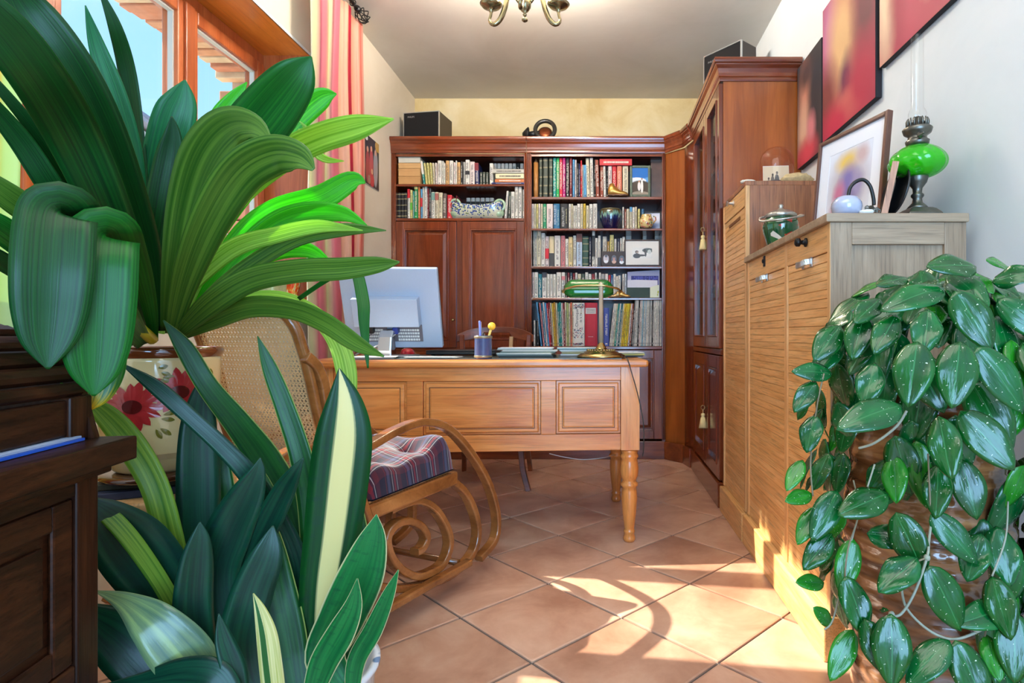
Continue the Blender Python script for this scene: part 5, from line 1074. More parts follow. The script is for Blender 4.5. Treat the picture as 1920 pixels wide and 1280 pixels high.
def bar_handle(parent, y, z, x):
    b = MB(); b.tube(cr([(x, y-.036, z+.004), (x-.018, y-.034, z+.002), (x-.026, y-.02, z-.003), (x-.028, y, z-.004), (x-.026, y+.02, z-.003), (x-.018, y+.034, z+.002), (x, y+.036, z+.004)], 4), 1, flat=(.009, .0035), up=(0,0,1)); b.box(x-.002, x, y-.044, y-.026, z-.012, z+.018); b.box(x-.002, x, y+.026, y+.044, z-.012, z+.018)
    b.build('pull_handle', handle_m, parent)
OX, OY0, OY1, OH = .632, 1.612, 2.53, 1.235
oc = thing('roller_cabinet', 'low double oak roller-front cabinet with panelled end, nearest the hanging plant', 'cabinet', (.82, 2.07, 0))
MB().box(OX-.012, 1.012, OY0-.008, OY1, OH-.024, OH).build('top_board', oakgrey_h, oc, bevel=.003)
c = MB(); c.box(OX, OX+.02, OY0, OY0+.022, .13, OH-.024); c.box(OX, OX+.02, 1.985, 2.015, .13, OH-.10); c.box(OX, OX+.02, OY1-.03, OY1-.001, .13, OH-.024); 
c.build('front_stile', oakv, oc, bevel=.002)
MB().box(OX+.002, OX+.018, OY0+.022, 1.985, OH-.102, OH-.024).build('frieze', oak, oc, bevel=.002); MB().box(OX+.002, OX+.018, 2.015, OY1-.03, OH-.102, OH-.024).build('frieze', oak, oc, bevel=.002)
MB().box(OX+.002, OX+.018, 1.985, 2.015, OH-.1, OH-.024).build('frieze_block', oakv, oc)
MB().box(OX-.018, 1.0, OY0-.004, OY1, 0, .125).build('plinth', oak, oc, bevel=.004)
# end panel
e0, e1 = OY0-.0005, OY0+.02; xa, xb = OX+.001, 1.008
MB().box(xa, xa+.06, e0, e1, .125, OH-.024).build('end_stile', oakgrey, oc, bevel=.002); MB().box(xb-.06, xb, e0, e1, .125, OH-.024).build('end_stile', oakgrey, oc, bevel=.002)
MB().box(xa+.06, xb-.06, e0, e1, OH-.085, OH-.024).build('end_rail', oakgrey_h, oc, bevel=.002); MB().box(xa+.06, xb-.06, e0, e1, .125, .2).build('end_rail', oakgrey_h, oc, bevel=.002)
MB().box(xa+.055, xb-.055, e0+.011, e1, .195, OH-.08).build('end_panel', oakgrey, oc)
MB().box(.985, 1.008, OY0+.02, OY1, .125, OH-.024).build('back_board', oakv, oc)
MB().box(OX+.02, 1.0, OY1-.02, OY1-.002, .125, OH-.024).build('far_end_board', oakv, oc)
MB().box(OX+.025, .985, 1.985, 2.015, .125, OH-.024).build('partition', oakv, oc)
tambour(oc, OY0+.0225, 1.9845, .127, OH-.103, OX+.006); tambour(oc, 2.0155, OY1-.0305, .127, OH-.103, OX+.006)
bar_handle(oc, 1.80, 1.118, OX+.004); bar_handle(oc, 2.27, 1.118, OX+.004)
k = MB(); k.lathe([(.014, 0), (.014, .003), (.008, .006), (.006, .016), (.013, .02), (.013, .03), (.008, .034)], (OX, 1.80, 1.185), 16, Matrix.Rotation(-math.pi/2, 4, 'Y')); k.build('lock_knob', iron, oc)
k = MB(); k.box(OX-.002, OX+.002, 2.25, 2.27, 1.165, 1.205); k.tube([(OX-.006+0*a, 2.26+.006*math.cos(a), 1.185+.006*math.sin(a)) for a in [i*math.pi/5 for i in range(10)]], .002, 6, closed=True); k.build('escutcheon', iron, oc)
MH, MY0, MY1 = 1.572, 2.546, 3.012
mc = thing('roller_cabinet', 'tall single oak roller-front cabinet with plain brown end, beside the display cabinet', 'cabinet', (.82, 2.78, 0))
MB().box(OX-.002, 1.012, MY0, MY1, MH-.02, MH).build('top_board', oakdeep, mc, bevel=.002)
MB().box(OX-.001, OX+.018, MY0, MY0+.02, .13, MH-.02).build('front_stile', oakv, mc, bevel=.002); MB().box(OX-.001, OX+.018, MY1-.02, MY1, .13, MH-.02).build('front_stile', oakv, mc, bevel=.002)
MB().box(OX+.001, OX+.018, MY0+.02, MY1-.02, MH-.105, MH-.02).build('frieze', oak, mc, bevel=.002)
MB().box(OX+.0185, 1.01, MY0, MY0+.018, .13, MH-.02).build('end_board', oakdeep, mc); MB().box(OX+.0185, 1.01, MY1-.018, MY1, .13, MH-.02).build('end_board', oakdeep, mc)
MB().box(.992, 1.01, MY0+.018, MY1-.018, .13, MH-.02).build('back_board', oakdeep, mc)
MB().box(OX-.02, 1.0, MY0-.003, MY1, 0, .125).build('plinth', oak, mc, bevel=.004)
tambour(mc, MY0+.0205, MY1-.0205, .127, MH-.106, OX+.006)
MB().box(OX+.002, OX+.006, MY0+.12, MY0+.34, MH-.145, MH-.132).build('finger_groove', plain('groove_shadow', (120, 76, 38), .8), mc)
k = MB(); k.lathe([(.015, 0), (.013, .004), (.007, .006), (.006, .022)], (OX, 2.78, 1.525), 14, Matrix.Rotation(-math.pi/2, 4, 'Y')); k.prism([(-.02, 0), (-.006, .013), (.012, .010), (.016, 0), (.012, -.010), (-.006, -.013)], (OX-.026, 2.79, 1.525), (0,1,0), (0,0,1), (-1,0,0), .005); k.build('turn_knob', handle_m, mc)

# ================================================================ THINGS ON THE OAK CABINETS
zM = MH+.0005; zO = OH+.0005
# glass dome with old photograph
gx, gy = .842, 2.80; gd = thing('glass_dome', 'glass dome over an old group photograph on the tall oak cabinet', 'cloche', (gx, gy, zM))
MB().lathe([(0, 0), (.088, 0), (.09, .006), (.086, .012), (0, .0121)], (0,0,0), 32).build('dome_base', plain('dome_base_wood', (92, 52, 30), .4), gd, root=gd)
MB().lathe([(.080, .0125), (.080, .145), (.077, .170), (.066, .197), (.046, .215), (.022, .223), (0, .225)], (0,0,0), 32, caps=False).build('dome_glass', glass('dome_glass', (250, 242, 238)), gd, root=gd)
pho = blobs('old_group_photo', (226, 220, 190), [(.5,.1,.9,.2,(196,190,160)),(.2,.3,.07,.2,(150,146,130)),(.35,.38,.08,.26,(110,108,100)),(.52,.42,.10,.28,(90,90,86)),(.2,.52,.04,.05,(90,80,70)),(.36,.66,.04,.06,(80,70,60)),(.53,.74,.045,.06,(70,62,54)),(.75,.3,.08,.2,(170,166,150))], False, .4)
tph = MB(); R_ = Matrix.Rotation(-.1, 4, 'Z') @ Matrix.Rotation(-.12, 4, 'X')
cs = [R_ @ Vector(v) for v in ((-.060, 0, .0125), (.060, 0, .0125), (.060, 0, .140), (-.060, 0, .140))]; tph.quad(*cs); tph.build('photograph', pho, gd, root=gd)
bb = MB(); bb.obox(R_ @ Vector((0, .0006, .0125)), R_ @ Vector((1,0,0)), R_ @ Vector((0,0,1)), R_ @ Vector((0,1,0)), -.061, .061, 0, .131, 0, .002); bb.build('photo_mount', paper, gd, root=gd)
def rock(label, c, r, sc_3, col, nm='stone'):
    b = MB(); b.ico((c[0], c[1], c[2]+r*sc_3[2]*.82), r, 3, sc_3, .09)
    for q in b.v: q.z = max(q.z, c[2])
    return b.build(nm, plain('rock_%d%d%d' % col, col, .9, vary=.5, scale=70, bump=.9), label=label, cat='stone')
rock('pale yellowish pitted volcanic stone in front of the glass dome', (.885, 2.64, zM), .066, (1.1, .75, .48), (188, 168, 124))
rock('small dark grey stone left of the pitted stone', (.79, 2.64, zM), .03, (1.2, .8, .5), (74, 74, 78))
rock('small white stone at the front corner of the tall oak cabinet', (.655, 2.60, zM), .022, (1.6, 1, .45), (222, 212, 196))
# green lidded jar
jx, jy = .718, 2.33; jar = thing('lidded_jar', 'green glass biscuit jar with metal lid and swing handle, painted with red fruit', 'jar', (jx, jy, zO))
m, nt_, b_ = newmat('painted_green_glass'); L = nt_.links; tc_ = N(nt_, 'ShaderNodeTexCoord'); v_ = N(nt_, 'ShaderNodeTexVoronoi', Scale=30.0); L.new(tc_.outputs['Object'], v_.inputs[0]); sp_ = N(nt_, 'ShaderNodeSeparateColor'); L.new(v_.outputs['Color'], sp_.inputs[0])
rp_ = N(nt_, 'ShaderNodeValToRGB'); rp_.color_ramp.interpolation = 'CONSTANT'; L.new(sp_.outputs[0], rp_.inputs[0]); e = rp_.color_ramp.elements; e[0].color = s2l((20, 74, 40)); e[1].position = .5; e[1].color = s2l((34, 96, 50))
for p_, c_ in ((.66, (170, 34, 28)), (.8, (196, 84, 44)), (.9, (216, 206, 190))): q = e.new(p_); q.color = s2l(c_)
L.new(rp_.outputs[0], b_.inputs[0]); b_.inputs['Roughness'].default_value = .06; b_.inputs['Coat Weight'].default_value = 1
MB().lathe([(0, .002), (.045, 0), (.05, .004), (.056, .03), (.068, .07), (.072, .095), (.068, .115), (.056, .130), (.052, .136)], (0,0,0), 36).build('jar_body', m, jar, root=jar)
orn = plain('ornate_silver', (186, 184, 176), .3, .9, vary=.4, scale=90, bump=.6)
MB().lathe([(.056, .128), (.062, .130), (.062, .142), (.056, .147), (.036, .158), (.014, .164), (.009, .168), (.007, .172), (.010, .178), (.006, .185), (0, .187)], (0,0,0), 32).build('jar_lid', orn, jar, root=jar)
pts = [(-.066, 0, .134), (-.085, -.012, .128), (-.088, -.03, .112), (-.05, -.072, .108), (0, -.086, .112), (.05, -.072, .122), (.08, -.03, .135), (.075, -.008, .14), (.066, 0, .136)]
MB().tube(cr(pts, 5), .0042, 8).build('swing_handle', orn, jar, root=jar)
# large leaning picture frame (blurred family picture)
blur1 = blobs('soft_family_print', (222, 226, 236), [(.5,.45,.5,.52,(176,160,164)),(.45,.82,.28,.16,(224,190,96)),(.78,.85,.16,.16,(196,170,170)),(.5,.5,.22,.3,(120,110,168)),(.3,.35,.16,.22,(190,110,140)),(.3,.12,.2,.16,(168,84,110)),(.72,.4,.16,.25,(150,140,176)),(.52,.2,.18,.2,(110,100,150))], True, .15)
fx0, fy0, fx1, fy1 = .742, 2.10, .832, 1.772
ang = math.atan2(fy1-fy0, fx1-fx0); wdt = math.hypot(fx1-fx0, fy1-fy0)
frame('photo_frame', 'large square brown picture frame with wide white mount leaning on the oak cabinet', ((fx0+fx1)/2+.01, (fy0+fy1)/2, zO), wdt, .355, .014, plain('brown_moulding', (96, 58, 44), .35, coat=.3, vary=.25), blur1, .02, .10, ang, mw_=.05, mat_=plain('mount_white', (232, 234, 240), .3))
# small framed bits seen edge-on and a dark round plate
wf = thing('photo_frame', 'pale wooden photo frame leaning back, seen edge-on beside the oil lamp', 'picture frame', (.785, 1.64, zO), -.445)
Rw = Matrix.Translation((0, 0, 0)) @ Matrix.Rotation(.20, 4, 'Y')
m_ = MB(); m_.box(0, .017, 0, .014, .003, .152); m_.box(0, .017, .116, .13, .003, .152); m_.box(0, .017, .014, .116, .003, .017); m_.box(0, .017, .014, .116, .138, .152); tilt(m_, Rw).build('frame_moulding', wood('pink_beech', (178, 124, 96), (200, 148, 118), (216, 168, 140), 'z', 2, .5, .05, 12, .4), wf, root=wf, bevel=.001)
tilt(MB().box(.004, .012, .012, .118, .015, .14), Rw).build('backing', black, wf, root=wf)
pl_ = thing('round_plate', 'dark round plate standing on edge behind the wooden photo frame', 'plate', (.868, 1.70, zO))
MB().lathe([(0, 0), (.05, .0), (.072, .008), (.078, .014), (.076, .016), (.05, .005), (0, .004)], (0, 0, .078), 32, Matrix.Rotation(-1.35, 4, 'Y') @ Matrix.Rotation(0, 4, 'Z')).build('plate_disc', plain('dark_lacquer', (30, 30, 32), .3, coat=.4), pl_, root=pl_)
MB().box(-.03, .03, -.03, .03, 0, .006).build('plate_stand', black, pl_, root=pl_)
# little lamp with opal globe, curved arm and ornate foot
sl_ = thing('small_lamp', 'small reading lamp with greyish opal globe on a black curved arm', 'lamp', (.745, 1.655, zO))
gcx = (1586-PX)*1.66/F-.745; pxf = lambda px: (px-PX)*1.66/F-.745; pzf = lambda y_: BH(y_, 1.66)-zO
MB().lathe([(.012, .058), (.030, .052), (.040, .038), (.042, .026), (.038, .010), (.030, .0015), (0, .001)], (gcx, 0, 0), 32).build('opal_globe', plain('opal_glass', (172, 178, 200), .12, coat=1), sl_, root=sl_)
MB().tube(cr([(gcx+.004, 0, .056), (pxf(1593), 0, pzf(352)), (pxf(1604), 0, pzf(341)), (pxf(1618), 0, pzf(338)), (pxf(1630), 0, pzf(350)), (pxf(1636), 0, pzf(372)), (pxf(1637), 0, pzf(385))], 6), .0052, 10).build('curved_arm', black, sl_, root=sl_)
b = MB(); r_ = random.Random(4)
for i in range(22):
    a = r_.uniform(0, 6.28); rr = r_.uniform(.006, .026); cxx = pxf(1630)+rr*math.cos(a); cyy = rr*math.sin(a)*.8; hh = .006+.022*(1-rr/.03)*r_.random()+.003
    b.tube([(cxx+.006*math.cos(q), cyy, hh+.006*math.sin(q)) for q in [j*math.pi/4 for j in range(8)]], .002, 5, closed=True)
b.lathe([(.026, .0), (.024, .005), (.010, .012), (.006, .03)], (pxf(1632), 0, 0), 16); b.build('scrolled_foot', pewter, sl_, root=sl_, kind='stuff')
bn = thing('ring_box', 'tiny white dish in front of the small lamp foot', 'dish', (.738, 1.625, zO)); MB().lathe([(0, 0), (.016, 0), (.02, .006), (.018, .01), (0, .006)], (.0, 0, 0), 20).build('dish_body', white, bn, root=bn)
# oil lamp
ox, oy = (1720-PX)*1.68/F, 1.68; ol = thing('oil_lamp', 'antique oil lamp with green glass font and tall clear chimney', 'lamp', (ox, oy, zO))
def oz(y_): return BH(y_, oy)-zO
k1 = oy/F
b = MB(); b.add([(sx*a, sy*a, z) for (a, z) in ((.048, 0), (.048, .008), (.036, .022), (.030, .026)) for (sx, sy) in ((-1,-1),(1,-1),(1,1),(-1,1))], [(i*4+j, i*4+(j+1) % 4, i*4+4+(j+1) % 4, i*4+4+j) for i in range(3) for j in range(4)]+[(3,2,1,0),(12,13,14,15)])
b.build('square_foot', pewter, ol, root=ol, bevel=.003)
MB().lathe([(.030, .026), (.024, .034), (.014, .044), (.012, .056), (.017, .062), (.017, .067), (.012, .072), (.013, .085), (.024, .100), (.030, oz(331)), (.028, oz(329))], (0,0,0), 28).build('stem', pewter, ol, root=ol)
og = newmat('green_lamp_glass'); m, nt_, b_ = og; b_.inputs[0].default_value = s2l((58, 200, 30)); b_.inputs['Roughness'].default_value = .03; b_.inputs['Coat Weight'].default_value = 1
tr_ = N(nt_, 'ShaderNodeBsdfTransparent'); tr_.inputs[0].default_value = s2l((110, 230, 60)); mx = N(nt_, 'ShaderNodeMixShader'); mx.inputs[0].default_value = .45; nt_.links.new(b_.outputs[0], mx.inputs[1]); nt_.links.new(tr_.outputs[0], mx.inputs[2]); nt_.links.new(mx.outputs[0], nt_.nodes['Material Output'].inputs[0])
zc0, zc1 = oz(333), oz(274)
def fontf(u, v):
    a = 2*math.pi*u; h = zc0+(zc1-zc0)*(.5-.5*math.cos(math.pi*v)); q = (.5-.5*math.cos(math.pi*v)); r = .024+.053*max(0, math.sin(math.pi*q**.88))**.62
    r *= 1+.018*math.cos(12*(a+v*1.1)); return (r*math.cos(a), r*math.sin(a), h)
b = MB(); b.grid(fontf, 96, 28); b.uv = {}; b.build('oil_font', m, ol, root=ol)
zb = zc1
MB().lathe([(.024, zb-.002), (.030, zb+.004), (.032, zb+.014), (.026, zb+.018), (.024, zb+.028), (.036, zb+.036), (.040, zb+.048), (.036, zb+.052), (.026, zb+.056), (.024, zb+.064), (.013, zb+.066), (.012, zb+.082), (0, zb+.083)], (0,0,0), 32).build('burner', pewter, ol, root=ol)
b = MB()
for i in range(16): a = i*math.pi/8; b.tube([(.027*math.cos(a), .027*math.sin(a), zb+.052), (.028*math.cos(a), .028*math.sin(a), zb+.07), (.026*math.cos(a), .026*math.sin(a), zb+.078)], [.003, .0035, .0015], 5)
b.build('gallery_prongs', pewter, ol, root=ol)
MB().lathe([(.009, 0), (.009, .004), (.003, .006), (.003, .022)], (-.012, -.036, zb+.02), 14, Matrix.Rotation(-math.pi/2, 4, 'X') if False else Matrix.Rotation(math.pi/2, 4, 'X')).build('wick_knob', pewter, ol, root=ol)
zg = zb+.066
MB().lathe([(.021, zg), (.024, zg+.01), (.024, zg+.028), (.020, zg+.038), (.0165, zg+.044), (.0165, oz(68))], (0,0,0), 32, caps=False).build('glass_chimney', glass('chimney_glass', (252, 253, 253)), ol, root=ol)

# ================================================================ PICTURES ON THE WALLS
def canvas(label, y0, y1, z0, z1, pic, group='blurred photo canvases on the right wall', x=1.012, tw=0):
    t = thing('wall_canvas', label, 'picture', (1.03, (y0+y1)/2, z0), group=group)
    MB().box(x, XR-.002, y0, y1, z0, z1).build('stretcher', plain('canvas_edge', (28, 22, 26), .7), t, bevel=.002)
    MB().quad((x-.0008, y1-.001, z0+.001), (x-.0008, y0+.001, z0+.001), (x-.0008, y0+.001, z1-.001), (x-.0008, y1-.001, z1-.001)).build('print', pic, t); return t
pA = blobs('soft_print_dark', (44, 40, 44), [(.35,.5,.3,.5,(176,122,104)),(.3,.25,.28,.35,(200,166,144)),(.25,.05,.4,.2,(150,30,50)),(.75,.55,.3,.4,(30,34,44)),(.5,.1,.4,.15,(190,60,80)),(.6,.3,.2,.15,(196,120,130)),(.4,.85,.3,.15,(60,40,40))], True, .5)
pB = blobs('soft_print_red', (150, 48, 74), [(.15,.75,.22,.4,(176,110,146)),(.42,.62,.3,.45,(204,168,122)),(.85,.7,.25,.5,(96,44,54)),(.1,.3,.25,.3,(110,50,50)),(.5,.3,.15,.2,(70,40,70)),(.55,.12,.22,.12,(220,160,130)),(.8,.2,.35,.3,(160,36,66)),(.3,.05,.4,.2,(170,36,68))], True, .5)
pC = blobs('soft_print_crimson', (158, 44, 72), [(.1,.5,.18,.6,(226,200,170)),(.35,.4,.2,.35,(150,26,58)),(.55,.2,.2,.3,(176,56,84)),(.8,.3,.3,.5,(170,40,70)),(.75,.6,.25,.4,(230,200,180)),(.4,.8,.3,.25,(120,40,50))], True, .5)
canvas('tall dark canvas of a blurred figure, hung next to the display cabinet', 2.70, 3.03, 1.755, 2.275, pA, x=1.020)
canvas('crimson and beige blurred canvas hung above the big framed picture', 2.178, 2.695, 1.785, 2.39, pB, x=1.024)
canvas('crimson blurred canvas at the top edge, above the oil lamp', 1.70, 2.155, 1.882, 2.46, pC, x=1.028)
pD = blobs('group_photo', (30, 26, 30), [(.2,.35,.14,.35,(150,36,52)),(.45,.4,.14,.4,(176,60,76)),(.75,.42,.16,.42,(150,150,160)),(.5,.12,.15,.16,(190,40,60)),(.2,.70,.07,.06,SKIN),(.45,.76,.07,.06,SKIN),(.75,.74,.07,.06,SKIN),(.5,.3,.07,.06,SKIN),(.9,.9,.2,.12,(190,150,60)),(.12,.92,.1,.06,(220,220,220)),(.3,.1,.1,.1,(160,120,110))], False, .3)
po = thing('wall_photo', 'small unframed group photograph on the left wall beyond the curtain', 'picture', (XL+.004, 3.87, 1.88))
MB().box(XL+.001, XL+.006, 3.755, 4.005, 1.882, 2.205).build('photo_board', paper, po); MB().quad((XL+.0068, 3.757, 1.884), (XL+.0068, 4.003, 1.884), (XL+.0068, 4.003, 2.203), (XL+.0068, 3.757, 2.203)).build('photo_print', pD, po)

# ================================================================ CEILING LIGHT
clx, cly = -.378, 2.92; cl = thing('ceiling_lamp', 'three-armed antique brass ceiling lamp with curled arms and opal cups', 'lamp', (clx, cly, 2.45))
ab = plain('antique_silvered_brass', (150, 142, 112), .22, .95)
MB().lathe([(0, -.0), (.006, .004), (.011, .012), (.006, .02), (.018, .03), (.03, .05), (.034, .075), (.02, .1), (.012, .12), (.012, .33), (.05, .36), (.06, .388)], (0, 0, .035+.001), 24).build('centre_column', ab, cl, root=cl)
MB().lathe([(.006, .0), (.015, .006), (.015, .016), (.006, .02)], (0, 0, .012), 16).build('finial', ab, cl, root=cl)
for i, a in enumerate((math.radians(0), math.radians(180), math.radians(-90))):
    c_, s_ = math.cos(a), math.sin(a); al = lambda r, z: (r*c_, r*s_, z)
    arm = MB().tube([al(*q) for q in cr([(.03, .11), (.06, .15), (.085, .135), (.10, .08), (.12, .03), (.145, .003), (.165, .003), (.176, .02), (.170, .045), (.168, .06)], 5)], [.007+.006*math.sin(math.pi*min(1, j/36)) for j in range(46)], 10).build('arm', ab, cl, root=cl)
    MB().lathe([(.004, .055), (.010, .062), (.008, .07), (.02, .078), (.045, .088), (.056, .100), (.053, .102), (.02, .09), (.016, .11), (.0, .112)], al(.168, 0), 28).build('drip_pan', ab, cl, root=cl)
    MB().lathe([(.018, .112), (.018, .15), (.024, .158), (.045, .18), (.058, .21), (.062, .24), (.059, .24), (.042, .184), (.02, .165), (0, .16)], al(.168, 0), 28).build('glass_cup', plain('opal_shade', (240, 232, 214), .3), cl, root=cl)
    pl_ = bpy.data.lights.new('bulb', 'POINT'); po_ = bpy.data.objects.new('bulb', pl_); COL.objects.link(po_); pl_.energy = LAMP; pl_.shadow_soft_size = .05; pl_.color = (1, .9, .78); po_.parent = cl; po_.location = al(.168, .265)
# curtain rod with cage finial
rdx, rdz = XL+.125, 2.775; rd = thing('curtain_rod', 'black metal curtain rod with wire cage finial high on the window wall', 'curtain rod', (rdx, 2.3, rdz))
MB().tube([(rdx, .9, rdz), (rdx, 3.36, rdz)], .011, 12).build('rod', black, rd)
MB().box(XL, rdx, 3.2, 3.215, rdz-.01, rdz+.012).build('bracket', black, rd)
b = MB(); L_ = .13
for i in range(8):
    a = i*math.pi/4; b.tube([(rdx+.042*math.sin(math.pi*q)*math.cos(a+q*1.2), 3.37+L_*q, rdz+.042*math.sin(math.pi*q)*math.sin(a+q*1.2)) for q in [j/8 for j in range(9)]], .003, 5)
b.lathe([(.016, 0), (.02, .02), (.012, .03)], (rdx, 3.35, rdz), 14, Matrix.Rotation(-math.pi/2, 4, 'X')); b.ico((rdx, 3.37+L_, rdz), .009, 1); b.build('cage_finial', black, rd)

# ================================================================ CURTAINS
cst = [(0,(226,232,214)),(.10,(220,226,186)),(.17,(206,96,112)),(.21,(214,120,128)),(.25,(222,220,168)),(.34,(226,226,180)),(.40,(222,170,160)),(.44,(214,110,122)),(.50,(216,96,116)),(.53,(240,236,230)),(.56,(240,236,230)),(.58,(176,84,100)),(.60,(230,178,156)),(.68,(232,184,160)),(.705,(184,24,60)),(.82,(196,28,66)),(.84,(228,150,130)),(.90,(236,180,156)),(.94,(226,130,110)),(.98,(236,190,170))]
cm1 = stripes('striped_curtain', [(0,(236,232,214)),(.08,(214,214,170)),(.14,(212,110,124)),(.19,(216,130,138)),(.24,(214,214,150)),(.33,(222,222,170)),(.38,(220,150,150)),(.42,(220,116,132)),(.49,(222,126,138)),(.51,(240,236,230)),(.545,(240,236,230)),(.56,(170,60,84)),(.58,(230,178,150)),(.68,(232,184,156)),(.69,(176,14,48)),(.81,(190,20,58)),(.82,(232,160,134)),(.90,(236,186,160)),(.93,(214,100,84)),(.97,(236,190,170))][:20])
def curt(name, label, y0, y1, folds, mat_, ph, amp=.045, x=XL+.10, z0=.012, z1=2.752, width=1.0):
    t = thing(name, label, 'curtain', (x, (y0+y1)/2, z0))
    def f(u, v):
        a = amp*(.75+.25*v); return (x+a*math.sin(2*math.pi*folds*u+ph)+.008*math.sin(9*v+5*u), y0+(y1-y0)*(u+.02*math.sin(4*math.pi*folds*u+ph))+.012*math.sin(5*v+u*8)*(1-v), z1-(z1-z0)*(v))
    b = MB(); b.grid(f, 110, 30); b.build('curtain_cloth', mat_, t, solid=.002)
    g = MB()
    for i in range(int(folds*2)):
        y = y0+(i+.5)*(y1-y0)/(folds*2); g.tube([(XL+.125+.017*math.cos(q), y, 2.775+.017*math.sin(q)) for q in [j*math.pi/8 for j in range(16)]], .003, 5, closed=True)
    g.build('curtain_rings', black, t); return t
curt('curtain', 'long striped curtain in crimson, salmon and pale green at the far window side', 2.87, 3.50, 4, cm1, 3.4, .018)
cm2 = stripes('striped_curtain_warm', [(0,(216,84,40)),(.25,(222,120,60)),(.4,(206,150,40)),(.62,(226,196,70)),(.8,(214,110,50)),(.9,(224,140,60)),(.94,(222,196,70)),(.965,(196,222,140)),(1,(200,226,160))])
curt('curtain', 'orange, yellow and lime striped curtain at the near window side', 1.0, 1.43, 3, cm2, .5, .02)
# ================================================================ ON THE WINDOW SILL
zS = WZ0+.0005
tn = thing('tin_box', 'tall tin with embossed pale green pattern standing on the window sill', 'tin', (-1.60, 2.80, zS)); tg = plain('embossed_green_tin', (186, 194, 150), .35, .3, vary=.35, scale=45, bump=1.0)
MB().box(-.07, .07, -.06, .06, 0, .15).build('tin_body', tg, tn, root=tn, bevel=.012); MB().box(-.073, .073, -.063, .063, .15, .17).build('tin_lid', tg, tn, root=tn, bevel=.006)
m, nt_, b_ = newmat('millefiori_orange_glass'); L = nt_.links; tc_ = N(nt_, 'ShaderNodeTexCoord'); mp = N(nt_, 'ShaderNodeMapping'); mp.inputs['Scale'].default_value = (90, 90, 25); mp.inputs['Rotation'].default_value = (.4, .3, 0); L.new(tc_.outputs['Object'], mp.inputs[0]); v_ = N(nt_, 'ShaderNodeTexNoise', Scale=1.0, Detail=2.0); L.new(mp.outputs[0], v_.inputs[0])
rp_ = N(nt_, 'ShaderNodeValToRGB'); sz = N(nt_, 'ShaderNodeSeparateXYZ'); L.new(tc_.outputs['Object'], sz.inputs[0]); L.new(v_.outputs[0], rp_.inputs[0]); e = rp_.color_ramp.elements; e[0].position = .4; e[0].color = s2l((220, 70, 30)); e[1].position = .62; e[1].color = s2l((230, 220, 200)); q = e.new(.5); q.color = s2l((236, 110, 50)); q = e.new(.56); q.color = s2l((226, 190, 80))
L.new(rp_.outputs[0], b_.inputs[0]); b_.inputs['Roughness'].default_value = .08; b_.inputs['Coat Weight'].default_value = 1
va = thing('glass_vase', 'orange flecked glass vase with a spreading foot on the sill beside the curtain', 'vase', (-1.56, 2.945, zS))
MB().lathe([(0, .003), (.058, 0), (.06, .006), (.045, .018), (.028, .03), (.026, .042), (.034, .075), (.045, .12), (.05, .16), (.048, .19), (.056, .215), (.052, .215), (.044, .19), (.045, .16), (.03, .08), (.0, .05)], (0,0,0), 32).build('vase_body', m, va, root=va)
# ================================================================ ROCKING CHAIR (bentwood, caned), facing away towards the desk
UR = Vector((.40, .9165, 0)); NR = Vector((.9165, -.40, 0)); LR = -NR; CF = Vector((-.5183, 2.06, 0)); WR = .42
def onplane(px, py, off=0.0):
    """point of the photograph's ray on the plane of the chair's right side frame, shifted off to its left"""
    d = Vector(((px-PX)/F, 1, (PY-py)/F)); C0 = CF + LR*off; t = C0.dot(NR)/d.dot(NR); return Vector((0, 0, EYE))+d*t
rc = thing('rocking_chair', 'bentwood rocking chair with caned seat and back and scrolled rockers', 'rocking chair', (-.85, 1.9, 0))
def side(pts, r, name, flat=(.019, .0125), n=6, both=True, off0=0):
    P3 = [onplane(*p)+LR*off0 for p in pts]
    for p in P3: p.z = max(p.z, .014)
    P3 = [Vector(q) for q in cr([tuple(p) for p in P3], n)]
    for off in ((0, WR) if both else (0,)):
        MB().tube([p+LR*off for p in P3], r, flat=flat, up=NR).build(name, bent, rc, bevel=.002)
side([(560, 905), (600, 880), (645, 858), (692, 835), (740, 808), (790, 791), (838, 803), (880, 848), (912, 902), (929, 962), (926, 1010), (897, 1047)], 1, 'arm_loop')
side([(849, 899), (875, 922), (893, 958), (900, 1000), (888, 1042), (850, 1078), (800, 1098), (740, 1104), (690, 1090), (640, 1050)], 1, 'rocker_loop', off0=.016)
side([(735, 958), (765, 944), (794, 940), (822, 957), (843, 993), (847, 1025), (834, 1058), (810, 1075), (785, 1081), (756, 1068), (736, 1041), (730, 1010), (744, 986), (769, 977), (793, 987), (804, 1008), (796, 1028), (784, 1036)], 1, 'scroll', off0=.016)
side([(660, 890), (676, 940), (700, 1010), (706, 1070), (690, 1130)], 1, 'rear_leg')
side([(872, 1052), (800, 1092), (719, 1137), (640, 1186), (560, 1225), (480, 1225), (400, 1180)], 1, 'rocker_runner', (.016, .012), off0=-.018)
side([(505, 880), (525, 858), (560, 843), (598, 848), (625, 872), (650, 910)], 1, 'rear_arm_curl', both=False)
side([(655, 900), (640, 850), (622, 800), (611, 755), (604, 715), (590, 684), (572, 668)], 1, 'back_upright', (.012, .014))
SF = onplane(850, 893); sh = SF.z+.016; S0 = Vector((SF.x, SF.y, 0)); SD = (onplane(690, 958)-onplane(850, 893)).length+.02; back_drop = onplane(690, 958).z-SF.z
def seatp(u, v, z): return S0 - UR*u + LR*v + Vector((0, 0, z))       # u back from the front rail, v towards the chair's left
m = MB(); m.obox(seatp(0, 0, sh-.02), LR, (0,0,1), UR, .012, WR-.012, -.018, .018, -.03, -.002); m.build('front_rail', bent, rc, bevel=.006)
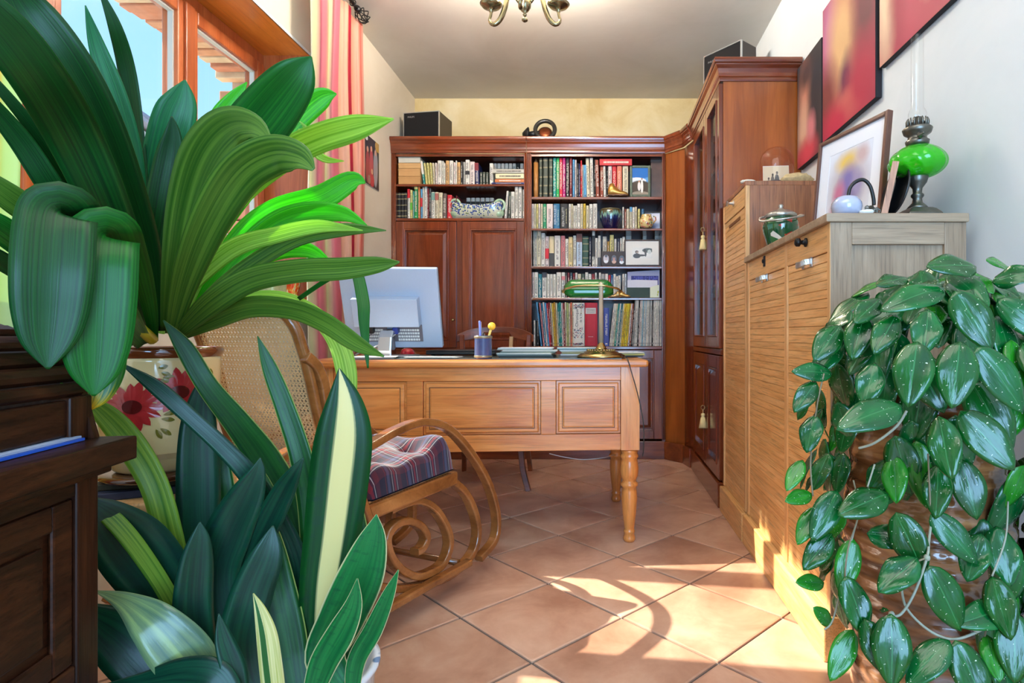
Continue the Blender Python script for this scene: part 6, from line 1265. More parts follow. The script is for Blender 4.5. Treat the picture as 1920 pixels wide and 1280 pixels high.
for v_ in (0, WR):
    m = MB(); m.tube([seatp(-.01, v_, sh-.022), seatp(SD+.02, v_, sh-.022+back_drop)], 1, flat=(.012, .023), up=NR); m.build('side_rail', bent, rc, bevel=.003)
MB().tube([seatp(SD, 0, sh-.018+back_drop), seatp(SD, WR, sh-.018+back_drop)], .014, 8).build('back_rail', bent, rc)
for pp in ((868, 1056), (600, 1195)):
    q0_ = onplane(*pp); q0_.z = max(.02, q0_.z); MB().tube([q0_+LR*.02, q0_+LR*(WR-.02)], .012, 10).build('stretcher', bent, rc)
cane = plain('cane_webbing', (232, 196, 140), .55, vary=.25, scale=200)
def strips(quadf, W, H, name, cell=.0135, curve=8):
    """six-way caning: pairs of verticals and horizontals with crossing diagonals"""
    m = MB()
    def strip(p, q, w, lift):
        n = max(1, int(math.hypot(q[0]-p[0], q[1]-p[1])/.06)); d = Vector((q[0]-p[0], q[1]-p[1])).normalized(); pr_ = Vector((-d.y, d.x))*w
        b = len(m.v)
        for i in range(n+1):
            t = i/n; x = p[0]+(q[0]-p[0])*t; y = p[1]+(q[1]-p[1])*t
            m.v.append(quadf(x-pr_.x, y-pr_.y, lift)); m.v.append(quadf(x+pr_.x, y+pr_.y, lift))
        for i in range(n): m.face([b+2*i, b+2*i+1, b+2*i+3, b+2*i+2])
    nx, ny = int(W/cell), int(H/cell)
    for i in range(nx+1):
        for o_ in (-.0022, .0022): x = i*cell+o_; strip((x, 0), (x, H), .0011, 0)
    for j in range(ny+1):
        for o_ in (-.0022, .0022): y = j*cell+o_; strip((0, y), (W, y), .0011, .0008)
    for s in (1, -1):
        for k in range(-ny-1, nx+ny+2):
            x0 = k*cell+cell/2; a = []
            for (x, y) in ((x0, 0), (x0+s*H, H)): a.append((x, y))
            (xa, ya), (xb, yb) = a
            t0, t1 = 0, 1
            for lim, sg in ((0, 1), (W, -1)):
                fa, fb = sg*(xa-lim), sg*(xb-lim)
                if fa < 0 and fb < 0: t0 = 2
                elif fa < 0: t0 = max(t0, fa/(fa-fb))
                elif fb < 0: t1 = min(t1, fa/(fa-fb))
            if t0 < t1: strip((xa+(xb-xa)*t0, t0*H), (xa+(xb-xa)*t1, t1*H), .0014, .0014 if s > 0 else .0018)
    return m.build(name, cane, rc, kind='stuff')
# caned back: far edge through two image points of the far plane
B0 = onplane(613, 800, .012); B1 = onplane(520, 575, .012)
upb = (B1-B0).normalized(); HB = (B1-B0).length; ex_ = (B0.z-sh-.01)/upb.z; B0 = B0 - upb*ex_; HB += ex_+.015; WBk = WR-.024
nb = LR.cross(upb).normalized()
if nb.dot(UR) < 0: nb = -nb
def bq(x, y, l): 
    v = y/HB; return B0 + LR*x + upb*y - nb*(l + .025*math.sin(math.pi*v*1.6+.3)) 
def brd(x, y): return bq(x, y, .0)
outline = []
ro = .10
for i in range(7): a = math.pi/2*i/6; outline.append((WBk-ro+ro*math.sin(a)*1.0, HB-ro+ro*math.cos(a)))
pth = [(0, t*(HB-ro)/8) for t in range(8)]+[(ro-ro*math.cos(math.pi/2*i/6), HB-ro+ro*math.sin(math.pi/2*i/6)) for i in range(7)]+[(ro+(WBk-2*ro)*i/4, HB) for i in range(1, 4)]+outline+[(WBk, (HB-ro)*(1-t/8)) for t in range(1, 9)]
MB().tube([brd(*p) for p in pth]+[brd(WBk, 0), brd(WBk/2, -.0)], .015, 8, closed=True).build('back_frame', bent, rc)
bo = MB()  # flat punched border strip of the cane panel
strips(lambda x, y, l: bq(x+.008, min(y, HB-.01-max(0, (ro*.7-min(x, WBk-.016-x)))*.75) if y > HB-.12 else y, l+.004), WBk-.016, HB-.01, 'cane_back')
strips(lambda x, y, l: seatp(.01+y, .005+x, sh+.004+l+back_drop*y/SD), WR-.01, SD-.02, 'cane_seat', .0135)
# plaid tufted cushion
m, nt_, b_ = newmat('tartan_cloth'); L = nt_.links; uv = N(nt_, 'ShaderNodeUVMap'); sp_ = N(nt_, 'ShaderNodeSeparateXYZ'); L.new(uv.outputs[0], sp_.inputs[0])
def band(sock, freq, offs):
    mu = N(nt_, 'ShaderNodeMath', operation='MULTIPLY_ADD'); mu.inputs[1].default_value = freq; mu.inputs[2].default_value = offs; L.new(sock, mu.inputs[0])
    fr_ = N(nt_, 'ShaderNodeMath', operation='FRACT'); L.new(mu.outputs[0], fr_.inputs[0]); return fr_.outputs[0]
def ramp(sock, stops):
    r = N(nt_, 'ShaderNodeValToRGB'); r.color_ramp.interpolation = 'CONSTANT'; L.new(sock, r.inputs[0]); e = r.color_ramp.elements
    e[0].position = stops[0][0]; e[0].color = s2l(stops[0][1]); e[1].position = stops[-1][0]; e[1].color = s2l(stops[-1][1])
    for p, c in stops[1:-1]: q = e.new(p); q.color = s2l(c)
    return r.outputs[0]
NV = (16, 16, 44); MR = (84, 20, 36); RD = (140, 22, 36); WT = (206, 200, 196); SL = (70, 76, 112)
stp = [(0, NV), (.18, MR), (.34, NV), (.38, WT), (.40, NV), (.46, RD), (.54, NV), (.60, WT), (.62, NV), (.72, SL), (.80, SL), (.84, NV), (.90, RD), (.92, NV)]
ra = ramp(band(sp_.outputs[0], 4.3, .1), stp); rb_ = ramp(band(sp_.outputs[1], 4.3, .3), stp)
mx = N(nt_, 'ShaderNodeMix', data_type='RGBA', blend_type='MIX'); mx.inputs[0].default_value = .5; L.new(ra, mx.inputs[6]); L.new(rb_, mx.inputs[7]); L.new(mx.outputs[2], b_.inputs[0]); b_.inputs['Roughness'].default_value = .9
b_.inputs['Sheen Weight'].default_value = .3; tart = m
cu = thing('seat_cushion', 'navy and red tartan tufted cushion on the rocking chair seat', 'cushion', tuple(seatp(.22, WR/2, sh)))
def cuf(u, v, top=True):
    # u across chair (far -> near), v front -> back; soft pillow with tufts and side walls
    a, b2 = u*2-1, v*2-1; pu = (1-abs(a)**5)*(1-abs(b2)**5); tuf = 0
    for tx in (-.5, .5, 0):
        for ty in ((-.5, .5) if tx else (0,)):
            tuf += math.exp(-((a-tx)**2+(b2-ty)**2)*42)
    ed = .5+.5*pu**.4
    h = .012+(.088*pu**.28)-.040*min(1, tuf)+.007*math.sin(11*u+5*v)+.006*math.sin(17*v)+.010*math.sin(6*v+2)*math.cos(5*u)
    h += .035*max(0, 1-v*3)**1.0*(1-.3*u)
    h = max(.004, h*min(1, pu**.25*1.4+.02))
    if not top: h = .0
    return seatp((SD-.03)*v-.006+.012*(1-abs(a)**3), .000+(WR-.01)*u, sh+.008+h+back_drop*v)
b = MB(); b.grid(cuf, 44, 40); b.build('cushion_top', tart, cu)
b = MB(); b.grid(lambda u, v: cuf(u, v, False), 6, 6); b.build('cushion_underside', plain('navy_lining', NV, .9), cu)
b = MB()
for tx in (-.5, .5, 0):
    for ty in ((-.5, .5) if tx else (0,)):
        p = cuf((tx+1)/2, (ty+1)/2); b.ico(p+Vector((0, 0, .002)), .009, 1, (1, 1, .4))
b.build('tuft_buttons', plain('wool_tuft', (110, 60, 78), .9), cu)

# ================================================================ ROLL-TOP BUREAU, near left
RF = Vector((-.746, .87, 0)); Rd = Vector((.176, -.985, 0)).normalized(); Rn = Vector((.985, .176, 0)).normalized(); UPV = Vector((0, 0, 1))
rt_ = thing('rolltop_desk', 'dark oak roll-top bureau in the near left foreground', 'desk', (-.9, .5, 0))
def rbox(t0, t1, h0, h1, n0, n1, name, par=rt_, bev=.003, m_=darkoak):
    return MB().obox(RF, Rd, UPV, Rn, t0, t1, h0, h1, n0, n1).build(name, m_, par, bevel=bev)
darkv = matte(wood('dark_oak_upright', (26, 11, 4), (46, 21, 9), (66, 33, 15), 'z', 1.6, .4, .3, 14, .45))
TL = .50
rbox(0, .045, 0, .73, -.03, 0, 'corner_post', m_=darkv); rbox(TL-.045, TL, 0, .73, -.03, 0, 'corner_post', m_=darkv)
rbox(.045, TL-.045, .0, .08, -.025, -.002, 'plinth_rail')
rbox(.045, TL-.045, .395, .435, -.025, -.002, 'drawer_rail'); rbox(.045, TL-.045, .672, .71, -.025, -.002, 'top_rail')
def fpanel(h0, h1):
    d = rbox(.047, TL-.047, h0, h1, -.026, -.012, 'door_panel')
    m = MB(); m.obox(RF, Rd, UPV, Rn, .047, .085, h0, h1, -.011, -.004); m.obox(RF, Rd, UPV, Rn, .085, TL-.047, h1-.036, h1, -.011, -.004); m.obox(RF, Rd, UPV, Rn, .085, TL-.047, h0, h0+.036, -.011, -.004); m.build('panel_frame', darkoak, d, bevel=.004)
    rbox(.098, TL-.06, h0+.05, h1-.05, -.0115, -.006, 'raised_field', d, .004)
fpanel(.437, .670); fpanel(.082, .393)
rbox(-.012, TL+.02, .713, .748, -.45, .045, 'writing_board'); rbox(.0, TL, .697, .712, -.02, .018, 'board_moulding')
rbox(0, .02, 0, .712, -.45, -.031, 'end_panel', m_=darkv); rbox(0, TL, 0, .712, -.47, -.452, 'back_panel', m_=darkv)
rbox(.0, .045, .7485, .812, -.045, -.008, 'arch_block', m_=darkv)
rbox(.006, TL, .757, .808, -.026, -.013, 'tambour_front_board')
prof = [(.016, .812), (.024, .832), (.040, .855), (.062, .876), (.090, .895), (.122, .910), (.160, .922), (.2, .932), (.24, .938)]
for i in range(len(prof)-1):
    (b0_, h0_), (b1_, h1_) = prof[i], prof[i+1]; c0_ = RF - Rn*(b0_+b1_)/2 + UPV*(h0_+h1_)/2; L_ = math.hypot(b1_-b0_, h1_-h0_)
    al = math.atan2(h1_-h0_, -(b1_-b0_)); tv_ = (-Rn*(b1_-b0_)+UPV*(h1_-h0_)).normalized(); nv = Rd.cross(tv_).normalized(); 
    if nv.dot(UPV*.5+Rn) < 0: nv = -nv
    m = MB(); h = L_/2-.0008; m.prism([(-h, 0), (-h+.002, .006), (-h*.4, .0095), (h*.4, .0095), (h-.002, .006), (h, 0)], c0_+Rd*.012, tv_, nv, Rd, TL-.02); m.build('tambour_slat', darkoak, rt_)
m = MB(); poly = [(0, .7485), (.30, .7485), (.30, .945), (.24, .945), (.16, .929), (.09, .902), (.04, .862), (.016, .815), (.008, .78)]
m.prism([(-a, h) for a, h in poly], RF-Rd*.002, Rn, UPV, Rd, .012); m.build('end_cheek', darkv, rt_)
rbox(.0, TL, .94, .955, -.47, -.235, 'top_shelf')
fo = MB().obox(RF, Rd, UPV, Rn, .03, .42, .7492, .7528, -.2, .0); fo.build('folder', plain('folder_blue', (34, 88, 190), .4, coat=.3), label='blue plastic folder sticking out under the roll-top slats', cat='folder')
MB().obox(RF, Rd, UPV, Rn, .032, .4, .7532, .7560, -.2, -.003).build('papers', plain('papers_blueish', (150, 160, 180), .8), label='thin pale papers lying on the blue folder', cat='paper')
MB().obox(RF, Rd, UPV, Rn, .10, .42, .956, .972, -.46, -.28).build('book', plain('white_book', (226, 226, 230), .6), label='white book lying on top of the roll-top bureau', cat='book')

# ================================================================ POT STAND, POT, BOOKS UNDER IT
tx_, ty_ = -1.0, 1.34; th0 = .556
pt = thing('plant_table', 'small round oak plant table under the flowered pot', 'table', (tx_, ty_, 0))
MB().lathe([(0, th0-.028), (.150, th0-.028), (.157, th0-.022), (.158, th0-.006), (.154, th0), (0, th0)], (tx_, ty_, 0), 40).build('table_top', oakv, pt)
for i in range(3):
    a = .5+i*2.094; MB().tube([(tx_+.09*math.cos(a), ty_+.09*math.sin(a), th0-.028), (tx_+.13*math.cos(a), ty_+.13*math.sin(a), 0)], [.014, .011], 10).build('leg', oakdeep, pt)
MB().lathe([(.10, .2), (.105, .2), (.105, .215), (.10, .215)], (tx_, ty_, 0), 24, caps=False).build('leg_ring', oakdeep, pt)
bz = th0+.0005
o = MB().box(-.13, .10, -.09, .09, 0, .016); Rb = Matrix.Translation((tx_+.03, ty_, bz)) @ Matrix.Rotation(.5, 4, 'Z'); tilt(o, Rb); o.build('book', plain('slate_book', (60, 66, 90), .5), label='slate blue book lying lowest under the flowered pot', cat='book', bevel=.002)
o = MB().box(-.12, .09, -.085, .085, .0165, .030); tilt(o, Matrix.Translation((tx_+.02, ty_, bz)) @ Matrix.Rotation(.35, 4, 'Z')); o.build('book', plain('olive_book', (70, 66, 50), .5), label='dull olive book directly beneath the flowered pot saucer', cat='book', bevel=.002)
pz = bz+.0305; px_, py_ = -.985, 1.31
fp = thing('flower_pot', 'cream glazed pot painted with red daisies, brown rim and base', 'pot', (px_, py_, pz))
MB().lathe([(0, .001), (.080, 0), (.105, .003), (.110, .010), (.104, .016), (.088, .018), (.0, .018)], (0,0,0), 40).build('saucer', plain('brown_glaze', (78, 40, 22), .12, coat=1, vary=.3), fp, root=fp)
PH = BH(650, py_)-pz; 
prf = [(.078, .0185), (.086, .026), (.096, .05), (.106, .10), (.112, .15), (.1145, PH-.03), (.1150, PH-.022)]
MB().lathe(prf+[(.105, PH-.022), (.098, .05), (0, .04)], (0,0,0), 64).build('pot_body', plain('cream_glaze', (228, 200, 142), .14, coat=1, vary=.06, scale=6), fp, root=fp)
MB().lathe([(.1151, PH-.022), (.119, PH-.016), (.121, PH-.006), (.117, PH), (.108, PH-.001), (.106, PH-.022)], (0,0,0), 64, caps=False).build('pot_rim', plain('brown_glaze_rim', (112, 54, 24), .12, coat=1, vary=.3), fp, root=fp)
MB().lathe([(0, PH-.03), (.106, PH-.028)], (0,0,0), 32, caps=False).ico((0,0,PH-.045), .09, 2, (1,1,.3), .05).build('soil', plain('potting_soil', (58, 40, 28), .95, vary=.5, scale=60, bump=.8), fp, root=fp)
def rad(h):
    for (r0, z0_), (r1, z1_) in zip(prf, prf[1:]):
        if z0_ <= h <= z1_: return r0+(r1-r0)*(h-z0_)/(z1_-z0_)
    return prf[-1][0]
def on_pot(a, h, l=.0008): r = rad(h)+l; return Vector((r*math.cos(a), r*math.sin(a), h))
def decal(shape, a0, h0, m_, name, l=.0008, rot=0, par=None):
    q = MB(); b0 = 0; n_ = len(shape); mx_ = sum(p[0] for p in shape)/n_; my_ = sum(p[1] for p in shape)/n_; l += .0006
    q.v.append(on_pot(a0+(mx_*math.cos(rot)-my_*math.sin(rot))/.11, h0+mx_*math.sin(rot)+my_*math.cos(rot), l+.0004))
    for (x, y) in shape:
        xr = x*math.cos(rot)-y*math.sin(rot); yr = x*math.sin(rot)+y*math.cos(rot); q.v.append(on_pot(a0+xr/.11, h0+yr, l))
    for i in range(n_): q.face([0, 1+i, 1+(i+1) % n_])
    return q
def petal(L_, W__): return [(L_*t, W__*math.sin(math.pi*min(1, t*1.02))**.7*(.6+.4*t)*s) for s, ts in ((1, [i/8 for i in range(9)]), (-1, [1-i/8 for i in range(1, 8)])) for t in ts]
redp = plain('daisy_red', (176, 44, 44), .2, coat=.8, vary=.3, scale=50); ctr = plain('daisy_centre', (92, 22, 20), .2, coat=.8); olv = plain('leaf_olive', (120, 112, 42), .2, coat=.8)
vdir = math.atan2(-py_, -px_)   # direction to the camera
def ang_at(px): 
    # angle on the pot whose ray passes the image column px
    best = None
    for i in range(400):
        a = vdir-1.5+3*i/400; x = px_+.113*math.cos(a); y = py_+.113*math.sin(a); e_ = abs(PX+F*x/y-px)
        if best is None or e_ < best[0]: best = (e_, a)
    return best[1]
def flower(cxp, cyp, R_, seed):
    r = random.Random(seed); a0 = ang_at(cxp); yc = py_+.113*math.sin(a0); h0 = BH(cyp, yc)-pz; pm = MB(); n_ = 15
    for i in range(n_):
        th = 2*math.pi*i/n_+r.uniform(-.08, .08); q = decal(petal(R_*r.uniform(.88, 1.05), R_*.2), a0, h0, redp, '', .0008+.0002*(i % 2), th); pm.add(q.v, q.f)
    fl_ = pm.build('painted_daisy', redp, fp, root=fp); q = decal([(R_*.32*math.cos(t), R_*.26*math.sin(t)) for t in [i*math.pi/9 for i in range(18)]], a0, h0, ctr, '', .0022); q.build('daisy_centre', ctr, fl_, root=fp)
flower(248, 763, .055, 1); flower(336, 735, .055, 2)
for (cx_, cy_, rot, L_) in ((296, 690, .3, .017), (302, 698, -.4, .017), (305, 708, .1, .02), (300, 712, -.2, .018), (306, 778, .25, .026), (302, 785, -.2, .024), (292, 805, -1.1, .024), (300, 803, -.7, .026), (392, 690, -1.2, .02)):
    a0 = ang_at(cx_); h0 = BH(cy_, py_+.113*math.sin(a0))-pz; decal(petal(L_, .006), a0, h0, olv, '', .001, rot).build('painted_leaf', olv, fp, root=fp)
# tall white vase on the floor behind
wv = thing('floor_vase', 'white tapering porcelain floor vase behind the plant table', 'vase', (-1.27, 1.75, 0))
MB().lathe([(0, .002), (.05, 0), (.055, .02), (.05, .06), (.045, .12), (.055, .3), (.06, .42), (.052, .46), (.056, .47), (.05, .47), (.05, .42), (0, .1)], (0,0,0), 32).build('vase_body', plain('white_porcelain', (226, 228, 236), .12, coat=1), wv, root=wv)

# ================================================================ LEAVES
def strap(pts, name, mat_, parent, roll=0.0, fold=.18, cup=0, th=.0012, n=6, face=None):
    """strap leaf: pts = (px, py, depth, width in px); the blade faces roughly the room's viewer, turned by roll about its own midrib"""
    q = cr(pts, n); C3 = [P(a[0], a[1], a[2]) for a in q]; Wd_ = [max(.0008, a[3]*a[2]/F/2) for a in q]; b = MB(); K = 6; Ln = len(C3)
    Bp = None
    for i, c_ in enumerate(C3):
        T = (C3[min(i+1, Ln-1)]-C3[max(i-1, 0)]).normalized(); view = (Vector((0, 0, EYE))-c_).normalized()
        B = T.cross(view); w_ = min(1, B.length/.35); B.normalize()
        if Bp is not None:
            if B.dot(Bp) < 0: B = -B
            B = (Bp*(1-w_*.8)+B*w_*.8).normalized(); B = (B-T*B.dot(T)).normalized()
        Bp = B; Nn = B.cross(T).normalized()
        rl = roll*math.sin(math.pi*min(1, i/Ln*1.2)) if roll else 0
        Br = B*math.cos(rl)+Nn*math.sin(rl); Nr = Nn*math.cos(rl)-B*math.sin(rl); wv_ = Wd_[i]/max(.35, math.cos(rl))
        for k in range(K+1):
            s = k/K*2-1; d = fold*abs(s)*wv_ - cup*s*s*wv_
            b.uv[len(b.v)] = (k/K, i/(Ln-1)); b.v.append(c_+Br*s*wv_+Nr*d)
    b.smooth = True
    for i in range(Ln-1):
        for k in range(K): b.face([i*(K+1)+k, i*(K+1)+k+1, (i+1)*(K+1)+k+1, (i+1)*(K+1)+k])
    return b.build(name, mat_, parent, solid=th)
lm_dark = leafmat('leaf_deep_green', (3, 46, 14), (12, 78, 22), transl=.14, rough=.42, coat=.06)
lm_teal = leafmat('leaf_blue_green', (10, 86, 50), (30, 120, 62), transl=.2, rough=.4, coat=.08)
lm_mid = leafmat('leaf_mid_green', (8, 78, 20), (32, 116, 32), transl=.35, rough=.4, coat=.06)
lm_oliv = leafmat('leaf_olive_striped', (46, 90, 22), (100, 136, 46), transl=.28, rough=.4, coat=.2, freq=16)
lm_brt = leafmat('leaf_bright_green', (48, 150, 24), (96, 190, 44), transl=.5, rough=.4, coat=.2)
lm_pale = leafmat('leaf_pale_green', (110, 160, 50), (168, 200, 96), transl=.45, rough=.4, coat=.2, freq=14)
lm_tip = leafmat('leaf_yellow_tip', (30, 100, 30), (60, 130, 40), tip=(.95, 1.15, (222, 180, 30)), transl=.3)
cv = thing('clivia_plant', 'large strap-leaved clivia growing from the daisy pot in the left foreground', 'plant', (px_, py_, pz+PH))
CL = [
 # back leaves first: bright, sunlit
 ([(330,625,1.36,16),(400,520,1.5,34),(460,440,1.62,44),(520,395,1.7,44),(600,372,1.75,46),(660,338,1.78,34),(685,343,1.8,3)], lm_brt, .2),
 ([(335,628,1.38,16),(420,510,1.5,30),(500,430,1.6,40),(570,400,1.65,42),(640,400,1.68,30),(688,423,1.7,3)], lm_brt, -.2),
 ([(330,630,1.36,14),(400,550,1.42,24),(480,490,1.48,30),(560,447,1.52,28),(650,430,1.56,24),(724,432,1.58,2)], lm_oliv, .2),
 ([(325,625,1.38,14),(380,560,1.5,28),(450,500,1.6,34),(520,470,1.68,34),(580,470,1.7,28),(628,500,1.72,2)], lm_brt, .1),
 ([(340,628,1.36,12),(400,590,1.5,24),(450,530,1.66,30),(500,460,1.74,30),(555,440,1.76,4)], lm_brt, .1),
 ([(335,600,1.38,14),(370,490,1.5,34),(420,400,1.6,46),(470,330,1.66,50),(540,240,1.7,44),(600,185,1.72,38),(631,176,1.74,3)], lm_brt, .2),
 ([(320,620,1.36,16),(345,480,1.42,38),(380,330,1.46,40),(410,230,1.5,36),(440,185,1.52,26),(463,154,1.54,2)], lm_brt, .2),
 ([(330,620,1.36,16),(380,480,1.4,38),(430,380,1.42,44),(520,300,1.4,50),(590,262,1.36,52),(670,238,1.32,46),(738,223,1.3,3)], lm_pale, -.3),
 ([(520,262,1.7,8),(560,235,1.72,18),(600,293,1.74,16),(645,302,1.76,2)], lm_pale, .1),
 ([(310,620,1.30,20),(335,500,1.26,48),(370,390,1.22,72),(430,300,1.18,92),(500,215,1.16,98),(555,145,1.14,72),(584,106,1.14,3)], lm_mid, .1),
 ([(292,620,1.34,14),(285,470,1.34,36),(300,340,1.32,62),(325,230,1.3,68),(340,185,1.3,48),(347,150,1.3,3)], lm_teal, .1),
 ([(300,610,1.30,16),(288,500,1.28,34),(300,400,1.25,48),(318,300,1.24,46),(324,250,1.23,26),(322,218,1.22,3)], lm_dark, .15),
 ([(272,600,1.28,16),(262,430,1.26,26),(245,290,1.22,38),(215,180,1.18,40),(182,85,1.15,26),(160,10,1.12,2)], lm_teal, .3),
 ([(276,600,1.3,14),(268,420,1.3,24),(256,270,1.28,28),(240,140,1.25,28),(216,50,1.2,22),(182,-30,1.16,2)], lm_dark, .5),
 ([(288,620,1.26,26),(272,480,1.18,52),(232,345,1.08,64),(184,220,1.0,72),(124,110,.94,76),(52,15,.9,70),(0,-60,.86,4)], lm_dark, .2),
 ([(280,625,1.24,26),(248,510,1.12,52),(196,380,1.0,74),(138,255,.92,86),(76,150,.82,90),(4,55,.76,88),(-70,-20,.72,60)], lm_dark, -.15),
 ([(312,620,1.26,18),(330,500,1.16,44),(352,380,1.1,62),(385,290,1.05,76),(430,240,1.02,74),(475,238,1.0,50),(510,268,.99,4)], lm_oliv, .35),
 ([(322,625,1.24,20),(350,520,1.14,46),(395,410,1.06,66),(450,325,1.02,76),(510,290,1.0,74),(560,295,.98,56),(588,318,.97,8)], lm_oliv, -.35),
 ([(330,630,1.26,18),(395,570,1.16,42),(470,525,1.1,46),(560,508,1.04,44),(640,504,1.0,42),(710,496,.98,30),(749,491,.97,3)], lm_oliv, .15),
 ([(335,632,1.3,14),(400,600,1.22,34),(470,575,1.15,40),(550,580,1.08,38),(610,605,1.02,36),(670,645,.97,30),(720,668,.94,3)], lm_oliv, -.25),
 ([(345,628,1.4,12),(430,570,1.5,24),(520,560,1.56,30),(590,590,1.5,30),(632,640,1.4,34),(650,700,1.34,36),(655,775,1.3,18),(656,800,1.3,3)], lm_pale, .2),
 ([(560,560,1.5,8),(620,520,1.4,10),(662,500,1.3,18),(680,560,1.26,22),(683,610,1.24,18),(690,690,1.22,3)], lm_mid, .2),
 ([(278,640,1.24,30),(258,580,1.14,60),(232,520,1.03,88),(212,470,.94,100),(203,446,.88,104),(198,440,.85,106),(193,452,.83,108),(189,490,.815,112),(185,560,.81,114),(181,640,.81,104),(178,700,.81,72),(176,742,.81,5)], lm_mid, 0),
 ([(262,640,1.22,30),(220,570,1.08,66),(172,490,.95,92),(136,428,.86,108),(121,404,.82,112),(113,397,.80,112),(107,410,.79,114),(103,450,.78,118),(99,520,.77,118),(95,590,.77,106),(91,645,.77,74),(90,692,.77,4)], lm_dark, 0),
 ([(270,645,1.2,26),(225,590,1.0,56),(190,560,.92,80),(168,610,.885,104),(172,690,.88,100),(172,740,.88,64),(166,769,.88,6)], lm_tip, .1),
 ([(262,560,1.2,14),(200,440,1.1,20),(130,335,1.0,22),(50,225,.92,22),(-40,120,.86,14)], lm_dark, .4),
 ([(258,600,1.2,16),(190,470,1.08,34),(110,370,.96,40),(40,265,.9,38),(-40,170,.84,26)], lm_dark, .3),
 ([(260,620,1.2,16),(170,500,1.0,34),(90,420,.86,50),(20,370,.8,48),(-50,320,.76,30)], lm_oliv, .2),
 ([(250,625,1.2,16),(140,530,.96,40),(60,470,.84,50),(-10,420,.78,46),(-60,390,.76,20)], lm_mid, .2),
 ([(245,630,1.2,16),(130,560,.98,30),(40,510,.86,34),(-30,470,.8,30),(-60,460,.78,10)], lm_dark, .2),
 ([(300,625,1.3,14),(330,560,1.36,30),(430,470,1.4,34),(520,440,1.44,30),(600,424,1.48,24),(680,432,1.5,2)], lm_pale, .2),
 ([(700,240,1.5,2),(640,520,1.5,12),(632,538,1.5,20),(634,545,1.5,4)][1:], lm_brt, 0),
]
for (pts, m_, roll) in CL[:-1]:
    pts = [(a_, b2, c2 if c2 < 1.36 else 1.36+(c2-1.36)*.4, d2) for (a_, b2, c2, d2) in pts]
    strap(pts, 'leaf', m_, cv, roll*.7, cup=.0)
MB().tube([P(285, 636, 1.2), P(262, 616, 1.14), P(240, 600, 1.08)], [.011, .011, .009], 10).build('cut_leaf_stub', plain('yellow_green_stub', (196, 196, 40), .4), cv)
# ---- sansevieria in a blue and white pot
sx_, sy_ = -.60, 1.17
sp2 = thing('ceramic_pot', 'pale blue and white ceramic pot holding the sansevieria, on the floor', 'pot', (sx_, sy_, 0))
m, nt_, b_ = newmat('blue_white_china'); L = nt_.links; tc_ = N(nt_, 'ShaderNodeTexCoord'); v_ = N(nt_, 'ShaderNodeTexVoronoi', Scale=26.0); L.new(tc_.outputs['Object'], v_.inputs[0]); rp_ = N(nt_, 'ShaderNodeValToRGB'); L.new(v_.outputs['Distance'], rp_.inputs[0]); e = rp_.color_ramp.elements; e[0].position = .25; e[0].color = s2l((110, 140, 176)); e[1].position = .35; e[1].color = s2l((220, 226, 230)); L.new(rp_.outputs[0], b_.inputs[0]); b_.inputs['Roughness'].default_value = .12
sh_ = .235
MB().lathe([(0, 0), (.09, 0), (.1, .02), (.125, .1), (.138, .18), (.14, sh_-.02), (.15, sh_-.008), (.15, sh_), (.136, sh_), (.13, sh_-.03), (.0, sh_-.05)], (0,0,0), 40).build('pot_body', m, sp2, root=sp2)
MB().ico((0, 0, sh_-.05), .125, 2, (1,1,.2), .04).build('soil', plain('potting_soil', (58, 40, 28), .95), sp2, root=sp2)
CRMC = (216, 206, 140)
sm1 = leafmat('sansevieria_blue_green', (3, 40, 28), (14, 70, 44), transl=.12, rough=.38, coat=.12, freq=10, bands=(10, 50, 44))
sm2 = leafmat('sansevieria_green', (6, 60, 20), (34, 98, 34), transl=.2, rough=.4, coat=.06, freq=10, bands=(14, 64, 36), margin=(150, 170, 90))
sm3 = leafmat('sansevieria_variegated', (3, 54, 20), (18, 82, 28), stripe=[(.52, .20, CRMC)], transl=.25, rough=.4, coat=.06, freq=12, bands=(10, 56, 36))
sm4 = leafmat('sansevieria_edge_cream', (10, 92, 44), (36, 128, 60), transl=.25, rough=.4, coat=.06, freq=10, margin=(214, 206, 150), bands=(8, 70, 40))
sm5 = leafmat('sansevieria_cream', (176, 176, 90), (222, 214, 160), stripe=[(.3, .14, (40, 96, 40))], transl=.3, rough=.4, coat=.06, freq=12)
sm6 = leafmat('sansevieria_light_green', (70, 118, 32), (140, 170, 60), transl=.35, rough=.4, coat=.06, freq=10)
sv = thing('sansevieria', 'dense sansevieria with blue-green, striped and cream-edged blades at the lower left', 'plant', (sx_, sy_, sh_))
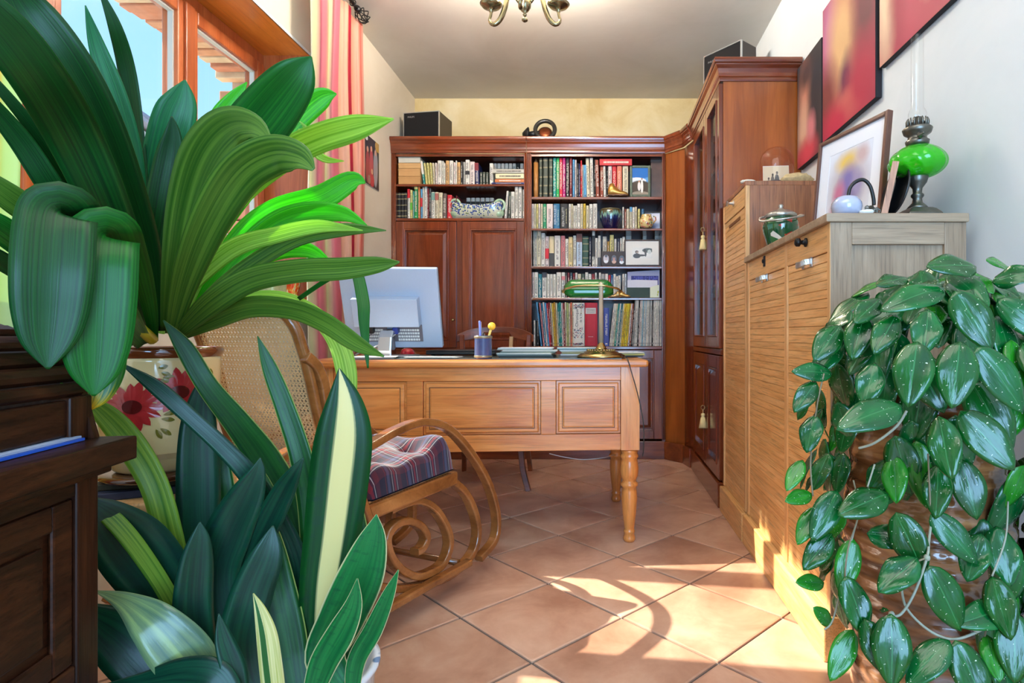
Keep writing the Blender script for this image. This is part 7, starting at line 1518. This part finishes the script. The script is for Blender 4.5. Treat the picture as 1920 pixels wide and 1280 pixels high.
SVL = [
 ([(510,1290,1.2,40),(535,1180,1.25,58),(560,1070,1.3,62),(545,960,1.32,60),(500,868,1.3,56),(448,796,1.26,46),(390,724,1.22,36),(345,650,1.2,30),(306,600,1.18,2)], sm2, .1),
 ([(530,1290,1.18,40),(548,1180,1.2,50),(556,1070,1.2,46),(520,972,1.18,36),(468,892,1.14,34),(420,840,1.12,30),(364,788,1.1,28),(292,725,1.08,26),(225,680,1.06,2)], sm1, .2),
 ([(400,1290,1.22,50),(385,1180,1.22,62),(374,1020,1.22,68),(372,900,1.22,70),(372,800,1.22,58),(378,740,1.22,34),(384,698,1.22,2)], sm1, -.1),
 ([(470,1290,1.1,50),(420,1180,1.1,66),(405,1080,1.1,76),(428,1000,1.1,80),(462,930,1.1,62),(482,885,1.1,30),(488,858,1.1,2)], sm1, .15),
 ([(400,1300,1.04,46),(372,1210,1.04,58),(362,1140,1.04,64),(367,1060,1.04,56),(374,1010,1.04,34),(375,978,1.04,2)], sm1, -.15),
 ([(480,1290,1.14,36),(440,1190,1.14,44),(446,1100,1.13,48),(490,1005,1.12,50),(530,925,1.11,42),(552,885,1.1,24),(569,858,1.1,2)], sm1, .2),
 ([(610,1290,1.25,30),(600,1160,1.25,38),(590,1040,1.25,44),(582,940,1.25,44),(563,850,1.25,38),(535,765,1.25,34),(506,690,1.25,26),(483,630,1.25,2)], sm2, .35),
 ([(600,1290,1.16,50),(602,1200,1.16,70),(610,1100,1.16,88),(624,1000,1.16,98),(636,900,1.16,104),(645,815,1.16,98),(645,750,1.16,62),(636,690,1.16,2)], sm3, .1),
 ([(640,1290,1.08,50),(610,1230,1.08,70),(640,1160,1.08,84),(676,1080,1.08,84),(698,1010,1.08,52),(706,964,1.08,2)], sm4, -.1),
 ([(660,1310,1.05,24),(668,1240,1.05,34),(700,1180,1.05,36),(728,1115,1.05,24),(747,1068,1.05,2)], sm4, .1),
 ([(590,1290,1.0,40),(608,1240,1.0,52),(640,1185,1.0,52),(662,1135,1.0,34),(670,1084,1.0,2)], sm4, .2),
 ([(514,1300,.98,38),(508,1250,.98,38),(500,1190,.98,34),(488,1145,.98,20),(475,1112,.98,2)], sm5, .0),
 ([(430,1290,1.16,44),(360,1190,1.12,62),(306,1100,1.08,104),(246,1020,1.04,112),(196,968,1.0,70),(150,930,.98,2)], sm1, .25),
 ([(420,1290,1.14,20),(350,1180,1.1,26),(300,1090,1.06,28),(240,1005,1.02,30),(190,955,1.0,26),(140,925,.98,2)], sm6, .0),
 ([(400,1290,1.16,26),(345,1130,1.13,38),(318,1010,1.12,44),(290,910,1.11,44),(244,830,1.10,46),(196,775,1.09,36),(150,740,1.08,2)], sm6, .25),
 ([(420,1310,1.0,40),(350,1235,.98,90),(290,1170,.97,74),(235,1128,.98,34),(180,1108,.99,3)], leafmat('sansevieria_silver', (80, 110, 84), (150, 172, 104), transl=.2, rough=.3, coat=.5, freq=7), .2),
 ([(350,1330,1.0,60),(280,1250,1.0,96),(220,1190,1.0,90),(160,1150,1.0,40),(120,1130,1.0,4)], sm1, .1),
 ([(480,1320,1.05,50),(450,1220,1.05,72),(470,1120,1.06,74),(500,1040,1.07,56),(512,985,1.08,3)], sm1, .0),
 ([(560,1320,1.1,50),(540,1200,1.12,64),(520,1100,1.14,60),(505,1010,1.16,40),(500,960,1.18,3)], sm2, .1),
 ([(440,1320,.95,40),(400,1270,.95,60),(340,1262,.95,54),(270,1275,.95,30),(190,1285,.95,3)], sm1, .2),
 ([(450,1320,.97,30),(440,1260,.97,40),(420,1200,.97,30),(410,1150,.97,2)], sm1, -.2),
 ([(640,1310,1.18,40),(655,1180,1.2,60),(660,1050,1.24,64),(655,960,1.26,50),(650,880,1.28,3)], sm2, .1),
 ([(560,1290,1.22,40),(545,1150,1.24,54),(520,1030,1.26,50),(500,930,1.28,34),(478,860,1.3,3)], sm2, -.2),
 ([(450,1290,1.24,34),(430,1150,1.26,46),(425,1020,1.28,46),(418,900,1.28,34),(412,810,1.3,3)], sm2, .1),
]
for (pts, m_, roll) in SVL: strap(pts, 'leaf', m_, sv, roll*.7, fold=.10, th=.002, cup=0)
# small bright plant on the sill
sp3 = thing('sill_plant', 'bright back-lit leafy plant in a small pot on the window sill', 'plant', (-1.60, 2.55, zS))
MB().lathe([(0, 0), (.04, 0), (.052, .07), (.055, .08), (.048, .08), (.045, .05), (0, .05)], (0,0,0), 24).build('plant_pot', plain('white_pot', (226, 224, 220), .3), sp3, root=sp3)
r_ = random.Random(8)
for i in range(16):
    a = r_.uniform(-1.8, 1.8); l = r_.uniform(.10, .2); up_ = r_.uniform(.05, .15); b = MB(); K = 10
    for j in range(K+1):
        t = j/K; c_ = Vector((math.cos(a)*l*t, math.sin(a)*l*t, .07+up_*math.sin(t*2.4))); wd = .012*math.sin(math.pi*min(1, t*.95+.05))**.8; s_ = Vector((-math.sin(a), math.cos(a), 0))
        for k in range(3): b.uv[len(b.v)] = (k/2, t); b.v.append(c_+s_*wd*(k-1)+Vector((0, 0, .004*abs(k-1))))
    b.smooth = True
    for j in range(K):
        for k in range(2): b.face([j*3+k, j*3+k+1, j*3+4+k, j*3+3+k])
    b.build('leaf', lm_brt, sp3, root=sp3, solid=.001)
# ================================================================ HOYA ON ITS TALL POT, near right
hx0, hy0 = .715, 1.29
hp_ = thing('tall_pot', 'tall brown glazed ribbed pot under the trailing plant at the right', 'pot', (hx0, hy0, 0))
m, nt_, b_ = newmat('brown_ribbed_glaze'); L = nt_.links; tc_ = N(nt_, 'ShaderNodeTexCoord'); mp = N(nt_, 'ShaderNodeMapping'); mp.inputs['Scale'].default_value = (5, 5, 34); L.new(tc_.outputs['Object'], mp.inputs[0]); n_ = N(nt_, 'ShaderNodeTexNoise', Scale=1.0, Detail=6.0, Distortion=.6); L.new(mp.outputs[0], n_.inputs[0])
rp_ = N(nt_, 'ShaderNodeValToRGB'); L.new(n_.outputs[0], rp_.inputs[0]); e = rp_.color_ramp.elements; e[0].position = .35; e[0].color = s2l((84, 50, 28)); e[1].position = .68; e[1].color = s2l((178, 124, 76)); q = e.new(.5); q.color = s2l((128, 80, 44)); L.new(rp_.outputs[0], b_.inputs[0])
b_.inputs['Roughness'].default_value = .16; b_.inputs['Coat Weight'].default_value = 1; bp = N(nt_, 'ShaderNodeBump', Strength=.5, Distance=.006); L.new(n_.outputs[0], bp.inputs['Height']); L.new(bp.outputs[0], b_.inputs['Normal'])
pr_ = []
for i in range(90):
    z = .78*i/89; r = .125+.045*math.sin(math.pi*min(1, z/.8*.9+.05))+.0022*math.sin(z*180)+.0015*math.sin(z*67+1)
    pr_.append((r, z))
MB().lathe([(0, 0)]+pr_+[(pr_[-1][0]+.008, .785), (pr_[-1][0]+.006, .797), (pr_[-1][0]-.01, .797), (pr_[-1][0]-.014, .76), (0, .75)], (0,0,0), 56).build('pot_body', m, hp_, root=hp_)
MB().ico((0,0,.752), .11, 2, (1,1,.2), .05).build('soil', plain('potting_soil', (58, 40, 28), .95), hp_, root=hp_)
hy = thing('trailing_plant', 'glossy dark green trailing wax plant spilling over the tall brown pot', 'plant', (hx0, hy0, .797))
hm = [leafmat('wax_leaf_%d' % i, d, l, transl=t, rough=.24, coat=.6, spec=.3, specks=True, bumpy=.42, freq=3, stripe=[(.5, .018, (40, 110, 56))]) for i, (d, l, t) in enumerate((((0, 62, 16), (4, 92, 26), .06), ((0, 70, 28), (6, 102, 40), .08), ((10, 104, 14), (40, 140, 30), .14)))]
protos = []
def hoya_leaf(L_, W__, curl, m_, wav):
    b = MB(); NU, NV_ = 8, 12
    for j in range(NV_+1):
        t = j/NV_; wd = W__/2*(math.sin(math.pi*t**.82)**.72 if 0 < t < 1 else 0)+.0003; 
        for i in range(NU+1):
            s = i/NU*2-1; y = -L_*t
            z = -curl*L_*t*t + .16*wd*abs(s) - .22*wd*s*s + wav*math.sin(t*9+s*3)*abs(s)*wd*.3
            b.uv[len(b.v)] = (i/NU, t); b.v.append(Vector((s*wd, y, z)))
    b.smooth = True
    for j in range(NV_):
        for i in range(NU): b.face([j*(NU+1)+i, j*(NU+1)+i+1, (j+1)*(NU+1)+i+1, (j+1)*(NU+1)+i])
    o = b.build('leaf', m_, hy, root=hy, solid=.0011, fix=False); return o
for (l, w__, c_, mi, wv_) in ((.098, .054, .18, 0, .3), (.088, .044, .10, 0, .7), (.104, .050, .26, 1, .2), (.080, .046, .15, 1, .8), (.092, .040, .06, 2, .4), (.070, .036, .12, 2, .3)):
    protos.append(hoya_leaf(l, w__, c_, hm[mi], wv_))
def place(i, pos, down, out, s=1.0, first=[0]):
    """leaf base at pos, growing along down, its upper face towards out"""
    d = Vector(down).normalized(); o_ = Vector(out); o_ = (o_-d*o_.dot(d)).normalized(); x = (-d).cross(o_).normalized()
    M = Matrix.Translation(pos) @ Matrix((x, -d, o_)).transposed().to_4x4() @ Matrix.Scale(s, 4)
    if first[0] < len(protos) : k = first[0]; pr = protos[k]; first[0] += 1; pr.matrix_local = mw(hy).inverted() @ M; return pr
    return inst(protos[i], hy, M)
r_ = random.Random(21); cnt = 0; TOPC = Vector((hx0+.02, hy0-.02, .80))
VW = lambda p: (Vector((0, 0, EYE))-p).normalized()
def envelope(a, v):
    """dome over the pot then a hanging skirt; a angle, v 0 (crown) .. 1 (lowest)"""
    if v < .38:
        t = v/.38*math.pi/2; R = .245; return Vector((hx0+.03+R*math.sin(t)*math.cos(a), hy0-.01+R*.85*math.sin(t)*math.sin(a), .80+.235*math.cos(t))), Vector((math.sin(t)*math.cos(a), math.sin(t)*math.sin(a), .9*math.cos(t)+.15))
    t = (v-.38)/.62; R = .25-.045*t; return Vector((hx0+.03+R*math.cos(a), hy0-.01+R*.85*math.sin(a), .80-.62*t)), Vector((math.cos(a), math.sin(a), .25))
def okp(p): return p.x < XR-.03 and not (p.x > OX-.03 and p.y > OY0-.02) and p.y > .8
tries = 0
while cnt < 238 and tries < 6000:
    tries += 1
    a = r_.uniform(math.pi*.72, 2*math.pi+.5); v = r_.random()**.9
    # fewer leaves low in the middle, where the pot shows
    p, n = envelope(a, v); px1 = PX+F*p.x/p.y; py1 = PY-F*(p.z-EYE)/p.y
    if not okp(p): continue
    if py1 > 880 and 1590 < px1 < 1850 and r_.random() < .93: continue
    if py1 > 980 and px1 < 1860 and r_.random() < .55: continue
    if px1 > 2000: continue
    p += n*r_.uniform(-.05, .03)
    if not okp(p): continue
    dn = Vector((r_.uniform(-.55, .55), r_.uniform(-.4, .4), -1 if v > .2 else -.35))+Vector((n.x, n.y, 0))*(.25 if v > .3 else .9)
    out = n*1.0+VW(p)*.5+Vector((r_.uniform(-.4, .4), r_.uniform(-.3, .3), r_.uniform(0, .5)))
    place(r_.choice((0, 0, 1, 2, 2, 3, 3, 4, 5)), p, dn, out, r_.uniform(.95, 1.28)*(1.12 if px1 > 1600 else .9)); cnt += 1
# hand-placed leaves that stand apart: (base px, base py, tip px, tip py, depth, proto, scale)
HL = [(1530,715,1487,775,1.15,1,.9),(1528,778,1512,840,1.14,3,.95),(1505,862,1478,912,1.14,4,.8),(1522,925,1470,938,1.13,5,.9),(1530,950,1500,1010,1.12,4,.9),(1560,700,1500,690,1.16,2,.8),(1575,610,1545,650,1.18,0,1),(1580,640,1502,712,1.2,2,.95),
 (1560,1000,1500,1075,1.1,1,1.0),(1570,920,1545,970,1.1,2,1),(1545,1092,1480,1088,1.12,5,.9),(1560,1170,1510,1120,1.1,5,.8),(1600,1180,1560,1270,1.05,4,1.05),(1585,1080,1622,1175,1.03,1,1.15),(1665,925,1570,960,1.06,0,1.05),
 (1720,1045,1640,1110,1.0,3,1.15),(1740,1060,1800,1165,1.0,0,1.15),(1670,1150,1675,1262,.98,0,1.15),(1620,1160,1655,1245,1.0,1,1.05),(1780,1200,1708,1265,.98,2,1.0),(1790,1200,1830,1280,.98,0,1.1),(1895,1140,1810,1158,1.0,2,1.0),(1900,1145,1905,1230,.98,0,1.1),(1860,1080,1880,1150,1.0,1,1.1),(1850,1190,1865,1240,1.0,5,1.0),
 (1600,1010,1580,1100,1.08,4,1.1),(1625,1000,1700,1010,1.08,3,1),(1680,960,1715,1040,1.04,0,1.1),(1745,960,1800,1015,1.04,2,1.0),(1840,1000,1815,1080,1.04,3,1.1),(1760,870,1755,950,1.06,1,1.1),(1800,860,1830,950,1.08,0,1.1)]
for (bx_, by_, tx2, ty2, Z, i, s_) in HL:
    p = P(bx_, by_, Z); q = P(tx2, ty2, Z-.03); place(i, p, q-p, VW(p)+Vector((r_.uniform(-.3, .3), 0, .35)), s_)
# upper crown leaves
for (bx_, by_, tx2, ty2, Z, i, s_) in [(1830,500,1740,485,1.12,0,1.1),(1770,540,1650,560,1.1,2,1.25),(1790,545,1860,640,1.05,0,1.2),(1860,530,1920,510,1.15,3,1),(1650,560,1605,600,1.15,1,1),(1700,520,1640,530,1.25,1,1),(1870,560,1930,600,1.1,2,1.1),(1740,580,1735,640,1.05,3,1.15),(1620,590,1600,660,1.15,0,1.0),(1680,590,1640,660,1.1,1,1.1),(1800,640,1790,740,1.0,0,1.2),(1830,650,1910,740,1.0,2,1.2),(1720,640,1705,740,1.02,0,1.2),(1640,680,1620,760,1.08,3,1.1),(1690,760,1600,780,1.0,2,1.2),(1800,770,1870,840,1.0,0,1.2),(1760,780,1780,880,1.0,1,1.2),(1890,500,1850,480,1.2,5,1)]:
    p = P(bx_, by_, Z); q = P(tx2, ty2, Z-.04); place(i, p, q-p, VW(p)+Vector((r_.uniform(-.3, .3), 0, .6)), s_)
# vines
vm = plain('vine_bark', (126, 112, 84), .7, vary=.3); vg = plain('vine_grey', (150, 150, 130), .6, vary=.3)
VN = [[(1545,700,1.15),(1532,760,1.14),(1520,860,1.13),(1524,930,1.12)], [(1750,950,1.06),(1742,1010,1.02),(1738,1045,1.0),(1715,1110,1.0),(1690,1150,1.0),(1670,1155,1.0)], [(1738,1045,1.0),(1720,1052,1.0)], [(1900,1130,1.0),(1860,1165,1.0),(1830,1185,.99),(1785,1198,.99),(1740,1180,1.0),(1700,1140,1.02),(1690,1100,1.04)], [(1600,900,1.1),(1610,960,1.08),(1590,1030,1.06),(1585,1100,1.05),(1600,1180,1.05)], [(1640,870,1.08),(1600,1000,1.08),(1575,1110,1.08),(1560,1165,1.08),(1545,1180,1.08)], [(1850,1175,1.0),(1840,1230,1.0),(1835,1290,1.0)], [(1610,840,1.1),(1640,830,1.08),(1680,800,1.06),(1700,770,1.05)], [(1745,960,1.04),(1740,850,1.06)], [(1860,1080,1.0),(1885,1010,1.02),(1890,940,1.05)]]
for i, q in enumerate(VN): MB().tube([tuple(v) for v in cr([tuple(P(*c_)) for c_ in q], 6)], .0024 if i in (1, 3, 7) else .0016, 6).build('stem', vg if i % 2 else vm, hy)
for k_, (x, y, z) in enumerate(((1738, 1045, 1.0), (1672, 1152, 1.0), (1830, 1180, .99))): MB().ico(P(x, y, z), .0055, 2, (1, 1, 1.1), .05).build('stem_node', vg, hy)
